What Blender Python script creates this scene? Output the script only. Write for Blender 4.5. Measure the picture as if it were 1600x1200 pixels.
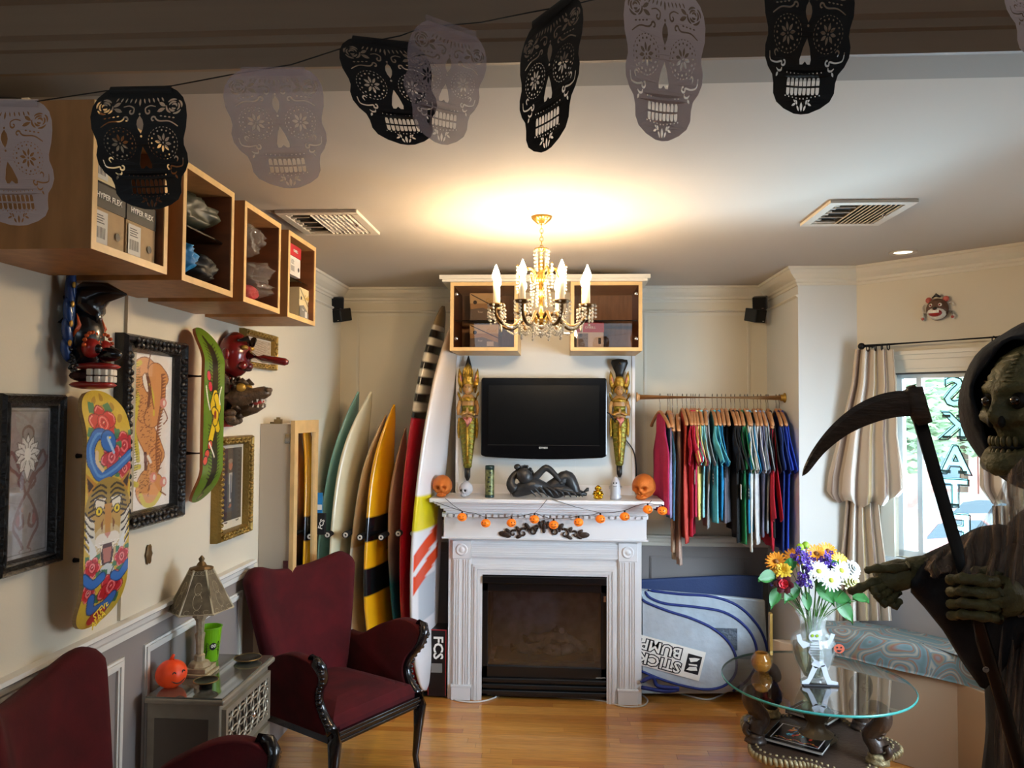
import bpy, bmesh, math, random
import numpy as np
from mathutils import Vector, Matrix, noise
PI = math.pi
rnd = random.Random(7)
C = bpy.context.scene.collection
for o in list(bpy.data.objects): bpy.data.objects.remove(o)

# ---------------- camera, world, exposure ----------------
EYE, HC = 1.75, 2.58           # lens height, ceiling height
FPX = 1180.0                   # focal length for a 1600 wide frame
YAW, PITCH, ROLL = math.radians(3.6), math.radians(2.04), math.radians(0.35)
fw = Vector((-math.sin(YAW)*math.cos(PITCH), math.cos(YAW)*math.cos(PITCH), math.sin(PITCH)))
r0 = Vector((math.cos(YAW), math.sin(YAW), 0)); u0 = r0.cross(fw)
rt = r0*math.cos(ROLL) + u0*math.sin(ROLL); up = u0*math.cos(ROLL) - r0*math.sin(ROLL)
CAM = Vector((0, 0, EYE))
cd = bpy.data.cameras.new('camera'); cam = bpy.data.objects.new('camera', cd); C.objects.link(cam)
cd.sensor_width = 36; cd.lens = FPX/1600*36; cd.clip_start = .05; cd.clip_end = 300
m = Matrix((rt, up, -fw)).transposed().to_4x4(); m.translation = CAM
cam.matrix_world = m
bpy.context.scene.camera = cam
def ray(px, py): return fw + rt*((px-800)/FPX) + up*((600-py)/FPX)
def atY(px, py, Y): d = ray(px, py); return CAM + d*(Y/d.y)
def atX(px, py, X): d = ray(px, py); return CAM + d*(X/d.x)
def atZ(px, py, Z): d = ray(px, py); return CAM + d*((Z-EYE)/d.z)

sc = bpy.context.scene
sc.view_settings.view_transform = 'Standard'; sc.view_settings.look = 'None'
sc.view_settings.gamma = 1; sc.view_settings.use_curve_mapping = False
sc.view_settings.exposure = 0.0
W = bpy.data.worlds.new('world'); sc.world = W; W.use_nodes = True
nt = W.node_tree; nt.nodes.clear()
wo = nt.nodes.new('ShaderNodeOutputWorld'); bg = nt.nodes.new('ShaderNodeBackground')
bg.inputs[0].default_value = (.80, .90, 1, 1); bg.inputs[1].default_value = 8.5      # overcast sky
nt.links.new(bg.outputs[0], wo.inputs[0])
def area(name, loc, target, sx, sy, power, col):
    l = bpy.data.lights.new(name, 'AREA'); l.shape = 'RECTANGLE'; l.size = sx; l.size_y = sy
    l.energy = power; l.color = col
    o = bpy.data.objects.new(name, l); C.objects.link(o); o.location = loc
    o.rotation_euler = (Vector(target)-Vector(loc)).to_track_quat('-Z', 'Y').to_euler()
    return o
# daylight lamps: side window, with fills added below the bay sill and behind camera
area('street_bounce_fill', (2.50, 4.66, .40), (1.3, 3.4, 2.5), 1.1, .8, 950, (.58, .80, 1))  # added lamp hidden under the sill; blues the ceiling like pavement bounce
area('side_window_daylight', (2.28, 2.5, 1.45), (.2, 4.4, .75), 1.1, 1.0, 32, (.64, .82, 1)).data.spread = math.radians(95)
area('front_daylight_fill', (-0.1, -1.9, 2.72), (-.1, 3, 0.6), 2.2, .55, 12, (.66, .84, 1))  # added lamp, kept high out of the television's reflection; front wall has no opening

# ---------------- materials ----------------
def lin(c):
    if isinstance(c, str): c = [int(c[i:i+2], 16)/255 for i in (0, 2, 4)]
    return tuple((x/12.92 if x <= .04045 else ((x+.055)/1.055)**2.4) for x in c[:3])
MATS = {}
def M(name, col=None, r=.5, metal=0, var=0, vs=8, bump=0, bs=60, trans=0, em=0, alpha=1, sheen=0, ior=1.45, coat=0, stretch=None, col2=None, sub=0):
    if name in MATS: return MATS[name]
    m = bpy.data.materials.new(name); m.use_nodes = True; n = m.node_tree.nodes; L = m.node_tree.links
    b = n['Principled BSDF']; c = lin(col)
    b.inputs['Base Color'].default_value = (*c, 1); b.inputs['Roughness'].default_value = r
    b.inputs['Metallic'].default_value = metal; b.inputs['IOR'].default_value = ior
    if trans: b.inputs['Transmission Weight'].default_value = trans
    if alpha < 1: b.inputs['Alpha'].default_value = alpha
    if coat: b.inputs['Coat Weight'].default_value = coat; b.inputs['Coat Roughness'].default_value = .08
    if sheen: b.inputs['Sheen Weight'].default_value = sheen; b.inputs['Sheen Roughness'].default_value = .4
    if em: b.inputs['Emission Color'].default_value = (*c, 1); b.inputs['Emission Strength'].default_value = em
    tc = n.new('ShaderNodeTexCoord'); mp = n.new('ShaderNodeMapping'); L.new(tc.outputs['Object'], mp.inputs[0])
    if stretch: mp.inputs['Scale'].default_value = stretch
    if var or col2:
        t = n.new('ShaderNodeTexNoise'); t.inputs['Scale'].default_value = vs; t.inputs['Detail'].default_value = 5
        L.new(mp.outputs[0], t.inputs[0])
        rp = n.new('ShaderNodeValToRGB'); rp.color_ramp.elements[0].position = .35; rp.color_ramp.elements[1].position = .65
        if col2: a, z = lin(col2), c
        else: a = tuple(x*(1-var) for x in c); z = tuple(min(1, x*(1+var)) for x in c)
        rp.color_ramp.elements[0].color = (*a, 1); rp.color_ramp.elements[1].color = (*z, 1)
        L.new(t.outputs['Fac'], rp.inputs[0]); L.new(rp.outputs[0], b.inputs['Base Color'])
    if bump:
        t2 = n.new('ShaderNodeTexNoise'); t2.inputs['Scale'].default_value = bs; t2.inputs['Detail'].default_value = 4
        L.new(mp.outputs[0], t2.inputs[0]); bp = n.new('ShaderNodeBump')
        bp.inputs['Strength'].default_value = bump; bp.inputs['Distance'].default_value = .01
        L.new(t2.outputs['Fac'], bp.inputs['Height']); L.new(bp.outputs[0], b.inputs['Normal'])
    MATS[name] = m; return m
def MP(name, r=.5, coat=0, bump=0):              # material whose colour is painted per vertex (prints)
    if name in MATS: return MATS[name]
    m = bpy.data.materials.new(name); m.use_nodes = True; n = m.node_tree.nodes; L = m.node_tree.links
    b = n['Principled BSDF']; a = n.new('ShaderNodeAttribute'); a.attribute_name = 'Col'
    L.new(a.outputs['Color'], b.inputs['Base Color']); b.inputs['Roughness'].default_value = r
    if coat: b.inputs['Coat Weight'].default_value = coat; b.inputs['Coat Roughness'].default_value = .06
    MATS[name] = m; return m

# ---------------- object helpers ----------------
MW = {}
def tag(o, label=None, cat=None, group=None, kind=None):
    if label: o['label'] = label
    if cat: o['category'] = cat
    if group: o['group'] = group
    if kind: o['kind'] = kind
    return o
def thing(name, label, cat, loc, rz=0, group=None):
    o = bpy.data.objects.new(name, None); C.objects.link(o); o.empty_display_size = .05
    o.location = loc; o.rotation_euler = (0, 0, rz)
    MW[o.name] = Matrix.Translation(Vector(loc)) @ Matrix.Rotation(rz, 4, 'Z')
    return tag(o, label, cat, group)
def frame_from(t, hint=(0, 0, 1)):
    t = t.normalized(); h = Vector(hint)
    if abs(t.dot(h)) > .95: h = Vector((0, 1, 0)) if abs(t.y) < .9 else Vector((1, 0, 0))
    a = t.cross(h).normalized(); return a, t.cross(a).normalized()*-1
class MB:
    def __init__(s): s.v = []; s.f = []; s.m = []; s.mats = []; s.c = None
    def mi(s, mat):
        if mat not in s.mats: s.mats.append(mat)
        return s.mats.index(mat)
    def add(s, vs, fs, mat=None):
        k = len(s.v); s.v += [Vector(p) for p in vs]; i = s.mi(mat)
        for f in fs: s.f.append(tuple(k+j for j in f)); s.m.append(i)
        return s
    def box(s, x0, x1, y0, y1, z0, z1, mat=None):
        v = [(x, y, z) for x in (x0, x1) for y in (y0, y1) for z in (z0, z1)]
        return s.add(v, [(0, 1, 3, 2), (4, 6, 7, 5), (0, 4, 5, 1), (2, 3, 7, 6), (0, 2, 6, 4), (1, 5, 7, 3)], mat)
    def obox(s, c, ax, ay, az, mat=None):       # oriented box: half axes as vectors
        c, ax, ay, az = map(Vector, (c, ax, ay, az))
        v = [c+ax*i+ay*j+az*k for i in (-1, 1) for j in (-1, 1) for k in (-1, 1)]
        return s.add(v, [(0, 1, 3, 2), (4, 6, 7, 5), (0, 4, 5, 1), (2, 3, 7, 6), (0, 2, 6, 4), (1, 5, 7, 3)], mat)
    def prism(s, poly, fn, w0, w1, mat=None):
        n = len(poly)
        v = [fn(a, b, w0) for a, b in poly] + [fn(a, b, w1) for a, b in poly]
        fs = [tuple(range(n))[::-1], tuple(range(n, 2*n))] + [(i, (i+1) % n, n+(i+1) % n, n+i) for i in range(n)]
        return s.add(v, fs, mat)
    def tube(s, pts, r, n=8, mat=None, closed=False, hint=(0, 0, 1), sq=1.0):
        pts = [Vector(p) for p in pts]; K = len(pts)
        rr = r if isinstance(r, (list, tuple)) else [r]*K
        v = []; pa = None
        for i, p in enumerate(pts):
            a = pts[(i-1) % K] if (i or closed) else p; b = pts[(i+1) % K] if (i < K-1 or closed) else p
            t = (b-a)
            if t.length < 1e-9: t = Vector((0, 0, 1))
            t.normalize()
            if pa is None: A, B = frame_from(t, hint)
            else:
                A = (pa - t*pa.dot(t))
                A = A.normalized() if A.length > 1e-6 else frame_from(t)[0]
                B = t.cross(A)
            pa = A
            for j in range(n):
                q = 2*PI*j/n; v.append(p + A*(math.cos(q)*rr[i]) + B*(math.sin(q)*rr[i]*sq))
        fs = []
        for i in range(K if closed else K-1):
            for j in range(n):
                a, b = i*n+j, i*n+(j+1) % n; c, d = ((i+1) % K)*n+(j+1) % n, ((i+1) % K)*n+j
                fs.append((a, b, c, d))
        if not closed: fs += [tuple(range(n))[::-1], tuple(range((K-1)*n, K*n))]
        return s.add(v, fs, mat)
    def lathe(s, prof, n=20, c=(0, 0, 0), mat=None, mtx=None, mod=None, cap=True):
        v = []; c = Vector(c)
        for i, (r, z) in enumerate(prof):
            for j in range(n):
                q = 2*PI*j/n; k = mod(q, z) if mod else 1
                p = Vector((r*k*math.cos(q), r*k*math.sin(q), z))
                if mtx is not None: p = mtx @ p
                v.append(c+p)
        K = len(prof)
        fs = [(i*n+j, i*n+(j+1) % n, (i+1)*n+(j+1) % n, (i+1)*n+j) for i in range(K-1) for j in range(n)]
        if cap: fs += [tuple(range(n))[::-1], tuple(range((K-1)*n, K*n))]
        return s.add(v, fs, mat)
    def ell(s, c, rad, nu=14, nv=9, mat=None, mtx=None, fn=None):
        c = Vector(c); v = []; fs = []
        if not hasattr(rad, '__len__'): rad = (rad,)*3
        def pt(th, ph):
            d = Vector((math.sin(th)*math.cos(ph), math.sin(th)*math.sin(ph), math.cos(th)))
            k = fn(d) if fn else 1
            if hasattr(k, '__len__'): p = Vector(k)
            else: p = Vector((d.x*rad[0]*k, d.y*rad[1]*k, d.z*rad[2]*k))
            return c + (mtx @ p if mtx is not None else p)
        v.append(pt(0, 0))
        for i in range(1, nv):
            for j in range(nu): v.append(pt(PI*i/nv, 2*PI*j/nu))
        v.append(pt(PI, 0)); e = len(v)-1
        for j in range(nu):
            fs.append((0, 1+j, 1+(j+1) % nu)); k = 1+(nv-2)*nu; fs.append((e, k+(j+1) % nu, k+j))
        for i in range(nv-2):
            for j in range(nu):
                a = 1+i*nu+j; b = 1+i*nu+(j+1) % nu; fs.append((a, a+nu, b+nu, b))
        return s.add(v, fs, mat)
    def grid(s, nu, nv, fn, mat=None, wrap=False):
        v = [fn(i/nu, j/nv) for j in range(nv+1) for i in range(nu+1)]
        fs = [(j*(nu+1)+i, j*(nu+1)+i+1, (j+1)*(nu+1)+i+1, (j+1)*(nu+1)+i) for j in range(nv) for i in range(nu)]
        return s.add(v, fs, mat)
    def build(s, name, parent=None, mat=None, smooth=False, local=False, bevel=0, cols=None, solid=0, sub=0, origin=None):
        me = bpy.data.meshes.new(name); vs = s.v
        if parent is not None:
            if not local:
                p = parent
                while p.parent is not None: p = p.parent
                inv = MW[p.name].inverted(); vs = [inv @ v for v in vs]
            o = None; loc = None
        else:
            if origin is None:
                xs = [v.x for v in vs]; ys = [v.y for v in vs]; zs = [v.z for v in vs]
                origin = Vector(((min(xs)+max(xs))/2, (min(ys)+max(ys))/2, min(zs)))
            loc = Vector(origin); vs = [v-loc for v in vs]
        me.from_pydata([tuple(v) for v in vs], [], s.f)
        for q in s.mats: me.materials.append(q if q is not None else mat)
        if len(s.mats) > 1: me.polygons.foreach_set('material_index', s.m)
        if smooth: me.polygons.foreach_set('use_smooth', [True]*len(s.f))
        if cols is not None:
            a = me.color_attributes.new('Col', 'FLOAT_COLOR', 'POINT')
            cc = np.ones((len(vs), 4), 'f'); cc[:, :3] = cols; a.data.foreach_set('color', cc.ravel())
        me.update()
        o = bpy.data.objects.new(name, me); C.objects.link(o)
        if parent is not None: o.parent = parent
        else: o.location = loc; MW[o.name] = Matrix.Translation(loc)
        if solid: q = o.modifiers.new('solid', 'SOLIDIFY'); q.thickness = solid; q.offset = 0
        if sub: q = o.modifiers.new('sub', 'SUBSURF'); q.levels = sub; q.render_levels = sub
        if bevel:
            q = o.modifiers.new('bevel', 'BEVEL'); q.width = bevel; q.segments = 2; q.limit_method = 'ANGLE'
        return o
def solo(mb, name, mat, label, cat, group=None, **k):
    return tag(mb.build(name, None, mat, **k), label, cat, group)
def struct(mb, name, mat, label=None, parent=None, **k):
    o = mb.build(name, parent, mat, **k)
    if parent is None: o['kind'] = 'structure'
    if label: o['label'] = label
    return o
def copy_tree(src, loc=None, rz=None, label=None, parent=None):
    c = src.copy(); C.objects.link(c)
    if parent is not None: c.parent = parent
    if loc is not None: c.location = loc
    if rz is not None: c.rotation_euler = (0, 0, rz)
    if label: c['label'] = label
    for ch in list(src.children): copy_tree(ch, parent=c)
    return c
def smooth_auto(o, deg=40):
    me = o.data; me.polygons.foreach_set('use_smooth', [True]*len(me.polygons))
    try: me.set_sharp_from_angle(angle=math.radians(deg))
    except Exception: pass
    return o
def spl(pts, n=8, closed=False):               # Catmull-Rom through points
    P = [Vector(p) for p in pts]; K = len(P); out = []
    for i in range(K if closed else K-1):
        if closed: a, b, c, d = P[i-1], P[i], P[(i+1) % K], P[(i+2) % K]
        else: a, b, c, d = P[max(i-1, 0)], P[i], P[i+1], P[min(i+2, K-1)]
        for k in range(n):
            t = k/n; out.append(.5*((2*b)+(c-a)*t+(2*a-5*b+4*c-d)*t*t+(3*b-a-3*c+d)*t**3))
    if not closed: out.append(P[-1])
    return out
def interp(x, xs, ys):
    return float(np.interp(x, xs, ys))
def text_obj(s, size, mtx, mat, parent, name='lettering', ext=.0004, bold=0, align='CENTER', sx=1, line=0):
    cu = bpy.data.curves.new('t', 'FONT'); cu.body = s; cu.size = size; cu.extrude = ext; cu.offset = bold
    cu.align_x = align; cu.align_y = 'CENTER'; cu.resolution_u = 2; cu.space_line = .85
    if line: cu.fill_mode = 'NONE'; cu.extrude = 0; cu.bevel_depth = line; cu.bevel_resolution = 0
    t = bpy.data.objects.new('t', cu); C.objects.link(t)
    bpy.context.view_layer.update()
    me = bpy.data.meshes.new_from_object(t.evaluated_get(bpy.context.evaluated_depsgraph_get()))
    bpy.data.objects.remove(t); me.name = name
    p = parent
    while p is not None and p.parent is not None: p = p.parent
    me.transform(Matrix.Diagonal((sx, 1, 1, 1)))
    me.transform((MW[p.name].inverted() if p is not None else Matrix()) @ mtx); me.materials.clear(); me.materials.append(mat)
    o = bpy.data.objects.new(name, me); C.objects.link(o)
    if parent is not None: o.parent = parent
    return o
def basis(o, x, y):                            # matrix with given x and y axes at o
    x = Vector(x).normalized(); y = Vector(y); z = x.cross(y).normalized(); y = z.cross(x)
    m = Matrix((x, y, z)).transposed().to_4x4(); m.translation = Vector(o); return m
# painter for printed artwork: a small raster laid on a fine mesh as vertex colours
class Canvas:
    def __init__(s, nu, nv, col):
        s.nu, s.nv = nu, nv; s.a = np.zeros((nv, nu, 3)); s.a[:] = lin(col)
        s.U, s.V = np.meshgrid((np.arange(nu))/(nu-1), (np.arange(nv))/(nv-1)); s.asp = nv/nu
    def put(s, mask, col, k=1): s.a[mask] = s.a[mask]*(1-k) + np.array(lin(col))*k; return s
    def ell(s, cx, cy, rx, ry, col, rot=0, k=1):
        x = (s.U-cx); y = (s.V-cy)*s.asp; c, q = math.cos(rot), math.sin(rot)
        return s.put(((x*c+y*q)/rx)**2+((-x*q+y*c)/ry)**2 < 1, col, k)     # radii in units of width
    def poly(s, pts, col, k=1):
        ins = np.zeros(s.U.shape, bool); n = len(pts)
        for i in range(n):
            x1, y1 = pts[i]; x2, y2 = pts[(i+1) % n]
            if y1 == y2: continue
            ins ^= ((y1 > s.V) != (y2 > s.V)) & (s.U < (x2-x1)*(s.V-y1)/(y2-y1)+x1)
        return s.put(ins, col, k)
    def line(s, pts, w, col, k=1, taper=False, smooth=True):
        if smooth and len(pts) > 2: pts = [(p.x, p.y) for p in spl([(a, b, 0) for a, b in pts], 6)]
        n = len(pts)
        for i in range(n-1):
            x1, y1 = pts[i]; x2, y2 = pts[i+1]; dx, dy = x2-x1, (y2-y1)*s.asp; d2 = dx*dx+dy*dy+1e-12
            X = s.U-x1; Y = (s.V-y1)*s.asp; t = np.clip((X*dx+Y*dy)/d2, 0, 1)
            ww = w*(1-(i/n)*.9) if taper else w
            s.put((X-t*dx)**2+(Y-t*dy)**2 < (ww/2)**2, col, k)
        return s
    def speck(s, amt, seed=1, cell=1):
        g = np.random.RandomState(seed).rand(s.nv//cell+1, s.nu//cell+1)
        g = np.kron(g, np.ones((cell, cell)))[:s.nv, :s.nu]
        s.a *= (1+amt*(g-.5))[:, :, None]; s.a = np.clip(s.a, 0, 1); return s
    def sheet(s, fn, name, parent, mat, smooth=True, local=False, solid=0):
        mb = MB(); mb.grid(s.nu-1, s.nv-1, fn, mat)
        return mb.build(name, parent, mat, smooth=smooth, cols=s.a.reshape(-1, 3), local=local, solid=solid)
# ---------------- setting ----------------
XL, YB, XR, YP, XP = -1.495, 5.07, 1.365, 4.41, 1.693
DB = Vector((.70, -.714, 0)); NB = Vector((-.714, -.70, 0)); B0 = Vector((XP, YP, 0))     # bay wall: direction, inward normal, start
BL = .98
wall = M('cream_wall_paint', 'd8cfbb', .75, bump=.04, bs=120)
wallw = M('white_wall_paint', 'd2d1cb', .7, bump=.03, bs=120)
wains = M('taupe_wainscot_paint', '8f8784', .55)
ceilm = M('ceiling_paint', 'bcb2a6', .85, bump=.02, bs=150)
trimm = M('trim_gloss_white', 'd9d2c2', .4)
headm = M('header_paint', '8b7764', .6, var=.06, vs=3, stretch=(.3, 2, 8))
def glass_mat(name, tint=(1, 1, 1), refl=.09, rough=.0):
    m = bpy.data.materials.new(name); m.use_nodes = True; n = m.node_tree.nodes; L = m.node_tree.links
    n.clear(); o = n.new('ShaderNodeOutputMaterial'); mx = n.new('ShaderNodeMixShader'); t = n.new('ShaderNodeBsdfTransparent')
    g = n.new('ShaderNodeBsdfGlossy'); g.inputs['Roughness'].default_value = rough
    t.inputs[0].default_value = (*tint, 1); f = n.new('ShaderNodeFresnel'); f.inputs[0].default_value = 1.45
    a = n.new('ShaderNodeMath'); a.operation = 'MULTIPLY'; a.inputs[1].default_value = refl/.04; a.use_clamp = True
    L.new(f.outputs[0], a.inputs[0]); L.new(a.outputs[0], mx.inputs[0])
    L.new(t.outputs[0], mx.inputs[1]); L.new(g.outputs[0], mx.inputs[2]); L.new(mx.outputs[0], o.inputs[0]); MATS[name] = m
    return m
clear = glass_mat('clear_glass')

# floor: slab plus narrow oak boards laid side to side
flm = M('oak_floor_base', 'a9682f', .3, var=.2, vs=6, stretch=(.6, 12, 1), coat=.5)
fl = struct(MB().box(-1.7, 2.9, -2.6, 5.3, -.12, -.004), 'floor', flm)
oaks = [M('oak_board_%d' % i, c, .28, var=.16, vs=9, stretch=(.8, 14, 1), coat=.55) for i, c in enumerate(('d0903f', 'c6843a', 'd89a4a', 'c07a34'))]
y = 3.0; k = 0
lens = {}
while y < 5.05:
    x = XL - rnd.random()*.9; row = []
    while x < 2.2:
        L_ = rnd.choice((.75, .95, 1.2)); x0, x1 = max(x, XL), min(x+L_, 2.2)
        if x1-x0 > .1:
            key = round(x1-x0, 2)
            mb = MB().box(x0+.0006, x1-.0006, y+.0006, y+.0564, -.004, 0)
            mb.build('floorboard', fl, oaks[rnd.randrange(4)])
        x += L_
    y += .057

def wallbox(name, x0, x1, y0, y1, z0, z1, mat=wall): return struct(MB().box(x0, x1, y0, y1, z0, z1), name, mat)
wl = wallbox('wall_left', XL-.12, XL, -2.6, YB+.12, 0, 3.15)
wb = wallbox('wall_back', XL, XR, YB, YB+.12, 0, 2.7)
wallbox('wall_alcove', XR, XP, YP, YB+.12, 0, 2.7, wallw)
# bay wall with its window opening
def bay(t, n, z): return B0 + DB*t + NB*n + Vector((0, 0, z))
T0, T1, Z0, Z1 = .20, .84, .97, 1.99
mb = MB()
def baybox(mb, t0, t1, n0, n1, z0, z1, mat=None):
    v = [bay(t, n, z) for t in (t0, t1) for n in (n0, n1) for z in (z0, z1)]
    mb.add(v, [(0, 1, 3, 2), (4, 6, 7, 5), (0, 4, 5, 1), (2, 3, 7, 6), (0, 2, 6, 4), (1, 5, 7, 3)], mat)
for a in ((0, T0, 0, 2.7), (T1, BL, 0, 2.7), (T0, T1, 0, Z0), (T0, T1, Z1, 2.7)): baybox(mb, a[0], a[1], -.14, 0, a[2], a[3])
struct(mb, 'wall_bay', wall)
XR2 = bay(BL, 0, 0).x; YR2 = bay(BL, 0, 0).y
mb = MB()
mb.box(XR2, XR2+.12, 3.15, YR2, 0, 3.15).box(XR2, XR2+.12, -2.6, 1.9, 0, 3.15).box(XR2, XR2+.12, 1.9, 3.15, 0, .95).box(XR2, XR2+.12, 1.9, 3.15, 2.05, 3.15)
struct(mb, 'wall_right', wall)
mb = MB()
mb.box(XL, XR2+.12, -2.6, -2.5, 0, 3.15)
struct(mb, 'wall_front', M('dark_front_wall', '4a4038', .8))  # unseen wall, closed and dark so the television reflects almost nothing
mb = MB()
cv = [(XL-.12, 1.75), (2.9, 1.75), (2.9, 5.3), (XL-.12, 5.3)]
mb.prism(cv, lambda a, b, w: (a, b, w), HC, HC+.12)
ce = struct(mb, 'ceiling', ceilm)
struct(MB().box(XL-.12, 2.9, -2.6, 1.75, 3.1, 3.2), 'ceiling_front', ceilm)['label'] = 'higher ceiling of the front part of the room'
# cased header between the two ceilings
mb = MB()
mb.box(XL, XR2, 1.75, 1.875, HC-.014, HC-.0005, M('header_underside', '8f877e', .8))
prof = [(0, 0), (.012, 0), (.012, .05), (.02, .055), (.02, .075), (.03, .085), (.03, .16), (.045, .17), (.045, .19), (.065, .215), (.075, .26), (.10, .30), (.10, .33), (.12, .35), (.12, .40), (0, .40)]
mb.prism(prof, lambda a, b, w: (w, 1.75-a, HC-.014+b), XL, XR2, headm)
struct(mb, 'trim_1', headm, 'wide moulded header where the ceiling drops')

# crown mouldings
crown = [(0, 0), (.075, 0), (.075, -.014), (.066, -.018), (.05, -.04), (.03, -.058), (.018, -.066), (.018, -.08), (.010, -.086), (.010, -.1), (0, -.1)]
def sweep(prof, p, q, nrm, z, mat, e0=0, e1=0):    # profile along p->q at height z, e0/e1: mitre factors
    p, q, nrm = Vector(p), Vector(q), Vector(nrm); d = (q-p).normalized(); n = len(prof)
    v = [p + nrm*a + Vector((0, 0, z+b)) + d*(a*e0) for a, b in prof] + [q + nrm*a + Vector((0, 0, z+b)) + d*(a*e1) for a, b in prof]
    return v, [tuple(range(n))[::-1], tuple(range(n, 2*n))] + [(i, (i+1) % n, n+(i+1) % n, n+i) for i in range(n)]
def trim(name, segs, prof, z, mat, label=None):
    mb = MB()
    for p, q, nr, e0, e1 in segs: mb.add(*sweep(prof, p, q, nr, z, mat, e0, e1), mat)
    return struct(mb, name, mat, label)
X, Y_ = (1, 0, 0), (0, -1, 0)
pl = (XL, 1.88, 0)
trim('trim_2', [(pl, (XL, YB, 0), X, 0, -1), ((XL, YB, 0), (XR, YB, 0), Y_, 1, -1), ((XR, YB, 0), (XR, YP, 0), (-1, 0, 0), 1, 1),
                ((XR, YP, 0), (XP, YP, 0), Y_, -1, -.41), (B0, bay(BL, 0, 0), NB, .41, 0)], crown, HC-.0005, trimm, 'crown moulding under the ceiling')
thin = [(0, 0), (.012, -.003), (.014, -.010), (.006, -.016), (0, -.018)]
trim('trim_3', [(pl, (XL, YB, 0), X, 0, 0), ((XL, YB, 0), (XR, YB, 0), Y_, 0, 0), ((XR, YB, 0), (XR, YP, 0), (-1, 0, 0), 0, 0)], thin, HC-.15, trimm, 'thin picture rail below the crown moulding')
rail = [(0, 0), (.035, 0), (.038, -.012), (.024, -.022), (.020, -.04), (.012, -.05), (.012, -.07), (0, -.075)]
trim('trim_4', [((XL, -2, 0), (XL, 3.6, 0), X, 0, 0)], rail, 1.025, M('rail_paint', 'e2dfd8', .4), 'white chair rail along the left wall')
trim('trim_5', [((XL, YB, 0), (-.68, YB, 0), Y_, 0, 0), ((.53, YB, 0), (XR, YB, 0), Y_, 0, 0)], rail, .94, trimm, 'chair rail on the back wall')
bp = [(0, 0), (.016, 0), (.016, .12), (.008, .14), (0, .145)]
trim('baseboard_left', [((XL, -2, 0), (XL, YB, 0), X, 0, 0)], bp, 0, wains)
trim('baseboard_back', [((XL, YB, 0), (XR, YB, 0), Y_, 0, 0)], bp, 0, wains)
# painted wainscot field and its moulding frames
struct(MB().box(XL+.0002, XL+.004, -2, 3.65, .14, .96), 'trim_6', wains, 'taupe wainscot field of the left wall')
struct(MB().box(XL, XR-.001, YB-.004, YB-.0003, .14, .87), 'trim_7', wains, 'grey wainscot field of the back wall')
def mould(mb, f, a0, a1, b0, b1, w=.028, d=.014):   # f(a, b, out)
    for (p, q, r, s_, hz) in ((a0+w, a1-w, b1-w, b1, 1), (a0+w, a1-w, b0, b0+w, 1), (a0, a0+w, b0, b1, 0), (a1-w, a1, b0, b1, 0)):
        for i, (ins, dd) in enumerate(((0, d*.6), (w*.25, d))):
            e_ = ins+.0002*i; xi = -e_ if hz else e_
            v = [f(a, b, c) for a in (p+xi, q-xi) for b in (r+e_, s_-e_) for c in (.0001, dd-.0002*hz)]
            mb.add(v, [(0, 1, 3, 2), (4, 6, 7, 5), (0, 4, 5, 1), (2, 3, 7, 6), (0, 2, 6, 4), (1, 5, 7, 3)])
fL = lambda a, b, c: (XL+.004+c, a, b); fB = lambda a, b, c: (a, YB-.004-c, b); fB0 = lambda a, b, c: (a, YB-c, b)
n_ = 8
wm = M('rail_paint')
for a0, a1 in ((.6, 1.6), (1.7, 2.53), (2.66, 3.5)):
    mb = MB(); mould(mb, fL, a0, a1, .25, .90, .034); struct(mb, 'trim_%d' % n_, wm, 'rectangular panel moulding on the left wainscot'); n_ += 1
for a0, a1 in ((XL+.1, -.75), (.60, XR-.12)):
    mb = MB(); mould(mb, fB, a0, a1, .25, .80); struct(mb, 'trim_%d' % n_, wains, 'rectangular panel moulding on the back wainscot'); n_ += 1
for a0, a1 in ((XL+.11, -.70), (.56, XR-.11)):
    mb = MB(); mould(mb, fB0, a0, a1, 1.02, HC-.17, .02, .008); struct(mb, 'trim_%d' % n_, trimm, 'tall panel moulding on the back wall'); n_ += 1
# a vertical pilaster edge on the left wall above the frames
struct(MB().box(XL, XL+.012, 2.50, 2.56, 1.03, 2.48), 'trim_%d' % n_, wall, 'narrow vertical wall strip behind the green skateboard'); n_ += 1
# round cover plates painted into the back wall
for xx in (-.93, .84):
    mb = MB(); mb.tube([(xx+.058*math.cos(q*PI/12), YB-.001, 1.80+.058*math.sin(q*PI/12)) for q in range(24)], .003, 6, closed=True)
    mb.lathe([(.056, 0), (.056, .003), (0.001, .004)], 24, (xx, YB, 1.80), mtx=Matrix.Rotation(PI/2, 3, 'X'))
    struct(mb, 'trim_%d' % n_, wall, 'round blank cover on the back wall'); n_ += 1

# bay window
wf = M('window_frame_white', 'd4dde0', .35); al = M('window_dark_channel', '4d4a48', .4)
wi = thing('window_1', None, None, tuple(bay((T0+T1)/2, 0, Z0))); wi['kind'] = 'structure'
def bpart(name, mat, boxes, par=wi, **k):
    mb = MB()
    for b in boxes: baybox(mb, *b)
    return mb.build(name, par, mat, **k)
bpart('casing', trimm, [(T0-.07, T0, 0, .018, Z0-.03, Z1+.02), (T1, T1+.07, 0, .018, Z0-.03, Z1+.02)])
bpart('head_casing', trimm, [(T0-.075, T1+.075, 0, .02, Z1+.0, Z1+.05), (T0-.08, T1+.08, 0, .03, Z1+.05, Z1+.075), (T0-.09, T1+.09, 0, .045, Z1+.075, Z1+.095), (T0-.075, T1+.075, 0, .012, Z1-.02, Z1)])
bpart('dark_channel', al, [(T0, T1, -.05, -.02, Z1-.028, Z1-.006)])
bpart('window_sill', wf, [(T0-.08, T1+.08, -.02, .05, Z0-.03, Z0)])
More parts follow.
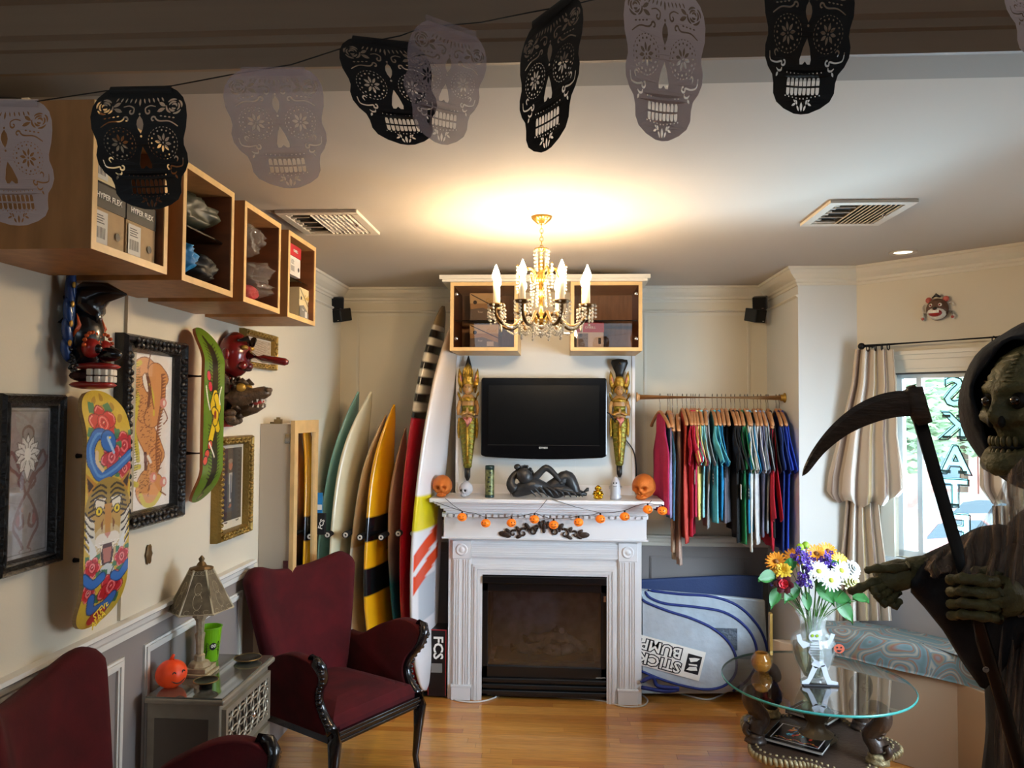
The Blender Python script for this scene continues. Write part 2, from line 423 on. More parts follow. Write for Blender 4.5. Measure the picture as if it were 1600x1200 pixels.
bpart('apron', trimm, [(T0-.06, T1+.06, 0, .015, Z0-.09, Z0-.03)])
bpart('sash', wf, [(T0, T0+.025, -.09, -.04, Z0, Z1), (T0+.10, T0+.125, -.09, -.04, Z0, Z1), (T1-.03, T1, -.09, -.04, Z0, Z1), (T0, T1, -.09, -.04, Z1-.05, Z1-.028), (T0, T1, -.09, -.04, Z0, Z0+.035)])
gl = glass_mat('window_glass', (.93, .99, 1.0), .05)
bpart('pane', gl, [(T0+.025, T0+.10, -.068, -.064, Z0+.035, Z1-.05)])
pane = bpart('pane', gl, [(T0+.125, T1-.03, -.068, -.064, Z0+.035, Z1-.05)])
# lettering on the glass, read from the street, so mirrored from inside
lt = bpy.data.materials.new('sign_letter_pale'); lt.use_nodes = True; lt.node_tree.nodes.clear(); _o = lt.node_tree.nodes.new('ShaderNodeOutputMaterial'); _t = lt.node_tree.nodes.new('ShaderNodeBsdfTranslucent'); _t.inputs[0].default_value = (.62, .86, .85, 1); lt.node_tree.links.new(_t.outputs[0], _o.inputs[0]); ld = M('sign_letter_edge', '2c4a4c', .5)
def bayt(px, py, n=-.06):
    d = ray(px, py); t_ = (B0+NB*n-CAM).dot(NB)/d.dot(NB); p = CAM+d*t_; return p
for ch, cx, y0, y1 in (('S', 1489, 594, 632), ('K', 1490, 648, 684), ('A', 1491, 701, 738), ('T', 1491, 753, 790), ('E', 1500, 808, 846)):
    a, b = bayt(cx, y0), bayt(cx, y1); c = (a+b)/2; h = (a-b).length
    mt = basis(c, -DB, (0, 0, 1))
    # two prints of one letter: dark block shadow below the pale face; serifs as separate strokes
    sz = h*1.62
    text_obj(ch, sz, basis(c-Vector((0, 0, .007))+DB*.006-NB*.001, -DB, (0, 0, 1)), ld, pane, 'letter_shadow', .0003, sz*.03, line=.0032)
    text_obj(ch, sz, basis(c, -DB, (0, 0, 1)), ld, pane, 'letter_outline', .0003, sz*.03, line=.0012)
    text_obj(ch, sz, mt, lt, pane, 'letter_face', .0003, sz*.03)
    mb = MB()
    if ch in 'KAT':
        feet = {'K': ((-.3, -.47), (.3, -.47), (-.3, .47), (.3, .47)), 'A': ((-.33, -.47), (.33, -.47)), 'T': ((0, -.47),)}[ch]
        for fx, fz in feet:
            q = c + DB*fx*h*.95 + Vector((0, 0, fz*h*.98))
            mb.obox(q, DB*h*.17, NB*.0004, Vector((0, 0, h*.045)))
            mb.obox(q+Vector((0, 0, -h*.07)), DB*h*.17, NB*.0004, Vector((0, 0, h*.02)))
        mb.build('letter_serif', pane, ld)
struct(MB().box(XR2-.0, XR2+.03, 1.9, 1.94, .95, 2.05).box(XR2, XR2+.03, 3.11, 3.15, .95, 2.05).box(XR2, XR2+.03, 1.94, 3.11, .95, .99).box(XR2, XR2+.03, 1.94, 3.11, 2.01, 2.05), 'window_2', wf)
mb = MB(); baybox(mb, .0, BL, .0002, .006, .15, .86); struct(mb, 'trim_%d' % n_, wains, 'grey wainscot field below the bay window'); n_ += 1

# ---------------- street outside ----------------
GZ = -2.3
road = M('street_asphalt', 'b9bfc2', .8, var=.08, vs=.6)
struct(MB().box(2.75, 60, -30, 90, GZ-.2, GZ).box(-5, 2.75, 6.5, 90, GZ-.2, GZ), 'ground', road)
struct(MB().box(-5, 60, 27, 31, GZ, GZ+.15), 'sidewalk', M('pale_concrete', 'd6d6d2', .8))
def boxcar(x, y, rz, col, label, group=None):
    t = thing('parked_car', label, 'car', (x, y, GZ), rz, group)
    body = M('car_paint_'+col, col, .25, coat=.6); gl_ = M('car_glass', '54626a', .1); ty = M('tyre', '1c1c1c', .7); hub = M('hub', 'b9bcc0', .35, metal=.8)
    prof = [(-2.2, .35), (-2.25, .75), (-2.05, .88), (-1.45, .95), (-.95, 1.38), (-.4, 1.46), (.5, 1.44), (1.15, 1.0), (1.9, .86), (2.2, .7), (2.22, .35)]
    mb = MB(); mb.prism(prof, lambda a, b, w: (a, w, b), -.85, .85); mb.build('body', t, body, local=True, bevel=.05)
    mb = MB(); g = [(-1.3, .97), (-.9, 1.32), (-.4, 1.39), (.45, 1.37), (1.0, 1.0)]
    mb.prism(g, lambda a, b, w: (a, w, b), -.87, .87); mb.build('window_band', t, gl_, local=True)
    for sx in (-1.35, 1.4):
        for sy in (-.82, .82):
            w = MB(); w.lathe([(.33, -.1), (.33, .1)], 18, (sx, sy, .33), mtx=Matrix.Rotation(PI/2, 3, 'X')); wh = w.build('wheel', t, ty, local=True)
            w = MB(); w.lathe([(.2, -.11), (.2, .11)], 12, (sx, sy, .33), mtx=Matrix.Rotation(PI/2, 3, 'X')); w.build('hub_cap', wh, hub, local=True)
boxcar(13.2, 25.2, .15, 'b9c2c8', 'silver car across the street, seen beside the T of the window lettering')
boxcar(9.9, 20.5, .35, 'b9827c', 'pale red car parked nearer, low in the left edge of the bay window')
boxcar(17.8, 26.0, .1, '7d8c98', 'grey blue car parked behind the silver car')
def house(x0, x1, y0, y1, h, col, label):
    t = thing('street_building', label, 'building', ((x0+x1)/2, (y0+y1)/2, GZ))
    MB().box(x0, x1, y0, y1, GZ, GZ+h).build('wall', t, M('brick_'+col, col, .8, var=.1, vs=3))
    MB().box(x0-.2, x1+.2, y0-.2, y1, GZ+h, GZ+h+.35).build('cornice', t, M('pale_concrete'))
    nx = int((x1-x0)/2.2); gl_ = M('far_window', '6a7f8a', .15); fr = M('far_window_frame', 'e8e8e4', .6)
    for fz in range(int(h//3)):
        for i in range(nx):
            cx = x0+(i+.5)*(x1-x0)/nx; z = GZ+1+fz*3
            w = MB().box(cx-.6, cx+.6, y0-.06, y0-.01, z, z+1.6).build('window', t, fr)
            MB().box(cx-.5, cx+.5, y0-.09, y0-.06, z+.1, z+1.5).build('pane', w, gl_)
house(8, 17, 32, 40, 6.2, 'c49088', 'low pink brick building across the street')
house(17.6, 27, 33, 40, 7.5, 'c7a79a', 'pale brick building farther right across the street')
lf = M('street_tree_leaf', 'a5bd9c', .7); bk = M('street_tree_bark', '6b5a4c', .8)
def tree(x, y, h, label):
    t = thing('street_tree', label, 'tree', (x, y, GZ), group='trees across the street')
    MB().tube([(x, y, GZ), (x+.1, y, GZ+h*.4), (x, y, GZ+h*.6)], [.18, .13, .08], 8).build('trunk', t, bk)
    mb = MB()
    for i in range(1500):
        d = Vector((rnd.gauss(0, 1), rnd.gauss(0, 1), rnd.gauss(0, 1))).normalized()*(rnd.random()**.4)
        p = Vector((x, y, GZ+h*.68)) + Vector((d.x*h*.33, d.y*h*.33, d.z*h*.3)); a, b = frame_from(Vector((rnd.random()-.5, rnd.random()-.5, rnd.random())))
        q = .16+.1*rnd.random(); mb.add([p-a*q, p-b*q*.5, p+a*q, p+b*q*.5], [(0, 1, 2, 3)])
    tag(mb.build('foliage', t, lf), kind='stuff')
tree(10.6, 24.5, 5.6, 'leafy tree across the street beside the red letter shapes, nearer the left window edge')
tree(14.6, 28.5, 6.2, 'leafy tree across the street behind the silver car')
# ---------------- left wall: boxes near the ceiling ----------------
wood = M('oak_veneer', 'a9794a', .45, var=.14, vs=7, stretch=(3, 3, .7)); edge = M('ash_edge', 'dcb67c', .4, var=.08, vs=14, stretch=(1, 1, 1))
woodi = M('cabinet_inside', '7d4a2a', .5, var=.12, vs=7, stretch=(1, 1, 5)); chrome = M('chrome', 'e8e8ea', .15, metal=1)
smoke = glass_mat('shelf_glass', (.78, .86, .84), .07)
BX, BZ0, BZ1 = -1.139, 2.139, 2.507
def open_box(y0, y1, label, shelf=None):
    t = thing('box_shelf', label, 'wall box', (XL, (y0+y1)/2, BZ0), 0, 'open wooden boxes along the top of the left wall')
    th = .02
    for a, b in ((y0, y0+th), (y1-th, y1)):
        p = MB().box(XL+.001, BX-.002, a, b, BZ0+th, BZ1-th).build('side_panel', t, wood)
        MB().box(BX-.002, BX, a, b, BZ0+th, BZ1-th).build('edge_band', p, edge)
    for z0, z1, nm in ((BZ0, BZ0+th, 'bottom_panel'), (BZ1-th, BZ1, 'top_panel')):
        p = MB().box(XL+.001, BX-.002, y0, y1, z0, z1).build(nm, t, wood)
        MB().box(BX-.002, BX, y0, y1, z0, z1).build('edge_band', p, edge)
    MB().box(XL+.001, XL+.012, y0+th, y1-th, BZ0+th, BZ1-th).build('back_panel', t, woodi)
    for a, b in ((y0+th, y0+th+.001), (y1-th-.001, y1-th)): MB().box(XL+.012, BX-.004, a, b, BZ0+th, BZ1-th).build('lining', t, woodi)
    if shelf:
        MB().box(XL+.014, BX-.03, y0+th+.001, y1-th-.001, shelf-.003, shelf+.003).build('glass_shelf', t, smoke)
    return t
open_box(1.757, 2.113, 'nearest wooden wall box, behind the leftmost black skull cutout, holding shoe boxes', 2.325)
open_box(2.20, 2.556, 'second wooden wall box from the near end, holding dark and blue bagged gear', 2.325)
open_box(2.645, 3.0, 'third wooden wall box from the near end, stuffed with clear plastic bags')
open_box(3.088, 3.445, 'farthest wooden wall box, above the red long-nosed mask', 2.325)

kraft = M('kraft_card', 'b79a72', .75, var=.05, vs=30); char = M('charcoal_card', '3d3b36', .6); redc = M('red_card', 'b5222c', .5); lab = M('label_white', 'd8d4cc', .6); ink = M('ink_black', '16151a', .5); grey = M('grey_card', '77736e', .6)
creamc = M('cream_card', 'd9c79a', .6); goldp = M('gold_print', 'caa23c', .4); whitep = M('white_print', 'ece8e0', .5)
def shoebox(x0, x1, y0, y1, z0, z1, lid, body, label, group, txt=None, out='X', style=0):
    # short end faces out (+X) or towards the room (-Y)
    t = thing('shoe_box', label, 'shoe box', ((x0+x1)/2, (y0+y1)/2, z0), 0, group)
    h = z1-z0; lz = z1-h*.38
    MB().box(x0, x1, y0, y1, z0, lz+.004).build('box_body', t, body)
    e = .002
    MB().box(x0-e, x1+e, y0-e, y1+e, lz, z1).build('lid', t, lid)
    if out == 'X': f = lambda a, b, c: (x1+e*1.2+c, y0+(y1-y0)*a, z0+h*b); mt = lambda a, b: basis(f(a, b, .0006), (0, 1, 0), (0, 0, 1)); ww = y1-y0
    else: f = lambda a, b, c: (x0+(x1-x0)*a, y0-e*1.2-c, z0+h*b); mt = lambda a, b: basis(f(a, b, .0006), (1, 0, 0), (0, 0, 1)); ww = x1-x0
    def patch(a0, a1, b0, b1, mat, nm, c=.0006):
        m = MB(); v = [f(a, b, k) for a in (a0, a1) for b in (b0, b1) for k in (0, c)]
        m.add(v, [(0, 1, 3, 2), (4, 6, 7, 5), (0, 4, 5, 1), (2, 3, 7, 6), (0, 2, 6, 4), (1, 5, 7, 3)]); return m.build(nm, t, mat)
    def disc(a, b, r, mat):
        m = MB(); c = Vector(f(a, b, .0006)); A = Vector((0, 1, 0)) if out == 'X' else Vector((1, 0, 0))
        m.add([c+A*r*math.cos(q*PI/8)+Vector((0, 0, r*math.sin(q*PI/8))) for q in range(16)], [tuple(range(16))]); m.build('finger_hole', t, mat)
    if style == 0:
        patch(.04, .46, .04, .56, lab, 'label')
        m = MB()
        for i in range(9): v0 = .09+i*.035; m.add([f(v0, .12, .0010), f(v0+.016, .12, .0010), f(v0+.016, .30, .0010), f(v0, .30, .0010)], [(0, 1, 2, 3)])
        for i in range(4): m.add([f(.09, .36+i*.04, .0010), f(.36-.04*(i % 2), .36+i*.04, .0010), f(.36-.04*(i % 2), .375+i*.04, .0010), f(.09, .375+i*.04, .0010)], [(0, 1, 2, 3)])
        m.build('bar_code', t, ink); disc(.78, .24, ww*.075, ink)
    if style == 1:      # slanted two-tone print
        m = MB(); m.add([f(0, .0, .0005), f(1, .0, .0005), f(1, .22, .0005), (f(.45, .46, .0005)), f(0, .40, .0005)], [(0, 1, 2, 3, 4)]); m.build('grey_print', t, grey)
        m = MB(); m.add([f(0, .97, .0008), f(.04, .97, .0008), f(1.0, .44, .0008), f(1.0, .40, .0008), f(.04, .93, .0008)], [(0, 1, 2, 3, 4)]); m.build('dark_stripe', t, ink)
        disc(.17, .66, ww*.07, ink); patch(.60, .84, .07, .27, lab, 'label')
        text_obj('Gold', h*.22, mt(.76, .72), goldp, t, 'print'); text_obj('Tour', h*.10, mt(.36, .30), whitep, t, 'print')
    if style == 2:
        patch(.05, .42, .04, .58, grey, 'grey_label'); patch(.42, .96, .04, .58, lab, 'label'); disc(.15, .5, ww*.06, ink); patch(.80, .90, .15, .40, ink, 'bar_code', .001)
    if txt: text_obj(txt, h*.13, mt(.5, .81), whitep if lid in (redc, char) else ink, t, 'print', bold=.0004)
    return t
G = 'shoe boxes in the wall boxes'
shoebox(-1.45, -1.16, 1.785, 1.928, 2.160, 2.318, char, kraft, 'charcoal-lidded kraft shoe box, nearer of the lower pair in the nearest wall box', G, 'HYPER FLEX')
shoebox(-1.45, -1.16, 1.938, 2.081, 2.160, 2.318, char, kraft, 'charcoal-lidded kraft shoe box, farther of the lower pair in the nearest wall box', G, 'HYPER FLEX')
shoebox(-1.45, -1.17, 1.79, 1.95, 2.330, 2.455, char, creamc, 'dark shoe box on the glass shelf, above the two kraft shoe boxes', G, None)
shoebox(-1.45, -1.15, 3.13, 3.265, 2.330, 2.462, redc, lab, 'red and white shoe box on the upper level of the farthest wall box', G, 'ONEILL')
shoebox(-1.45, -1.165, 3.30, 3.42, 2.160, 2.300, creamc, creamc, 'cream shoe box with slanted print, lower level of the farthest wall box', G, None, 'X', 1)

def crumple(c, r, label, cat, name, mat, seed, group, amp=.25, fq=6, nu=40, nv=26, extra=None):
    mb = MB(); c = Vector(c); sx = Vector((seed*3.1, seed*1.7, 0))
    def fn(d):
        k = 1+amp*noise.noise(d*1.7+sx)+amp*.5*noise.noise(d*fq+sx)+amp*.35*abs(noise.noise(d*fq*2+sx))
        p = Vector((max(-.97, min(.97, d.x*1.25)), max(-.97, min(.97, d.y*1.25)), d.z))
        return (p.x*r[0]*k, p.y*r[1]*k, (p.z*r[2]*k if d.z > -.2 else max(p.z, -.85)*r[2]))
    mb.ell(c, r, nu, nv, fn=fn)
    o = solo(mb, name, mat, label, cat, group, smooth=True)
    return o
blk = M('black_nylon', '15161a', .5, bump=.2, bs=40); olive = M('olive_nylon', '34362a', .45, var=.4, vs=20); blue = M('blue_nylon', '1577b8', .5)
Gg = 'bagged gear in the second wall box'
crumple((-1.32, 2.38, 2.40), (.15, .135, .065), 'olive and black bundle on the glass shelf of the second wall box', 'gear bag', 'gear_bundle', olive, 1, Gg, .2)
crumple((-1.30, 2.30, 2.225), (.14, .06, .06), 'bright blue bundle at the near side of the second wall box', 'gear bag', 'gear_bundle', blue, 2, Gg, .25)
crumple((-1.31, 2.44, 2.22), (.14, .07, .055), 'black bundle at the far side of the second wall box', 'gear bag', 'gear_bundle', blk, 3, Gg, .2)
plas = bpy.data.materials.new('clear_plastic'); plas.use_nodes = True; n = plas.node_tree.nodes; L = plas.node_tree.links; b = n['Principled BSDF']
b.inputs['Base Color'].default_value = (.5, .47, .42, 1); b.inputs['Roughness'].default_value = .05; b.inputs['Alpha'].default_value = .2; b.inputs['Coat Weight'].default_value = 1; b.inputs['Specular IOR Level'].default_value = .9
Gp = 'clear plastic bags in the third wall box'
crumple((-1.27, 2.80, 2.24), (.135, .13, .078), 'large crinkled clear plastic bag with red and black contents, bottom of the third wall box', 'plastic bag', 'plastic_bag', plas, 4, Gp, .35, 8, 60, 40)
crumple((-1.25, 2.75, 2.385), (.11, .085, .07), 'smaller crinkled clear plastic bag on top in the third wall box', 'plastic bag', 'plastic_bag', plas, 5, Gp, .35, 8, 50, 34)
crumple((-1.24, 2.84, 2.20), (.06, .055, .035), 'red item inside the clear plastic bag of the third wall box', 'packet', 'red_packet', redc, 6, None, .1)
crumple((-1.28, 2.74, 2.215), (.08, .055, .045), 'black item inside the clear plastic bag of the third wall box', 'packet', 'black_packet', blk, 7, None, .1)

# ---------------- framed pictures ----------------
def framed(name, label, y0, y1, z0, z1, w, fm, canvas, inner=None, relief=0, mat_w=0, matm=None, gloss=True, depth=.035, X0=XL, cat='picture'):
    t = thing(name, label, cat, (X0, (y0+y1)/2, z0))
    prof = [(0, 0), (0, depth*.7), (w*.15, depth), (w*.35, depth*.85), (w*.5, depth*.6), (w*.7, depth*.8), (w*.85, depth*.75), (w, depth*.35), (w, 0)]
    cor = [(y0, z0), (y1, z0), (y1, z1), (y0, z1)]; cy, cz = (y0+y1)/2, (z0+z1)/2
    for i in range(4):
        (ya, za), (yb, zb) = cor[i], cor[(i+1) % 4]; v = []
        for yy, zz in ((ya, za), (yb, zb)):
            sy = 1 if yy < cy else -1; sz = 1 if zz < cz else -1
            v += [(X0+.001+b, yy+sy*a, zz+sz*a) for a, b in prof]
        nn = len(prof)
        mb = MB().add(v, [tuple(range(nn))[::-1], tuple(range(nn, 2*nn))] + [(k, (k+1) % nn, nn+(k+1) % nn, nn+k) for k in range(nn)])
        p = mb.build('frame_rail', t, fm)
        if relief:                                # carved leaf relief along the rail
            L_ = math.hypot(yb-ya, zb-za)-2*w; nk = max(3, int(L_/relief)); mb = MB()
            dy, dz = (yb-ya)/math.hypot(yb-ya, zb-za), (zb-za)/math.hypot(yb-ya, zb-za); iy, iz = -dz, dy
            if (cy-(ya+yb)/2)*iy+(cz-(za+zb)/2)*iz < 0: iy, iz = -iy, -iz
            for k in range(nk):
                s_ = w+(k+.5)*L_/nk
                for q, (off, r_) in enumerate(((.28, .20), (.62, .17))):
                    c = Vector((X0+.001+depth*.8, ya+dy*s_+iy*w*off, za+dz*s_+iz*w*off))
                    an = .7*(1 if (k+q) % 2 else -1); ca, sa = math.cos(an), math.sin(an)
                    mt = Matrix(((1, 0, 0), (0, dy*ca+iy*sa, -dy*sa+iy*ca), (0, dz*ca+iz*sa, -dz*sa+iz*ca)))
                    mb.ell(c, (depth*.28, relief*.55, w*r_), 8, 5, mtx=mt)
            tag(mb.build('carved_relief', p, fm, smooth=True))
    a0, a1, b0, b1 = y0+w*.9, y1-w*.9, z0+w*.9, z1-w*.9
    MB().box(X0+.001, X0+.006, a0, a1, b0, b1).build('backing', t, matm or lab)
    a0 += mat_w; a1 -= mat_w; b0 += mat_w*(1 if not inner else inner); b1 -= mat_w
    canvas.sheet(lambda u, v: (X0+.0065, a0+(a1-a0)*u, b0+(b1-b0)*v), 'artwork', t, MP('print_paper', .55))
    if gloss: MB().box(X0+.012, X0+.0135, y0+w*.95, y1-w*.95, z0+w*.95, z1-w*.95).build('glass', t, glass_mat('picture_glass', (1, 1, 1), .006) if 'picture_glass' not in MATS else MATS['picture_glass'])
    return t
def rect_from(px, D=.03):
    P = [atX(x, y, XL+D) for x, y in px]   # TL TR BL BR
    return (P[0].y+P[2].y)/2, (P[1].y+P[3].y)/2, (P[2].z+P[3].z)/2, (P[0].z+P[1].z)/2
# lotus print
cv = Canvas(90, 190, '8f8a88'); cv.speck(.18, 3, 6).speck(.1, 4, 2)
cv.line([(.06, .03), (.06, .97)], .008, '4a4442', smooth=False).line([(.94, .03), (.94, .97)], .008, '4a4442', smooth=False).line([(.06, .97), (.94, .97)], .008, '4a4442', smooth=False).line([(.06, .03), (.94, .03)], .008, '4a4442', smooth=False)
cv.ell(.5, .815, .14, .13, '6c5450').ell(.5, .815, .10, .09, '8a8380')
for sgn in (-1, 1):
    g = lambda x: .5+sgn*x
    for pts in ([(g(.02), .42), (g(.10), .50), (g(.22), .56), (g(.36), .60), (g(.44), .66)], [(g(.02), .42), (g(.12), .36), (g(.22), .28), (g(.26), .20), (g(.16), .14), (g(.06), .07)], [(g(.08), .28), (g(.06), .22), (g(.14), .20), (g(.2), .24), (g(.16), .30)], [(g(.05), .5), (g(.14), .56), (g(.26), .66), (g(.34), .70), (g(.40), .66)], [(g(.1), .46), (g(.18), .50), (g(.14), .54)]):
        cv.line(pts, .05, '6e5250')
    cv.line([(g(.04), .06), (g(.12), .05), (g(.1), .03)], .02, '6e5250'); cv.ell(g(.17), .25, .04, .08, '8a5a58')
for an, L_ in ((0, .30), (.45, .30), (-.45, .30), (.9, .30), (-.9, .30), (1.35, .30), (-1.35, .30), (1.9, .26), (-1.9, .26), (2.5, .28), (-2.5, .28), (3.14, .34)):
    dx, dy = math.sin(an), math.cos(an)*.5
    c = (.5, .67); tip = (c[0]+dx*L_, c[1]+dy*L_); mid = (c[0]+dx*L_*.5, c[1]+dy*L_*.5); px_, py_ = math.cos(an)*.075, -math.sin(an)*.075*.5
    P_ = [c, (mid[0]+px_, mid[1]+py_), tip, (mid[0]-px_, mid[1]-py_)]
    cv.poly(P_, 'd9d6d2'); cv.line(P_+[P_[0]], .012, '4a4644', smooth=False); cv.line([c, tip], .008, '9b9794', smooth=False)
cv.ell(.5, .68, .07, .09, 'e6e3de')
blackf = M('black_carved_frame', '1b1918', .35, coat=.3, bump=.5, bs=90)
r = rect_from([(5, 610), (107, 621), (0, 906), (95, 878)]); framed('lotus_print', 'grey lotus flower print in a black frame, leftmost picture on the wall', *r, .038, blackf, cv)
# dragon print
cv = Canvas(110, 300, 'f0e8e0'); ob, od, gy = 'd8985c', '8a5230', 'd0c040'
spine = [(.62, .86), (.40, .92), (.22, .86), (.26, .76), (.40, .68), (.40, .60), (.44, .50), (.56, .42), (.66, .34), (.60, .25), (.44, .19), (.40, .12), (.52, .07), (.66, .10), (.68, .17)]
for w_, c_ in ((.40, od), (.37, ob)): cv.line(spine[4:9], w_, c_)
for w_, c_ in ((.28, od), (.25, ob)): cv.line(spine[:6], w_, c_); cv.line(spine[8:], w_, c_)
for w_, c_ in ((.34, od), (.31, ob)): cv.line([(.56, .58), (.66, .68), (.68, .80), (.62, .88), (.74, .84)], w_, c_)
cv.line([(.30, .93), (.14, .88), (.12, .79), (.26, .72), (.24, .62), (.20, .52), (.26, .42), (.30, .32)], .08, gy); cv.line([(.32, .28), (.16, .26), (.14, .20), (.28, .17)], .09, gy); cv.line([(.36, .10), (.46, .035), (.64, .03), (.78, .09)], .08, gy)
for i in range(46):
    t_ = i/45; x = .19+.06*math.sin(t_*9); yv = .93-.72*t_; cv.line([(x-.05, yv), (x+.05, yv+.006)], .012, '6d6a1e', smooth=False)
cv.line([(.48, .66), (.50, .76), (.44, .86)], .06, '7a4a30'); cv.line([(.60, .60), (.58, .72), (.5, .80)], .035, gy)
for i in range(30):
    t_ = i/29; x = .80+.05*math.sin(t_*5+1); yv = .86-.62*t_; cv.poly([(x-.1, yv-.012), (x-.1, yv+.012), (x+.02, yv+.016)], od)
rs = random.Random(3)
for i in range(260):
    t_ = rs.random(); k = int(t_*(len(spine)-5))+2; x = spine[k][0]+rs.uniform(-.13, .13); yv = spine[k][1]+rs.uniform(-.04, .04)
    cv.line([(x, yv), (x+.02, yv+.004)], .012, od, smooth=False)
for (x, yv) in ((.13, .70), (.80, .68), (.14, .44), (.62, .20), (.84, .16)): cv.ell(x, yv, .075, .09, 'd98c80'); cv.ell(x+.02, yv, .03, .05, 'efe0d6')
for p_ in ([(.2, .93), (.12, 1.0)], [(.45, .9), (.5, .99)], [(.82, .64), (.9, .58), (.82, .54)], [(.02, .2), (.1, .16), (.2, .15)], [(.04, .14), (.12, .14)], [(.78, .1), (.9, .07)], [(.5, .82), (.56, .70), (.6, .64)]): cv.line(p_, .025, od)
for i in range(7): cv.line([(.12, .15), (.0+.03*i, .22-.02*i)], .018, od, smooth=False)
cv.line([(.44, .36), (.46, .26)], .06, '6d4136'); cv.line([(.5, .34), (.56, .30)], .05, 'efe4d8'); cv.poly([(.06, .02), (.1, .02), (.1, .07), (.06, .07)], 'c9bf5a')
r = rect_from([(191, 517), (292, 539), (187, 833), (283, 808)]); framed('dragon_print', 'orange dragon print in a wide black carved frame', *r, .058, blackf, cv, relief=.028, depth=.045)
# portrait
cv = Canvas(60, 110, '3f3a36'); cv.speck(.2, 5, 3)
cv.poly([(.30, .12), (.70, .12), (.74, .55), (.66, .66), (.34, .66), (.24, .5)], '39424a'); cv.poly([(.45, .66), (.58, .66), (.55, .25), (.47, .25)], 'b9b4a8'); cv.line([(.52, .62), (.52, .3)], .05, '4c5a70', smooth=False)
cv.ell(.51, .76, .085, .12, 'a8654a'); cv.ell(.51, .82, .09, .06, '8a7c6c'); cv.ell(.5, .2, .07, .05, 'a8654a'); cv.line([(.3, .56), (.26, .36), (.44, .22)], .09, '323a42')
cv.poly([(0, 0), (1, 0), (1, .0), (0, .0)], 'd8d0bf')
goldf = M('gold_frame', '8e7238', .4, metal=.6, bump=.4, bs=80, var=.15)
r = rect_from([(342, 683), (394, 680), (338, 848), (390, 832)])
pt_ = framed('portrait_picture', 'portrait of a standing man in a suit in an ornate gold frame', *r, .040, goldf, cv, inner=2.2, relief=.022, mat_w=.018, matm=M('cream_mount', 'd8cdb6', .7), depth=.045)
mb = MB(); zz = r[2]+.068
for (s0, ph) in ((.35, 0), (.68, 1)):
    yy = r[0]+(r[1]-r[0])*s0
    mb.tube([(XL+.0075, yy+.004*i, zz+.004*math.sin(i*1.9+ph)) for i in range(9)], .0009, 4)
mb.build('signature', pt_, ink)
# small print beyond the masks
cv = Canvas(50, 70, 'b6a48c'); cv.speck(.5, 8, 2)
for i in range(9): cv.line([(.1, .1+.1*i), (.4, .16+.1*i), (.8, .06+.1*i)], .02, '7a4a3a')
a = atX(385, 570, XL+.03); b_ = atX(433, 575, XL+.03); topz = 2.13
framed('tattoo_print', 'small reddish print in a gold frame behind the red long-nosed mask', a.y-.02, b_.y, b_.z-.015, topz, .03, goldf, cv, relief=.02, mat_w=.008)

# ---------------- skateboard decks on the wall ----------------
def deck(name, label, ctr, wid, canvas, side, kick=.06, off=.10):
    # ctr: list of (Y, Z) bottom->top; wid: half width
    t = thing(name, label, 'skateboard', (XL, ctr[0][0], ctr[0][1]))
    def pt(u, v, th=0):
        k = v*(len(ctr)-1); i = min(int(k), len(ctr)-2); f = k-i
        y = ctr[i][0]*(1-f)+ctr[i+1][0]*f; z = ctr[i][1]*(1-f)+ctr[i+1][1]*f
        e = min(v, 1-v); hw = wid*(math.sqrt(max(0, 1-(1-min(1, e/.12))**2.2)) if e < .12 else 1)*(1 if e > .3 else .96+.04*e/.3)
        x = XL+off - kick*max(0, 1-e/.2)**1.6 - .012*(2*u-1)**2*0
        return (x+th, y+(u*2-1)*hw*.999, z)
    canvas.sheet(lambda u, v: pt(u, v, .0065), 'deck_graphic', t, MP('deck_gloss', .3, coat=.6))
    mb = MB(); nv = 60
    ring = [pt(1, i/nv) for i in range(nv+1)] + [pt(0, i/nv) for i in range(nv, -1, -1)]
    n_ = len(ring); vs = [Vector(p)+Vector((.006, 0, 0)) for p in ring]+[Vector(p)-Vector((.006, 0, 0)) for p in ring]
    mb.add(vs, [(i, (i+1) % n_, n_+(i+1) % n_, n_+i) for i in range(n_)])
    mb.grid(4, nv, lambda u, v: pt(u, v, -.006)); mb.grid(4, nv, lambda u, v: pt(u, v, .0055)); mb.build('deck', t, side)
    for v in (.28, .72): p = Vector(pt(.5, v)); MB().tube([(XL+.001, p.y, p.z), (p.x-.006, p.y, p.z)], .008, 8).build('wall_mount', t, ink)
    return t
Rr, Rd, Rp, Bl, Bd = 'c2232f', '7d0f1c', 'e58a8a', '2c6cc0', '16386f'
cv = Canvas(84, 330, 'cfb23a'); cv.speck(.08, 9, 4)
for x, yv in ((.3, .955), (.55, .97), (.72, .93), (.45, .92), (.8, .88), (.86, .80)): cv.ell(x, yv, .09, .05, 'a8862c', .8)
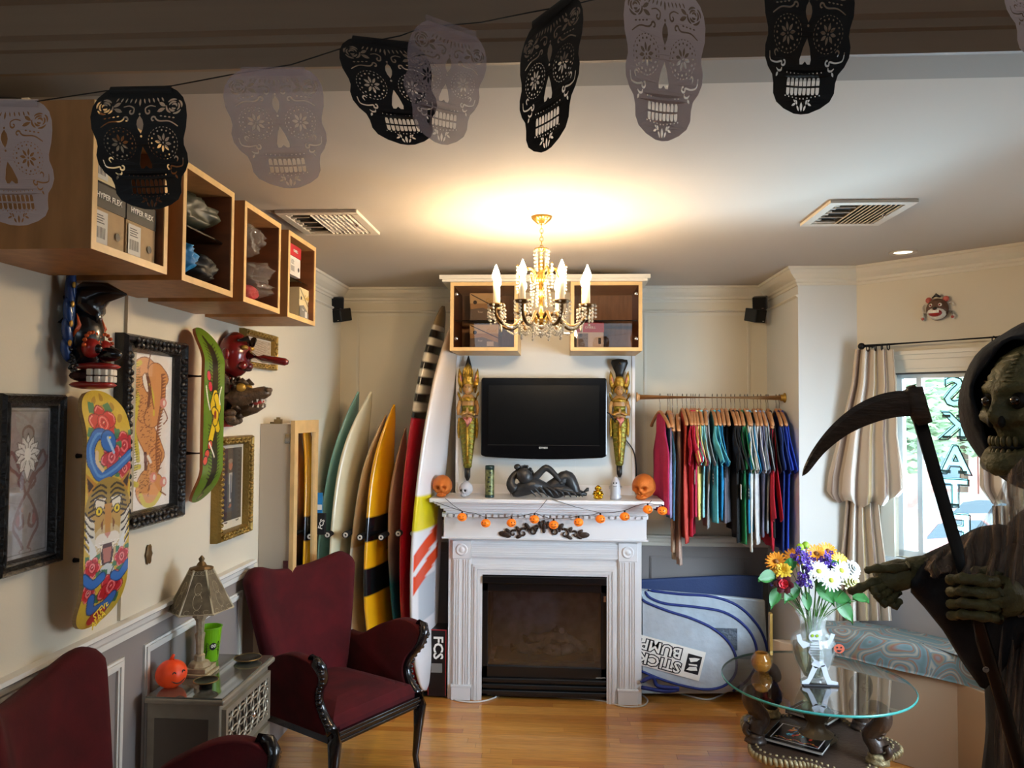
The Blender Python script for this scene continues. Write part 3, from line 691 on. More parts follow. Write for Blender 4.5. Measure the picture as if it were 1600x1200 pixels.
def rose(x, yv, R):
    A = cv.asp
    for an in (.9, 2.2, 3.6, 5.4): cv.poly([(x+.7*R*math.cos(an), yv+.7*R*math.sin(an)/A), (x+1.25*R*math.cos(an-.3), yv+1.25*R*math.sin(an-.3)/A), (x+1.6*R*math.cos(an), yv+1.6*R*math.sin(an)/A), (x+1.15*R*math.cos(an+.35), yv+1.15*R*math.sin(an+.35)/A)], '3d7a52')
    for k in range(5):
        q = k*2*PI/5+.5+x*3; cx, cy = x+.55*R*math.cos(q), yv+.5*R*math.sin(q)/A
        cv.ell(cx, cy, R*.60, R*.50, Rd, q).ell(cx, cy, R*.54, R*.44, Rr, q)
        cv.line([(cx+.42*R*math.cos(q-.8), cy+.42*R*math.sin(q-.8)/A), (cx+.5*R*math.cos(q), cy+.5*R*math.sin(q)/A), (cx+.42*R*math.cos(q+.8), cy+.42*R*math.sin(q+.8)/A)], .022, Rp)
    cv.ell(x, yv, R*.50, R*.54, Rd).ell(x, yv, R*.45, R*.49, 'cc2c38')
    for sg in (-1, 1): cv.line([(x, yv-.42*R/A), (x+sg*.30*R, yv-.1*R/A), (x+sg*.22*R, yv+.26*R/A), (x, yv+.38*R/A)], .022, Rp); cv.line([(x, yv-.2*R/A), (x+sg*.14*R, yv), (x+sg*.05*R, yv+.2*R/A)], .016, Rd)
    cv.line([(x-.05*R, yv), (x+.06*R, yv+.1*R/A)], .014, 'f4c8c0')
rose(.40, .86, .28); rose(.84, .76, .24); rose(.55, .715, .22); rose(.86, .66, .16)
for w_, c_ in ((.20, Bd), (.165, Bl), (.045, '5f98d8')):
    cv.line([(.12, .70), (.08, .76), (.22, .815), (.42, .805), (.55, .77)], w_, c_); cv.line([(.12, .70), (.30, .64), (.6, .66), (.8, .69), (.98, .72)], w_*.9, c_)
cv.ell(.47, .785, .17, .20, Bd, .6).ell(.47, .785, .15, .18, Bl, .6).line([(.45, .80), (.60, .735)], .05, '9fc4ee'); cv.ell(.50, .80, .03, .02, 'e8c83c')
cv.line([(.22, .74), (.24, .70), (.36, .665)], .07, 'd9c29a')
# tiger head
cv.ell(.5, .49, .50, .56, '9c8434').ell(.5, .42, .44, .40, 'b99a52').ell(.5, .36, .34, .30, 'c9b88a')
for s_ in (-1, 1):
    g = lambda x: .5+s_*x
    cv.poly([(g(.50), .66), (g(.44), .56), (g(.26), .61)], 'b8862e'); cv.poly([(g(.47), .64), (g(.43), .58), (g(.33), .605)], '3a2416')
    cv.poly([(g(.50), .50), (g(.42), .38), (g(.24), .30), (g(.30), .46)], 'd8d8cc')
    for k in range(6):
        yv = .60-.022*k; cv.line([(g(.05), yv-.012), (g(.18), yv+.004), (g(.34+.02*k), yv-.014)], .035, '20180f')
    for k in range(5):
        yv = .47-.032*k; cv.line([(g(.49), yv+.03), (g(.40), yv), (g(.30+.01*k), yv-.012)], .035, '1f1a14'); cv.line([(g(.46), yv+.012), (g(.38), yv-.014)], .02, 'e6e4da')
    cv.poly([(g(.06), .545), (g(.30), .55), (g(.26), .50), (g(.10), .505)], 'e4e0d0'); cv.line([(g(.06), .53), (g(.26), .545), (g(.33), .51)], .025, '1f1a14')
    cv.ell(g(.20), .495, .085, .085, '1f1a14').ell(g(.20), .495, .066, .066, 'e8d22c').ell(g(.20), .495, .022, .03, '111111')
    cv.ell(g(.12), .37, .15, .12, 'e6e2d8'); cv.poly([(g(.10), .46), (g(.16), .44), (g(.12), .40)], '7a4a22')
    for k in range(3): cv.line([(g(.08), .365-.008*k), (g(.34), .355-.022*k)], .008, 'f4f4f0')
    cv.poly([(g(.24), .34), (g(.40), .40), (g(.36), .26), (g(.2), .27)], 'dfe4e4')
cv.poly([(.42, .52), (.58, .52), (.56, .40), (.44, .40)], 'c08c3c'); cv.poly([(.42, .40), (.58, .40), (.5, .375)], 'c98a7a')
cv.poly([(.34, .355), (.66, .355), (.62, .265), (.38, .265)], '3a0f10'); cv.poly([(.40, .335), (.60, .335), (.57, .275), (.43, .275)], 'b06a5c')
for x in (.37, .63): cv.poly([(x-.03, .352), (x+.03, .352), (x, .32)], 'f0ecd8'); cv.poly([(x-.02, .268), (x+.02, .268), (x, .295)], 'f0ecd8')
cv.ell(.5, .235, .17, .13, 'c9d2d6').line([(.34, .25), (.5, .205), (.66, .25)], .02, '2a3036')
rose(.18, .27, .16); rose(.84, .28, .16); rose(.12, .17, .15); rose(.62, .165, .26)
for w_, c_ in ((.17, Bd), (.13, Bl)): cv.line([(.02, .235), (.2, .20), (.4, .22)], w_, c_); cv.line([(.98, .24), (.8, .20), (.66, .21)], w_, c_); cv.line([(.22, .14), (.30, .085), (.55, .09), (.74, .12), (.66, .06)], w_, c_)
cv.ell(.50, .045, .24, .11, Rr, .25)
P0, P1 = atX(119, 793, XL+.08), atX(190, 793, XL+.08); top = atX(152, 610, XL+.05); bot = atX(144, 977, XL+.05); hw = (P1.y-P0.y)/2; cy = (P0.y+P1.y)/2
tg = deck('tiger_skateboard', 'yellow skateboard deck painted with a tiger, blue snake and red roses', [(cy, bot.z), (cy, top.z)], hw, cv, M('maple_ply', 'b99a6a', .5, var=.1, vs=40, stretch=(1, 1, 4)), .05)
w_ = M('yellow_ink', 'e6c83a', .4)
for i, s_ in enumerate(('STEVE', 'ALBA')):
    text_obj(s_, .030, basis((XL+.10-.012, cy+.005-.012*i, bot.z+.052-.026*i), (0, 1, .45), (0, -.45, 1)), w_, tg, 'lettering', bold=.0006)
cv = Canvas(70, 330, '5d7f1c'); cv.speck(.1, 12, 5)
K_ = '14120c'
for s0, s1 in (((.45, .88), (.52, .60)), ((.55, .12), (.5, .42))):
    cv.line([s0, ((s0[0]+s1[0])/2+.05, (s0[1]+s1[1])/2), s1], .27, K_); cv.line([(s0[0]-.1, s0[1]+(.06 if s0[1] > .5 else -.05)), s0], .12, K_)
    for i in range(16):
        t_ = i/15; x = s0[0]*(1-t_)+s1[0]*t_; yv = s0[1]*(1-t_)+s1[1]*t_; cv.line([(x, yv), (x-.26, yv+.025)], .03, K_, smooth=False); cv.line([(x, yv), (x+.26, yv+.03)], .03, K_, smooth=False)
for pts in ([(.55, .62), (.42, .55), (.55, .50), (.50, .44), (.36, .36)], [(.6, .60), (.72, .54), (.60, .49), (.70, .42)], [(.5, .52), (.62, .50), (.56, .46)]):
    cv.line(pts, .27, K_); cv.line(pts, .20, 'e6c41c')
for (x, yv) in ((.30, .66), (.22, .72)): cv.ell(x, yv, .10, .16, K_, .3).ell(x, yv, .08, .13, 'd8324a', .3)
for (x, yv) in ((.34, .33), (.2, .28), (.12, .245)): cv.ell(x, yv, .12, .14, K_, -.5).ell(x, yv, .09, .11, 'e0503a', -.5)
cv.line([(.1, .66), (.2, .58), (.3, .53)], .05, 'f0ede0').line([(.85, .66), (.75, .60), (.8, .56)], .05, 'f0ede0').line([(.3, .34), (.5, .28), (.55, .26)], .05, 'f0ede0')
cv.ell(.56, .50, .06, .12, '8a1f1c').ell(.5, .035, .14, .10, K_, .5).ell(.5, .035, .10, .06, '8a7a4a', .5)
P0, P1 = atX(307, 640, XL+.09), atX(341, 640, XL+.09); top = atX(318, 513, XL+.05); bot = atX(304, 786, XL+.05); hw = (P1.y-P0.y)/2; cy = (P0.y+P1.y)/2
deck('green_skateboard', 'lime green skateboard deck with a black and yellow flame figure', [(cy, bot.z), (cy, top.z)], hw*.95, cv, M('maple_ply_orange', 'b06a3a', .5), .07, .11)

# ---------------- carved masks ----------------
def wm_(px, py, d=.06):                      # local frame on the left wall: out, along the wall (+Y), up
    p = atX(px, py, XL+d); o = Vector((XL, p.y, p.z)); return lambda a, s, z: o+Vector((a, s, z))
mk = M('mask_black', '14151a', .25, coat=.5); mbk = M('mask_blue', '1c3f7c', .3, coat=.4); mr = M('mask_red', '9c1f1c', .3, coat=.4); mo = M('mask_orange', 'cf5a22', .35); mw = M('mask_white', 'e4ddd0', .4); mg = M('mask_gold', 'b08a3a', .4, metal=.5)
f0_ = wm_(141, 528, .07); f = lambda a, s, z: f0_(a*1.1, s*1.1, z*1.12)
t = thing('bird_mask', 'black and blue carved bird demon mask with red mouth and white teeth', 'mask', f(0, 0, -.14))
mb = MB().ell(f(.045, 0, .0), (.055, .062, .095), 18, 12); mb.tube([f(.03, 0, .03), f(.045, 0, .09), f(.07, 0, .115), f(.11, 0, .124), f(.165, .0, .118)], [.062, .062, .05, .03, .003], 14)
mb.build('face', t, mk, smooth=True)
for s_ in (-1, 1):
    for k in range(5):
        z = -.07+.045*k; a = .03; L_ = .035+.012*k if k < 4 else .08
        mb = MB().ell(f(a+.012, s_*(.07-.004*k), z+.03), (.014, .014, L_), 10, 8, mtx=Matrix.Rotation(s_*-.35+s_*.06*k, 3, 'X')); fe = mb.build('feather', t, mbk, smooth=True)
        MB().ell(f(a+.028, s_*(.078-.004*k), z+.03+L_*.55), (.004, .008, .010), 8, 6).build('feather_eye', fe, mg, smooth=True)
    e = MB().ell(f(.085, s_*.028, -.03), (.026, .030, .030), 14, 10).build('eye', t, mr, smooth=True)
    MB().ell(f(.105, s_*.030, -.032), (.014, .014, .014), 10, 8).build('pupil', e, mk, smooth=True)
    m_ = MB()
    for k in range(9): q = PI*k/8; m_.ell(f(.088, s_*.028+.036*math.cos(q), -.024+.036*math.sin(q)), (.008, .006, .006), 6, 5)
    m_.build('brow', t, mo, smooth=True)
    m_ = MB()
    for k in range(20): m_.ell(f(.05+.02*rnd.random(), s_*(.062+.012*rnd.random()), -.095+.06*rnd.random()), .0055, 6, 5)
    m_.build('hair_curls', t, mk, smooth=True)
    MB().tube([f(.05, s_*.05, .0), f(.07, s_*.058, .03), f(.06, s_*.055, .06)], [.008, .006, .001], 6).build('orange_flame', t, mo, smooth=True)
MB().ell(f(.12, 0, -.045), (.04, .022, .022), 12, 8).build('nose', t, mk, smooth=True)
MB().ell(f(.085, 0, -.078), (.07, .052, .013), 14, 6).build('upper_lip', t, mr, smooth=True)
MB().ell(f(.075, 0, -.128), (.07, .050, .014), 14, 6).build('lower_lip', t, mr, smooth=True)
for k in range(8):
    q = -1.2+k*2.4/7
    for z in (-.094, -.113): MB().box(*sum(([c-.0075, c+.0075] for c in f(.070+.058*math.cos(q), .042*math.sin(q), z)[:2]), []), f(0, 0, z).z-.009, f(0, 0, z).z+.009).build('tooth', t, mw, bevel=.002)
MB().ell(f(.06, 0, -.103), (.055, .04, .02), 12, 8).build('mouth', t, M('mouth_dark', '300808', .6))
f = wm_(168, 575, .02); br = M('old_bronze', '6b5434', .45, metal=.5, bump=.3)
t = thing('bronze_ornament', 'round brown cast metal ornament hanging beside the bird mask', 'ornament', f(0, 0, -.05))
MB().lathe([(.012, 0), (.033, 0), (.038, .004), (.033, .009), (.012, .009), (.012, 0)], 20, f(.004, 0, .01), mtx=Matrix.Rotation(PI/2, 3, 'Y'), cap=False).build('ring', t, br, smooth=True)
for s_ in (-1, 1): MB().ell(f(.008, s_*.016, -.035), (.006, .011, .024), 10, 8).build('drop', t, br, smooth=True)
# red long-nosed mask
f1_ = wm_(370, 553, .06); f = lambda a, s, z: f1_(a*1.12, s*1.1, z*1.18); rdm = M('dark_red_lacquer', '6e1616', .25, coat=.7)
t = thing('long_nosed_mask', 'dark red carved mask with a very long straight nose', 'mask', f(0, 0, -.1))
mb = MB().ell(f(.04, 0, 0), (.075, .072, .098), 22, 14, fn=lambda d: 1+.10*(d.z < -.3)*(-d.z-.3)+.05*math.sin(d.y*5)); mb.build('face', t, rdm, smooth=True)
MB().tube([f(.10, 0, -.005), f(.16, .0, -.018), f(.25, .0, -.030), f(.262, 0, -.032)], [.024, .019, .017, .010], 12).build('nose', t, rdm, smooth=True)
for s_ in (-1, 1):
    MB().ell(f(.098, s_*.032, .022), (.016, .020, .011), 10, 8).build('eye', t, mg, smooth=True)
    MB().tube([f(.112, s_*.008, .034), f(.108, s_*.035, .055), f(.08, s_*.058, .045)], [.012, .014, .004], 8).build('eyebrow', t, mk, smooth=True)
    MB().ell(f(.04, s_*.074, -.005), (.018, .010, .026), 10, 8).build('ear', t, rdm, smooth=True)
    MB().ell(f(.09, s_*.028, -.045), (.022, .024, .020), 10, 8).build('cheek', t, rdm, smooth=True)
MB().ell(f(.098, 0, -.060), (.018, .028, .008), 12, 6).build('mouth', t, MATS['mouth_dark'], smooth=True)
struct(MB().tube([atX(362, 530.5, XL+.004), atX(369, 531, XL+.03)], .002, 6), 'nail', ink)
bpy.data.objects['nail'].pop('kind'); tag(bpy.data.objects['nail'], 'small black nail in the wall left of the red long-nosed mask', 'nail')
# dragon head on plaque
f = wm_(366, 625, .05); dg = M('carved_green_brown', '54402c', .4, var=.35, vs=60, coat=.3, bump=.5, bs=120)
t = thing('dragon_head_carving', 'carved wooden dragon head with open toothed mouth on a red plaque', 'wall carving', f(0, 0, -.12))
mb = MB(); pl_ = [(-.07, -.12), (.07, -.12), (.085, -.02), (.075, .08), (.03, .10), (0, .12), (-.03, .10), (-.075, .08), (-.085, -.02)]
mb.prism(pl_, lambda a, b, w: f(w, a, b), .001, .016); mb.build('plaque', t, mr)
mb = MB().tube([f(.015, 0, .0), f(.06, 0, .01), f(.10, 0, .015), f(.14, 0, .02), f(.19, 0, .035), f(.215, 0, .032)], [.07, .06, .048, .034, .028, .012], 14); mb.build('snout', t, dg, smooth=True)
MB().tube([f(.06, 0, -.03), f(.10, 0, -.045), f(.15, 0, -.038), f(.19, 0, -.022)], [.05, .032, .02, .010], 12).build('jaw', t, dg, smooth=True)
MB().tube([f(.10, 0, -.02), f(.15, 0, -.018), f(.185, 0, -.005)], [.022, .014, .004], 8).build('tongue', t, M('mouth_red', 'b0423c', .35), smooth=True)
for s_ in (-1, 1):
    MB().ell(f(.095, s_*.035, .055), (.022, .018, .020), 12, 8).build('eye', t, mg, smooth=True)
    MB().tube([f(.07, s_*.03, .075), f(.10, s_*.035, .085), f(.125, s_*.03, .07)], [.006, .014, .005], 8).build('eyebrow', t, dg, smooth=True)
    MB().tube([f(.03, s_*.05, .04), f(.04, s_*.07, .09), f(.03, s_*.07, .12)], [.022, .016, .003], 8).build('ear', t, dg, smooth=True)
    MB().ell(f(.205, s_*.014, .045), (.014, .011, .012), 8, 6).build('nostril', t, dg, smooth=True)
    for k in range(4):
        x = .12+.022*k
        MB().tube([f(x, s_*.022, .004), f(x, s_*.022, -.012)], [.006, .001], 6).build('tooth', t, mw)
        MB().tube([f(x, s_*.016, -.032), f(x+.003, s_*.016, -.016)], [.005, .001], 6).build('tooth', t, mw)
mb = MB()
for k in range(7): q = k*2*PI/7; mb.ell(f(.05, .045*math.cos(q), -.07+.028*math.sin(q)), (.03, .018, .018), 10, 7)
mb.build('mane_curls', t, dg, smooth=True)
mb = MB()
for k in range(7): mb.tube([f(.03, -.05+.016*k, .07), f(.03+.01*(k % 2), -.055+.018*k, .105)], [.012, .002], 6)
mb.build('crest', t, dg, smooth=True)
# little plaque under the dragon print
f = wm_(233, 866, .005)
t = solo(MB().ell(f(.004, 0, 0), (.006, .022, .036), 12, 8, fn=lambda d: 1+.15*math.cos(6*math.atan2(d.z, d.y))), 'wall_plaque', br, 'small dark bronze plaque on the wall below the dragon print', 'plaque', smooth=True)

# ---------------- narrow display cabinet in the left corner ----------------
CX, CY0, CY1, CZ, CB = -1.335, 3.70, 4.06, 1.665, .88
greyp = M('pale_grey_laminate', 'b9ad9c', .5)
t = thing('display_cabinet', 'tall pale grey cabinet with a light wood framed glass door', 'cabinet', ((XL+CX)/2, (CY0+CY1)/2, 0))
MB().box(XL+.002, CX, CY0, CY0+.012, CB, CZ).build('side_panel', t, greyp); MB().box(XL+.002, CX, CY1-.012, CY1, CB, CZ).build('side_panel', t, greyp)
MB().box(XL+.002, XL+.012, CY0+.012, CY1-.012, CB, CZ).build('back_panel', t, greyp); MB().box(XL+.002, CX, CY0, CY1, CZ, CZ+.012).build('top_panel', t, greyp); MB().box(XL+.012, CX, CY0+.012, CY1-.012, CB, CB+.02).build('bottom_panel', t, greyp)
for z in (1.08, 1.28): MB().box(XL+.014, CX-.01, CY0+.013, CY1-.013, z, z+.012).build('shelf', t, greyp)
dr = MB().box(CX+.001, CX+.022, CY0-.01, CY0+.04, CB, CZ+.03).box(CX+.001, CX+.022, CY1-.05, CY1, CB, CZ+.03).box(CX+.001, CX+.022, CY0+.04, CY1-.05, CZ-.035, CZ+.03).box(CX+.001, CX+.022, CY0+.04, CY1-.05, CB, CB+.05).build('door_frame', t, edge)
MB().box(CX+.008, CX+.012, CY0+.04, CY1-.05, CB+.05, CZ-.035).build('door_glass', dr, glass_mat('mirror_glass', (.5, .5, .48), .45))
for z in (1.58, .95): MB().box(CX-.03, CX-.005, CY0-.003, CY0, z, z+.05).build('hinge', t, chrome)
solo(MB().box(-1.46, -1.445, 3.74, 3.765, CZ+.012, CZ+.022).box(-1.44, -1.405, 3.74, 3.765, CZ+.012, CZ+.035).box(-1.43, -1.415, 3.745, 3.76, CZ+.035, CZ+.045), 'metal_latch', M('dull_brass', '8a7a5a', .4, metal=.8), 'small metal bracket lying on the pale grey corner cabinet', 'bracket')
# goods behind the cabinet glass
for z, w_, h_, c_, lb in ((1.292, .12, .16, mg, 'gold packet on the top shelf behind the corner cabinet glass'), (1.092, .14, .16, blk, 'black packet on the middle shelf behind the corner cabinet glass'), (.902, .14, .14, creamc, 'cream packet on the low shelf behind the corner cabinet glass')):
    solo(MB().box(XL+.03, CX-.03, CY0+.1, CY0+.1+w_, z+.001, z+h_), 'packet', c_, lb, 'packet', 'packets in the corner cabinet', bevel=.003)
# ---------------- nightstand and what stands on it ----------------
champ = M('champagne_metal_leaf', 'a39a88', .32, metal=.45, var=.1, vs=12); champd = M('mirror_inlay', '57504a', .15, metal=.8)
NX0, NX1, NY0, NY1, NZ = XL+.045, -1.165, 2.60, 3.08, .74
t = thing('nightstand', 'silver gold nightstand with lattice drawer fronts and a glass covered top', 'nightstand', ((NX0+NX1)/2, (NY0+NY1)/2, 0))
MB().box(NX0, NX1-.02, NY0+.02, NY1-.02, .05, NZ-.025).build('carcass', t, champ, bevel=.004)
MB().box(NX0, NX1+.002, NY0, NY1, NZ-.025, NZ-.006).build('top', t, champ, bevel=.006)
MB().box(NX0+.003, NX1-.006, NY0+.006, NY1-.006, NZ-.006, NZ).build('glass_top', t, M('glass_top_green', '6f7066', .05, metal=.3, coat=1))
MB().box(NX0+.01, NX1-.012, NY0+.01, NY1-.01, 0, .07).build('plinth', t, champ, bevel=.005)
MB().box(NX0+.03, NX1-.06, NY0+.017, NY0+.02, .12, .66).build('side_inlay', t, M('side_leaf', '6d645a', .3, metal=.6))
for z0, z1 in ((.50, .69), (.29, .48), (.08, .27)):
    d = MB().box(NX1-.02, NX1-.012, NY0+.035, NY1-.035, z0, z1).build('drawer', t, champ)
    MB().box(NX1-.012, NX1-.010, NY0+.055, NY1-.055, z0+.02, z1-.02).build('mirror_panel', d, champd)
    mb = MB(); nx, nz = 6, 3; sy = (NY1-NY0-.11)/nx; sz = (z1-z0-.04)/nz
    for i in range(nx+1):
        for j in range(nz+1):
            c = Vector((NX1-.007, NY0+.055+i*sy, z0+.02+j*sz))
            if 0 < i < nx and 0 < j < nz or (i+j) % 1 == 0:
                for q0 in range(4):
                    pts = []
                    for k in range(5):
                        q = q0*PI/2+k*PI/8; y = c.y+sy*.98*math.cos(q)*.72; z = c.z+sz*.98*math.sin(q)*.72
                        pts.append((c.x, min(max(y, NY0+.055), NY1-.055), min(max(z, z0+.02), z1-.02)))
                    mb.tube(pts, .0035, 4)
    tag(mb.build('lattice', d, champ), kind='stuff')
    mb = MB()
    for (a0, a1, b0, b1) in ((NY0+.035, NY1-.035, z1-.02, z1), (NY0+.035, NY1-.035, z0, z0+.02), (NY0+.0352, NY0+.055, z0+.02, z1-.02), (NY1-.055, NY1-.0352, z0+.02, z1-.02)): mb.box(NX1-.012, NX1-.003, a0, a1, b0, b1)
    mb.build('drawer_rim', d, champ)
    MB().ell((NX1+.010, (NY0+NY1)/2, (z0+z1)/2), .012, 10, 7).build('knob', d, chrome, smooth=True)
# lamp
ivory = M('aged_ivory', 'a89878', .5, var=.2, vs=40, bump=.3, bs=70); shade = M('pierced_shade', '6a5d47', .5, var=.3, vs=30); shadew = M('shade_lattice', 'c2b698', .45)
lx, ly = -1.37, 2.845
t = thing('table_lamp', 'antique ivory column lamp with a six-sided pierced shade', 'lamp', (lx, ly, NZ), 0)
mb = MB().box(lx-.055, lx+.055, ly-.055, ly+.055, NZ, NZ+.012).box(lx-.045, lx+.045, ly-.045, ly+.045, NZ+.012, NZ+.03); mb.lathe([(.045, NZ+.03), (.035, NZ+.045), (.022, NZ+.05)], 8, (lx, ly, 0)); mb.build('base', t, ivory, bevel=.003)
prof = [(.020, .05), (.020, .07), (.014, .075), (.016, .12), (.020, .15), (.015, .155), (.017, .20), (.024, .212), (.030, .215), (.030, .23), (.012, .235)]
MB().lathe([(r, NZ+z) for r, z in prof], 8, (lx, ly, 0)).build('column', t, ivory)
MB().tube([(lx, ly, NZ+.235), (lx, ly, NZ+.40)], .006, 8).build('stem', t, mg)
q0 = .3
def hexp(r, z, k): q = q0+k*PI/3; return Vector((lx+r*math.cos(q), ly+r*math.sin(q), NZ+z))
for k in range(6):
    a, b, c, d = hexp(.118, .245, k), hexp(.118, .245, k+1), hexp(.042, .395, k+1), hexp(.042, .395, k)
    p = MB().add([a, b, c, d], [(0, 1, 2, 3)]).build('shade_panel', t, shade, solid=.003)
    mb = MB()
    for s0, s1 in ((a, b), (b, c), (d, c)): mb.tube([s0, s1], .0045, 6)
    m0 = (a+b)/2; m1 = (c+d)/2
    for v in (.30, .58):
        cc = m0.lerp(m1, v); w = (b-a).normalized(); h = (m1-m0).normalized(); rr = .032*(1-.6*v)
        mb.tube([cc+w*rr*math.cos(q*PI/7)*.6+h*rr*1.15*math.sin(q*PI/7) for q in range(14)], .0022, 4, closed=True)
    for v in (0.06, .94):
        for u in (.2, .5, .8):
            cc = a.lerp(b, u).lerp(d.lerp(c, u), v); mb.tube([cc+(b-a)*.09*math.cos(q*PI/4)+(m1-m0)*.05*math.sin(q*PI/4) for q in range(8)], .002, 4, closed=True)
    mb.build('shade_lattice', p, shadew)
MB().lathe([(.044, NZ+.395), (.044, NZ+.402), (.02, NZ+.408), (.014, NZ+.42), (.008, NZ+.425), (.012, NZ+.435), (.002, NZ+.448)], 12, (lx, ly, 0)).build('finial', t, br, smooth=True)
# orange pumpkin, cup, dishes
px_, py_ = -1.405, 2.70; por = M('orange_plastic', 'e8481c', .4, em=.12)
t = thing('toy_pumpkin', 'orange plastic jack-o-lantern pumpkin on the nightstand', 'pumpkin', (px_, py_, NZ))
rib = lambda d: (1-.035*(1-abs(math.cos(4*math.atan2(d.y, d.x))))*math.sqrt(max(0, 1-d.z*d.z)))
MB().ell((px_, py_, NZ+.048), (.055, .055, .050), 32, 14, fn=rib).build('body', t, por, smooth=True)
MB().tube([(px_, py_, NZ+.092), (px_+.002, py_, NZ+.104), (px_+.008, py_, NZ+.116)], [.012, .007, .005], 8).build('stem', t, por, smooth=True)
mb = MB(); fd = Vector((.72, -.45, 0)).normalized(); fs = Vector((-fd.y, fd.x, 0))
def onp(a, z): r = math.sqrt(max(.01, 1-(z/.05)**2))*.0545; d = fd*math.cos(a)+fs*math.sin(a); return Vector((px_, py_, NZ+.048+z))+d*r
mb.tube([onp(-.5+.1*i, -.012-.012*math.cos(-1.5+.3*i)) for i in range(11)], .0022, 5)
for s_ in (-1, 1): mb.tube([onp(s_*.35-.12+.04*i, .012+.006*math.sin(i*.5)) for i in range(7)], .0024, 5)
mb.build('face_print', t, ink)
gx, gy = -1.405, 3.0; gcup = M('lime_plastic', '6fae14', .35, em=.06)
t = thing('spider_cup', 'lime green cup with a black cartoon spider, behind the lamp', 'cup', (gx, gy, NZ))
MB().lathe([(.034, NZ), (.046, NZ+.128), (.049, NZ+.13), (.049, NZ+.134), (.045, NZ+.134), (.033, NZ+.004)], 28, (gx, gy, 0)).build('cup_body', t, gcup, smooth=False)
fd2 = (Vector((0, 0, 0))-Vector((gx, gy, 0))).normalized(); fs2 = Vector((-fd2.y, fd2.x, 0))
def onc(a, z, o=.0012): r = .034+(.012*z/.128)+o; d = fd2*math.cos(a)+fs2*math.sin(a); return Vector((gx, gy, NZ+z))+d*r
def patchc(a, z, ra, rz_, mat, o, nm):
    mb = MB(); c = onc(a, z, o); mb.add([c]+[onc(a+ra*math.cos(q*PI/8), z+rz_*math.sin(q*PI/8), o) for q in range(16)], [(0, 1+q, 1+(q+1) % 16) for q in range(16)]); return mb.build(nm, t, mat)
patchc(.35, .062, .34, .015, ink, .0006, 'spider_print'); patchc(.25, .064, .12, .007, whitep, .0012, 'spider_eye'); patchc(.50, .064, .12, .007, whitep, .0012, 'spider_eye'); patchc(.25, .064, .04, .003, ink, .0018, 'spider_pupil'); patchc(.50, .064, .04, .003, ink, .0018, 'spider_pupil')
for s_ in (-1, 1):
    for k in range(4): MB().tube([onc(.35+s_*.3, .066-.006*k), onc(.35+s_*.55, .078-.010*k), onc(.35+s_*.7, .066-.014*k)], .0011, 4).build('spider_leg', t, ink)
dish = M('dark_metal_dish', '2b2822', .3, metal=.6); gilt = M('gilt_rim', '9a8558', .3, metal=.8)
def dish_(x, y, r, label, foot):
    t = thing('small_dish', label, 'dish', (x, y, NZ), 0, 'dishes on the nightstand')
    h = .018 if foot else .004
    MB().lathe([(r*.55, NZ), (r*.5, NZ+h*.5), (r*.62, NZ+h), (r, NZ+h+.010), (r*.93, NZ+h+.009), (r*.6, NZ+h+.004), (.001, NZ+h+.003)], 26, (x, y, 0)).build('dish_body', t, dish, smooth=True)
    MB().tube([(x+r*math.cos(q*PI/14), y+r*math.sin(q*PI/14), NZ+h+.010) for q in range(28)], .0022, 5, closed=True).build('rim', t, gilt)
dish_(-1.275, 2.70, .042, 'small dark footed dish in front of the lamp base', True); dish_(-1.245, 3.0, .052, 'flat dark dish with a gilt rim at the far end of the nightstand', False)

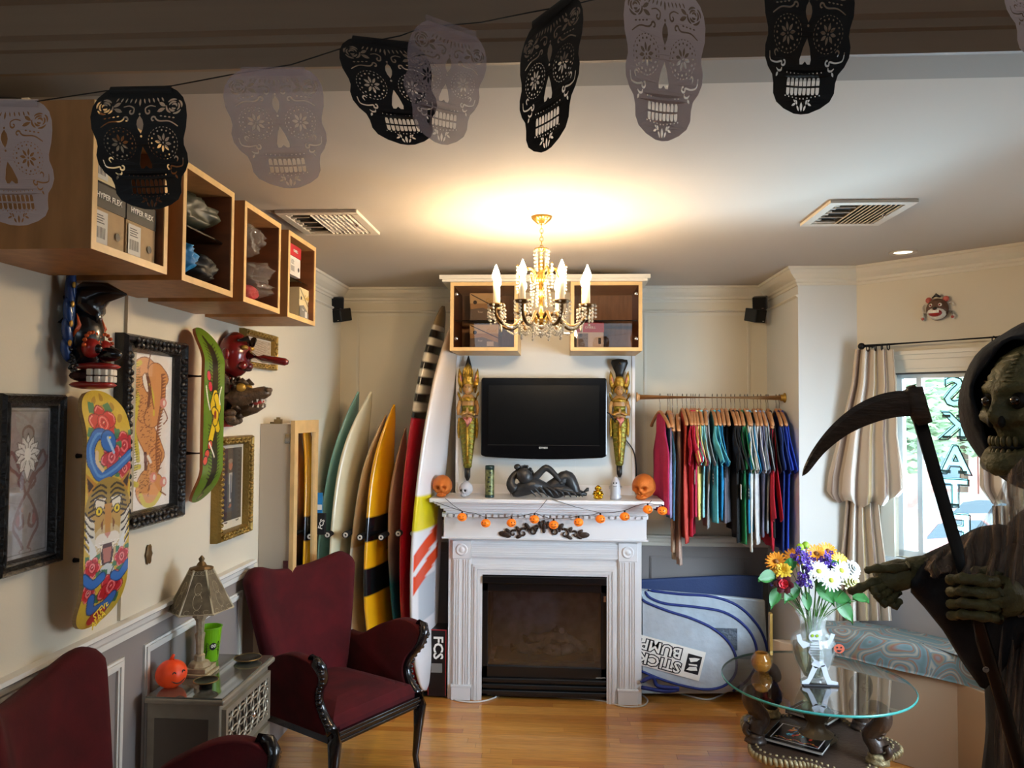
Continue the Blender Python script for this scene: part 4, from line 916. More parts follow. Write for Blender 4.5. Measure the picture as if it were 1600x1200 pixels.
# ---------------- wing chairs ----------------
vel = M('burgundy_velvet', '48030b', .95, sheen=0, var=.25, vs=9, bump=.08, bs=200); dk = M('ebonised_wood', '120e10', .22, coat=.6, bump=.15, bs=60)
def wing_chair(loc, face, label):
    t = thing('wing_chair', label, 'armchair', loc, math.atan2(-face[0], face[1]), 'burgundy velvet wing chairs')
    def bk_(u, v):
        U = 2*u-1; top = .962+.092*abs(U)**2.2
        if abs(U) > .76: top -= ((abs(U)-.76)/.24)**2*.10
        z = .40+v*(top-.40); hw = .195+.135*v**.8
        return (U*hw, -.03-.13*v**1.1+.085*abs(U)**2.4*(.5+.6*v), z)
    mb = MB().grid(18, 14, bk_); mb.build('backrest', t, vel, smooth=True, local=True, solid=.085, sub=1)
    # seat
    def seatf(d):
        x = d.x/ max(abs(d.x), abs(d.y), .35)*1.0; return None
    mb = MB(); ns = 16
    def st(u, v):
        x = (2*u-1)*(.25+.02*v); y = -.04+v*.50; e = min(u, 1-u, v+.3, 1-v); return (x, y, .405+.058*min(1, e/.22)**.5 + .012*math.sin(PI*u)*math.sin(PI*v))
    mb.grid(ns, ns, st)
    e_ = [st(i/ns, 1) for i in range(ns+1)] + [st(1, 1-i/ns) for i in range(1, ns+1)] + [st(1-i/ns, 0) for i in range(1, ns+1)] + [st(0, i/ns) for i in range(1, ns)]
    n_ = len(e_); mb.add([tuple(p) for p in e_]+[(p[0], p[1], .36) for p in e_], [(i, (i+1) % n_, n_+(i+1) % n_, n_+i) for i in range(n_)]); mb.add([(p[0], p[1], .36) for p in e_], [tuple(range(n_))])
    mb.build('seat', t, vel, smooth=False, local=True)
    mb = MB().box(-.268, .268, .458, .480, .335, .385).box(-.258, .258, .478, .484, .345, .352).box(-.258, .258, .478, .484, .362, .372); mb.build('front_rail', t, dk, local=True, bevel=.004)
    MB().box(-.25, .25, -.06, -.03, .335, .385).build('back_rail', t, dk, local=True)
    for s_ in (-1, 1):
        MB().box(s_*.262-.012, s_*.262+.012, -.05, .46, .335, .385).build('side_rail', t, dk, local=True)
        arm = spl([(-.06, .60), (.04, .60), (.16, .665), (.28, .705), (.38, .700), (.435, .665)], 5)
        front = spl([(.435, .665), (.425, .61), (.385, .555), (.370, .50), (.39, .445), (.43, .40)], 5)
        poly = [(p.x, p.y) for p in [Vector((q[0], q[1], 0)) for q in [(a.x, a.y) for a in arm+front[1:]]]] + [(.43, .37), (-.06, .37)]
        # upholstered arm: rounded slab leaning outwards
        mb = MB(); xx = lambda z, w: s_*(.262+.075*(z-.40)/.3*((z-.4)/.3) + w)
        mb.prism(poly, lambda a, b, w: (xx(b, w), a, b), -.026, .026); mb.build('arm', t, vel, local=True, bevel=.016, smooth=True)
        pts = [(xx(p.y, 0), p.x+.006, p.y) for p in front]
        pts = [(xx(.69, 0), .39, .705), (xx(.69, 0), .425, .69)] + pts + [(s_*.262, .455, .38)]
        rr = [.015, .026] + [.026-.006*math.sin(i/len(front)*PI) for i in range(len(front))] + [.028]
        a_ = MB().tube(pts, rr, 10, hint=(1, 0, 0)).build('carved_arm_front', t, dk, smooth=True, local=True)
        mb = MB()
        for i in range(14):
            p = Vector(pts[min(len(pts)-1, 3+int(i*(len(pts)-5)/13))]); mb.ell(p+Vector((s_*.016, .012, 0)), (.012, .015, .010), 7, 5)
        for i in range(6): mb.ell((xx(.69, 0)+s_*.008*math.cos(i), .43+.012*math.sin(i*1.1), .685+.014*math.cos(i*1.1)), .011, 7, 5)
        tag(mb.build('carved_leaves', a_, dk, smooth=True, local=True), kind='stuff')
        MB().tube([(s_*.262, .455, .40), (s_*.264, .470, .34), (s_*.262, .462, .22), (s_*.258, .450, .10), (s_*.262, .462, .03), (s_*.268, .48, .0)], [.030, .031, .022, .015, .015, .019], 10, hint=(1, 0, 0)).build('leg', t, dk, smooth=True, local=True)
        MB().tube([(s_*.24, -.05, .36), (s_*.24, -.07, .18), (s_*.245, -.12, .0)], [.022, .019, .014], 8, hint=(1, 0, 0)).build('leg', t, dk, smooth=True, local=True)
    return t
wing_chair((-1.20, 3.66, 0), (.85, -.53), 'burgundy velvet wing chair with carved black arms, farther one, in front of the surfboards')
wing_chair((-1.245, 1.91, 0), (.98, .20), 'burgundy velvet wing chair nearer the camera, cut off at the lower left').scale = (1, 1, 1.045)

# ---------------- surfboards ----------------
def surfboard(label, pts, hw, th, twist, bands, Y=4.74, sharp=.75, low=.35, tipw=.0, fins=False, marks=None):
    # pts: centre line bottom->top in pixels, put at depth Y; bands: [(v_top, colour)]
    P = [atY(x, y, Y) for x, y in pts]
    P = [Vector((p.x, Y + (p.z/2.2)*.0, p.z)) for p in P]; line = spl(P, 12); N = len(line)-1
    L_ = [0]
    for i in range(N): L_.append(L_[-1]+(line[i+1]-line[i]).length)
    tot = L_[-1]; t = thing('surfboard', label, 'surfboard', (line[0].x, Y, max(0, line[0].z)), 0, 'surfboards standing in the rack')
    ca, sa = math.cos(twist), math.sin(twist)
    def at(v):
        s = v*tot; i = min(N-1, max(0, int(np.searchsorted(L_, s))-1)); f = (s-L_[i])/(L_[i+1]-L_[i]); p = line[i].lerp(line[i+1], f); return p, (line[i+1]-line[i]).normalized()
    nv, nu = 240, 36; mb = MB(); cols = []
    VV = [.5-.5*math.cos(PI*j/nv) for j in range(nv+1)]
    for v in VV:
        p, tn = at(min(.9999, v)); wv = (max(0, (1-(abs(v-low)/(low if v < low else 1-low))**(2.6 if v < low else 1.9)))**(.55 if v < low else sharp))*(1-tipw)+tipw*(1 if .02 < v < .98 else .2)
        w = hw*max(wv, .012); tt = th*min(1, max(.18, wv*1.5)**.8)
        wd = Vector((-sa, ca, 0)); nm = tn.cross(wd).normalized()
        for k in range(nu):
            q = 2*PI*k/nu; c, s_ = math.cos(q), math.sin(q)
            mb.v.append(p+wd*(w*math.copysign(abs(c)**.75, c))+nm*(tt*.5*math.copysign(abs(s_)**.9, s_)))
            col = bands[-1][1]
            for vb, cb in bands:
                if v <= vb: col = cb; break
            if callable(marks): col = marks(v, c, s_) or col
            cols.append(lin(col) if isinstance(col, str) else col)
    for j in range(nv):
        for k in range(nu): mb.f.append((j*nu+k, j*nu+(k+1) % nu, (j+1)*nu+(k+1) % nu, (j+1)*nu+k)); mb.m.append(0)
    mb.f += [tuple(range(nu)), tuple(range(nv*nu, nv*nu+nu))]; mb.m += [0, 0]; mb.mats = [MP('gelcoat', .25, coat=.4)]
    mb.build('board', t, None, smooth=True, cols=np.array(cols))
    def stringer(v0, v1, mat, side=1):
        m_ = MB(); pp = []
        for i in range(30):
            v = v0+(v1-v0)*i/29; p, tn = at(v); wd = Vector((-sa, ca, 0)); nm = tn.cross(wd).normalized(); pp.append(p+nm*side*(th*.5+.0006)*min(1, 1.1))
        return pp
    return t, at
def lerpc(a, b, k): a, b = lin(a), lin(b); return tuple(x*(1-k)+y*k for x, y in zip(a, b))
tealb, crm, tan_, yel, redb = '7fb3b4', 'd8cfae', 'cbb089', 'e8a812', 'b5152a'
surfboard('pale blue surfboard, leftmost in the rack', [(530, 1040), (524, 880), (530, 770), (541, 690), (560, 612)], .25, .055, -.14, [(1, tealb)], 4.80)
surfboard('cream surfboard standing second from the left', [(557, 1050), (548, 900), (548, 800), (556, 700), (580, 612)], .26, .060, -.20, [(1, crm)], 4.72)
surfboard('tan shortboard, mostly hidden behind the yellow surfboard', [(572, 1055), (566, 920), (573, 800), (583, 720), (603, 648)], .22, .05, -.12, [(.5, 'e0dccc'), (1, tan_)], 4.70)
def ym(v, c, s):
    if v > .515 and v < .60 or v > .33 and v < .425: return '111013'
    if .425 <= v <= .515 and c > .1 and v > .47: return '111013'
    return yel
surfboard('bright yellow surfboard with black bands', [(606, 1062), (596, 930), (596, 820), (600, 720), (616, 632)], .24, .058, -.18, [(1, yel)], 4.66, marks=ym)
def tm(v, c, s): k = min(1, max(0, (v-.38)/.2)); return lerpc('1f6a78', 'c9a988', k)
surfboard('small surfboard fading from teal below to tan above', [(640, 1050), (628, 930), (622, 840), (622, 760), (634, 668)], .20, .045, -.10, [(1, tan_)], 4.74, marks=tm)
def rm(v, c, s):
    if v < .70: return redb
    k = int((v-.70)/.021); return '141214' if (k % 2 == 0 and v < .93) else ('d5cdbd' if v < .945 else '8d7a5c')
surfboard('tall red longboard with black and white striped nose', [(652, 1075), (646, 930), (648, 800), (657, 690), (672, 580), (693, 478)], .26, .072, -.10, [(1, redb)], 4.72, sharp=.5, low=.45, marks=rm)
def wm2(v, c, s):
    if .44 < v < .53 and c < -.2+(.53-v)*9: return 'd9c916' if c < .25 else None
    if .385+.05*c < v+.0 < .43+.05*c and -.95 < c < .25: return 'dd4a26'
    if .325+.05*c < v < .368+.05*c and -.95 < c < .35: return 'dd4a26'
    if .2 < v < .31 and -.7 < c < .3: return 'b9c0c8'
    return 'e2dfe0' if v < .62 else lerpc('e2dfe0', 'cdb9a4', min(1, (v-.62)*4))
surfboard('tall white longboard with yellow and orange stripes, nearest the fireplace', [(665, 1078), (664, 960), (668, 830), (680, 700), (695, 590), (712, 500)], .26, .065, -.16, [(1, 'e2dfe0')], 4.60, sharp=.5, low=.42, marks=wm2)
# rack: horizontal rail with foam covered pegs
foam = M('black_foam', '101012', .85); ring = M('white_peg_cap', 'cfc8bc', .5)
t = thing('surfboard_rack', 'wall rack with black foam pegs and white ring ends', 'rack', (-1.1, YB-.03, 0))
MB().box(XL+.2, -.66, YB-.03, YB-.001, 1.02, 1.07).build('wall_rail', t, foam)
for x in (511, 539.5, 562, 595, 622, 645):
    p = atY(x, 836 if x < 550 else 840 if x < 600 else 834, 4.42)
    peg = MB().tube([(p.x, YB-.03, p.z), (p.x, 4.425, p.z)], .021, 12).build('peg', t, foam, smooth=True)
    MB().lathe([(.006, 0), (.014, 0), (.0155, .003), (.014, .006), (.006, .006), (.006, 0)], 16, (p.x, 4.425, p.z), mtx=Matrix.Rotation(PI/2, 3, 'X'), cap=False).build('end_ring', peg, ring, smooth=True)
# hanging fin packs beside the cabinet and boxed fins by the hearth
c0, c1 = atY(491, 770, 4.35), atY(503, 802, 4.35)
t = thing('fin_pack', 'blue and white carded pack hanging left of the pale blue surfboard', 'packet', (c0.x, 4.35, c1.z), 0, 'packs hanging by the cabinet')
MB().box(c0.x-.03, c1.x, 4.35, 4.362, c1.z, c0.z).build('card', t, M('pack_blue', '2a7fc0', .35)); MB().box(c0.x-.03, c1.x, 4.346, 4.35, c1.z+.02, c1.z+.05).build('band', t, whitep)
c0, c1 = atY(490, 802, 4.33), atY(508, 836, 4.33)
t = thing('fin_pack', 'black pouch with white lettering hanging below the blue pack', 'packet', (c0.x, 4.33, c1.z), 0, 'packs hanging by the cabinet')
MB().box(c0.x-.03, c1.x, 4.33, 4.35, c1.z, c0.z).build('pouch', t, blk, bevel=.004); text_obj('FCS', .035, basis((c1.x-.022, 4.329, (c0.z+c1.z)/2), (.3, 0, 1), (-1, 0, .3)), whitep, t, bold=.001)
a, b = atY(669, 983, 4.62), atY(697, 1073, 4.62)
t = thing('fin_box', 'tall black and red box with white lettering beside the fireplace', 'box', ((a.x+b.x)/2, 4.66, 0))
MB().box(a.x, b.x, 4.62, 4.76, .012, a.z).build('box_body', t, M('box_black', '151012', .4), bevel=.002)
mb = MB()
for x0, x1, z0, z1 in ((a.x, b.x, a.z-.006, a.z-.002), (a.x+.002, a.x+.005, .02, a.z-.002), (b.x-.005, b.x-.002, .02, a.z-.002)): mb.box(x0, x1, 4.6185, 4.6195, z0, z1)
mb.build('red_edge', t, redc)
text_obj('FCS', .082, basis(((a.x+b.x)/2+.004, 4.6185, a.z-.11), (0, 0, -1), (1, 0, 0)), whitep, t, bold=.002, sx=1.05)
MB().box(a.x+.02, b.x-.025, 4.618, 4.6195, a.z-.26, a.z-.205).build('grey_window', t, grey)
cr = M('rope_dark', '1d211f', .9, bump=.4, bs=30)
t = solo(MB().tube(spl([atZ(642, 1075, .014), atZ(655, 1084, .014), atZ(675, 1082, .014), atZ(700, 1078, .014), atZ(690, 1066, .014), atZ(655, 1066, .014)], 6, True), .012, 8, closed=True), 'leash', cr, 'dark coiled surf leash on the floor under the white longboard', 'leash', smooth=True)
# ---------------- chimney breast, fireplace ----------------
white = M('mantel_white_paint', 'e2e0e0', .35, bump=.02, bs=60); YC = 4.75
CX0, CX1 = -.652, .470
mb = MB().box(CX0, -.46, YC, YB, 0, HC).box(.285, CX1, YC, YB, 0, HC).box(-.46, .285, YC, YB, .75, HC)
struct(mb, 'wall_chimney', wallw)
struct(MB().box(CX0, CX0+.018, YC-.006, YC, 1.3, 2.1).box(CX1-.018, CX1, YC-.006, YC, 1.3, 2.1), 'trim_30', white, 'narrow edge strips of the chimney breast')
struct(MB().box(CX0-.03, CX1+.03, 4.33, YC, 2.498, 2.512).box(CX0-.045, CX1+.045, 4.315, YC, 2.512, 2.535), 'trim_31', trimm, 'flat cornice board above the two glazed cabinets')
struct(MB().box(.1, .101, YC-.001, YC, 1.26, 1.45).box(CX0+.02, CX1-.02, YC-.012, YC, 1.233, 1.29), 'trim_32', white, 'low backing strip behind the mantel shelf')
SX0, SX1, SY = -.672, .497, 4.60
t = thing('fireplace_mantel', 'white painted fireplace surround with fluted pilasters and corner rosettes', 'fireplace', ((SX0+SX1)/2, SY, 0))
MX = (-.763, .605); ST = 1.233
MB().box(MX[0], MX[1], 4.42, YC-.001, ST-.024, ST).build('shelf', t, white, bevel=.006)
mb = MB(); cx_ = (MX[0]+MX[1])/2
for i, (e, z0, z1) in enumerate(((.025, 1.197, 1.209), (.04, 1.185, 1.197), (.055, 1.165, 1.185), (.072, 1.150, 1.165), (.082, 1.135, 1.150))):
    mb.box(MX[0]+e, MX[1]-e, 4.42+e*1.3, YC-.002, z0, z1)
mb.build('bed_moulding', t, white, bevel=.004)
fx0, fx1 = SX0-.028, SX1+.028
MB().box(fx0+.004, fx1-.004, 4.565, YC-.003, .985, 1.136).build('frieze', t, white, bevel=.002)
MB().box(fx0-.004, fx1+.004, 4.545, YC-.003, 1.112, 1.135).build('dentil_band', t, white)
x = fx0
dm = None
while x < fx1-.02:
    MB().box(x, x+.026, 4.520, 4.546, 1.113, 1.130).build('dentil', t, white); x += .0385
MB().box(fx0-.006, fx1+.006, 4.555, YC-.003, .978, .988).build('frieze_edge', t, white)
MB().box(SX0, -.47, SY+.02, YC-.004, 0, .98).box(.295, SX1, SY+.02, YC-.004, 0, .98).box(-.47, .295, SY+.02, YC-.004, .76, .98).build('backing_board', t, white)
def flutes(mb, x0, x1, z0, z1, y, horiz=False, n=5, gap=.5):
    mb.box(x0, x1, y, y+.012, z0, z1)
    a0, a1 = (z0, z1) if horiz else (x0, x1); w = (a1-a0)/(n*2+1)
    for i in range(n):
        p = a0+w*(1+2*i)
        if i == n//2: continue
        if horiz: mb.box(x0+.002, x1-.002, y-.005, y, p, p+w)
        else: mb.box(p, p+w, y-.005, y, z0+.006, z1-.006)
for x0 in (SX0+.028, SX1-.138):
    x1 = x0+.11
    mb = MB(); flutes(mb, x0, x1, .085, .850, SY+.008, n=7); mb.build('fluted_pilaster', t, white)
    MB().box(x0-.004, x1+.004, SY-.004, SY+.02, .002, .085).box(x0-.008, x1+.008, SY-.008, SY+.02, .080, .092).build('plinth_block', t, white, bevel=.002)
    b_ = MB().box(x0-.002, x1+.002, SY+.000, SY+.02, .850, .958).build('corner_block', t, white, bevel=.002)
    MB().lathe([(.036, 0), (.036, .005), (.030, .009), (.024, .005), (.018, .004), (.014, .008), (.008, .012), (.001, .012)], 26, ((x0+x1)/2, SY+.001, .905), mtx=Matrix.Rotation(PI/2, 3, 'X')).build('rosette', b_, white, smooth=True)
xa, xb = SX0+.14, SX1-.14
mb = MB(); flutes(mb, xa, xb, .856, .950, SY+.008, True, 7); mb.build('fluted_header', t, white)
mb = MB()
for i, (o, y) in enumerate(((.055, SY+.012), (.042, SY+.006), (.024, SY+.010), (.010, SY+.016))):
    for a in ((-.47-o, -.47-o+.016, .0, .76+o-.016), (.295+o-.016, .295+o, .0, .76+o-.016)): mb.box(a[0], a[1], y, SY+.02, a[2], a[3])
    mb.box(-.47-o, .295+o, y, SY+.02, .76+o-.016, .76+o)
mb.build('inner_moulding', t, white)
# firebox insert
bkm = M('firebox_black', '0c0c0e', .3, coat=.2); bki = M('firebox_inner', '9a9ea6', .9, var=.3, vs=12)
t = thing('fireplace_insert', 'black gas fireplace insert with glass front and louvred base', 'fireplace', (-.09, SY, 0))
IX0, IX1, IZ = -.466, .291, .752; yF = SY+.03
MB().box(IX0, IX1, yF+.005, YC+.02, .60+.05, IZ).box(IX0, -.43, yF+.005, YC+.02, .02, IZ).box(.255, IX1, yF+.005, YC+.02, .02, IZ).box(IX0, IX1, yF+.005, YC+.02, .02, .20).build('frame', t, bkm, bevel=.003)
MB().box(IX0+.004, IX1-.004, yF-.03, yF+.005, .705, IZ-.004).build('hood', t, bkm, bevel=.004)
for i in range(3): MB().box(IX0+.004, IX1-.004, yF-.012, yF+.004, .035+.036*i, .062+.036*i).build('louvre', t, bkm, bevel=.006)
MB().box(-.43, .255, 5.02, 5.03, .2, .65).box(-.44, -.43, yF+.02, 5.03, .2, .65).box(.255, .265, yF+.02, 5.03, .2, .65).box(-.44, .265, yF+.02, 5.03, .19, .2).box(-.44, .265, yF+.02, 5.03, .65, .66).build('firebox', t, bki)
hazy = glass_mat('sooty_glass', (.78, .79, .84), .14, .16)
MB().box(-.43, .255, yF+.018, yF+.022, .2, .65).build('glass_front', t, hazy)
logm = M('ceramic_log', 'a29a90', .9, var=.4, vs=18, bump=.6, bs=30); ash = M('pale_log_end', 'd8d0c4', .9)
for (a, b, r) in (((-.30, 4.86, .245), (.02, 4.80, .255), .035), ((-.05, 4.80, .25), (.18, 4.88, .26), .036), ((-.22, 4.90, .29), (.06, 4.84, .33), .030), ((-.02, 4.88, .36), (.17, 4.80, .26), .027), ((-.12, 4.78, .26), (-.02, 4.92, .34), .026)):
    a, b = Vector(a), Vector(b); pts = [a.lerp(b, i/6)+Vector((0, 0, .008*math.sin(i*2.1))) for i in range(7)]
    l_ = MB().tube(pts, [r*(.8+.25*abs(math.sin(i*1.7+r*90))) for i in range(7)], 10).build('log', t, logm, smooth=True)
MB().ell((.02, 4.80, .375), (.018, .014, .02), 8, 6).build('log_end', t, ash, smooth=True)
tag(MB().box(-.40, .22, 4.72, 4.98, .2, .215).build('ember_bed', t, M('ember_bed', '2c2724', .95, bump=.8, bs=50)))
MB().box(IX1-.02, IX1-.006, yF-.002, yF+.004, .60, .635).build('latch', t, chrome)
text_obj('HEATILATOR', .010, basis((IX1-.035, yF+.003, .145), (1, 0, 0), (0, 0, 1)), whitep, t, ext=.0002)
# carved scroll ornament on the frieze
orn = M('dark_bronze_scroll', '3a2c24', .45, metal=.3, bump=.3)
t = thing('scroll_ornament', 'dark carved leaf scroll applied to the centre of the white frieze', 'ornament', (-.085, 4.56, .99))
oc = atY(850, 832, 4.56)
def spiral(c, r0_, r1_, a0, a1, n=14): return [Vector((c[0]+(r0_+(r1_-r0_)*i/n)*math.cos(a0+(a1-a0)*i/n), 0, c[1]+(r0_+(r1_-r0_)*i/n)*math.sin(a0+(a1-a0)*i/n))) for i in range(n+1)]
for s_ in (-1, 1):
    for (c, r0_, r1_, a0, a1, w) in (((.060, .006), .028, .006, 2.6, -4.2, .006), ((.125, -.004), .030, .005, 2.2, -4.6, .0055), ((.185, -.008), .022, .004, 2.4, -3.8, .005), ((.040, .030), .022, .004, -1.5, 3.5, .005), ((.090, .012), .014, .003, 3.4, -2.4, .004)):
        pts = [oc+Vector((s_*p.x, -.004, p.z)) for p in spiral(c, r0_, r1_, a0, a1)]
        MB().tube(pts, [w*1.45*(1-.5*i/14) for i in range(15)], 6).build('scroll', t, orn, smooth=True)
    for (x, z, an, L_) in ((.235, -.012, .1, .03), (.215, .006, .7, .018), (.155, .018, .9, .018), (.10, .036, .9, .02), (.02, .045, 1.2, .02), (.21, -.024, -.5, .016), (.15, -.026, -.5, .018)):
        MB().ell(oc+Vector((s_*x, -.004, z)), (L_*1.25, .006, L_*.62), 8, 6, mtx=Matrix.Rotation(-an*s_, 3, 'Y')).build('leaf', t, orn, smooth=True)
for z, r in ((.035, .022), (.062, .014), (.012, .016)): MB().ell(oc+Vector((0, -.005, z)), (r*.7, .006, r), 8, 6).build('palmette', t, orn, smooth=True)
for s_ in (-1, 1): MB().ell(oc+Vector((s_*.018, -.004, .05)), (.018, .005, .007), 8, 6, mtx=Matrix.Rotation(-.9*s_, 3, 'Y')).build('leaf', t, orn, smooth=True)

# ---------------- glazed cabinets over the mantel ----------------
def glazed(x0, x1, label, knx):
    y0, y1, z0, z1 = 4.35, YC-.001, 2.098, 2.497; th = .02
    t = thing('glazed_cabinet', label, 'cabinet', ((x0+x1)/2, y1, z0), 0, 'glazed wooden cabinets above the mantel')
    for a, b in ((x0, x0+th), (x1-th, x1)): MB().box(a, b, y0, y1, z0+th, z1-th).build('side_panel', t, edge)
    MB().box(x0, x1, y0, y1, z0, z0+th).build('bottom_panel', t, edge); MB().box(x0, x1, y0, y1, z1-th, z1).build('top_panel', t, edge)
    MB().box(x0+th, x1-th, y1-.01, y1, z0+th, z1-th).build('back_panel', t, M('oak_back', 'a58462', .5, var=.12, vs=10, stretch=(5, 1, .6)))
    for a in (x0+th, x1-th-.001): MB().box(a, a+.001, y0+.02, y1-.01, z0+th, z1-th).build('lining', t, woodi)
    MB().box(x0+th+.002, x1-th-.002, y0+.05, y1-.012, 2.275, 2.281).build('glass_shelf', t, smoke)
    d = MB().box(x0+.022, x1-.022, y0+.004, y0+.009, z0+.022, z1-.022).build('glass_door', t, glass_mat('cabinet_glass', (.84, .78, .74), .035) if 'cabinet_glass' not in MATS else MATS['cabinet_glass'])
    for z in (z0+.07, z1-.07): MB().lathe([(.010, 0), (.011, .006), (.007, .010), (.001, .010)], 14, (knx, y0+.004, z), mtx=Matrix.Rotation(PI/2, 3, 'X')).build('glass_hinge', d, chrome, smooth=True)
glazed(-.637, -.243, 'left glazed wooden cabinet above the mantel with two grey shoe boxes', -.60)
glazed(.063, .472, 'right glazed wooden cabinet above the mantel with one red-topped box', .437)
Gc = 'shoe boxes in the glazed cabinets'
shoebox(-.525, -.36, 4.40, 4.66, 2.282, 2.44, creamc, kraft, 'cream and grey shoe box on the glass shelf of the left glazed cabinet', Gc, None, 'Y', 1)
shoebox(-.525, -.36, 4.40, 4.66, 2.119, 2.255, creamc, kraft, 'cream and grey shoe box on the bottom of the left glazed cabinet', Gc, None, 'Y', 1)
shoebox(.10, .255, 4.40, 4.66, 2.119, 2.265, redc, lab, 'red-lidded white shoe box at the bottom of the right glazed cabinet', Gc, 'ONEILL', 'Y', 2)

# ---------------- television ----------------
tvb = M('tv_gloss_black', '0a0a0c', .15, coat=.5); tvs = M('tv_screen', '060607', .22)
a, b = atY(752, 590, 4.655), atY(948, 719, 4.655); tx0, tx1, tz0, tz1 = a.x, b.x, b.z, a.z
t = thing('television', 'flat black television mounted on the chimney breast', 'television', ((tx0+tx1)/2, YC, tz0))
w_ = tx1-tx0; cxm = (tx0+tx1)/2
pr = [(tx0+.012, tz1), (tx1-.012, tz1), (tx1-.003, tz1-.004), (tx1, tz1-.014), (tx1, tz0+.03), (tx1-.006, tz0+.02)] + [(tx1-.03-(w_-.06)*i/10, tz0+.012*(1-math.sin(PI*i/10))) for i in range(11)] + [(tx0+.006, tz0+.02), (tx0, tz0+.03), (tx0, tz1-.014), (tx0+.003, tz1-.004)]
MB().prism(pr, lambda a, b, w: (a, w, b), 4.66, 4.72, None).build('housing', t, tvb, bevel=.004)
s0, s1 = .042, .052
mb = MB()
for q in ((tx0+s0, tx0+s0+.004, tz0+.095, tz1-s0), (tx1-s0-.004, tx1-s0, tz0+.095, tz1-s0), (tx0+s0, tx1-s0, tz1-s0-.004, tz1-s0), (tx0+s0, tx1-s0, tz0+.091, tz0+.095)): mb.box(q[0], q[1], 4.655, 4.661, q[2], q[3])
mb.build('inner_bezel', t, tvb); MB().box(tx0+s0+.002, tx1-s0-.002, 4.6575, 4.661, tz0+.095, tz1-s0-.002).build('screen', t, tvs)
MB().box(tx0+s0, tx1-s0, 4.652, 4.656, tz0+.086, tz0+.089).build('silver_line', t, chrome)
MB().box(cxm-.12, cxm+.12, 4.70, YC, tz0+.15, tz1-.12).build('wall_mount', t, bkm)
text_obj('DYNEX', .016, basis((cxm, 4.6585, tz0+.071), (1, 0, 0), (0, 0, 1)), whitep, t, bold=.0004)
pts = spl([atY(948, 644, 4.69), atY(957, 652, 4.69), atY(975, 683, 4.72), atY(989, 703, 4.735), (0.476, 4.738, 1.42), (0.478, 4.738, 1.29)], 6)
solo(MB().tube(pts, .004, 6), 'power_cable', M('cable_black', '0e0e10', .5), 'thin black cable running from the right of the television down the wall', 'cable', smooth=True)

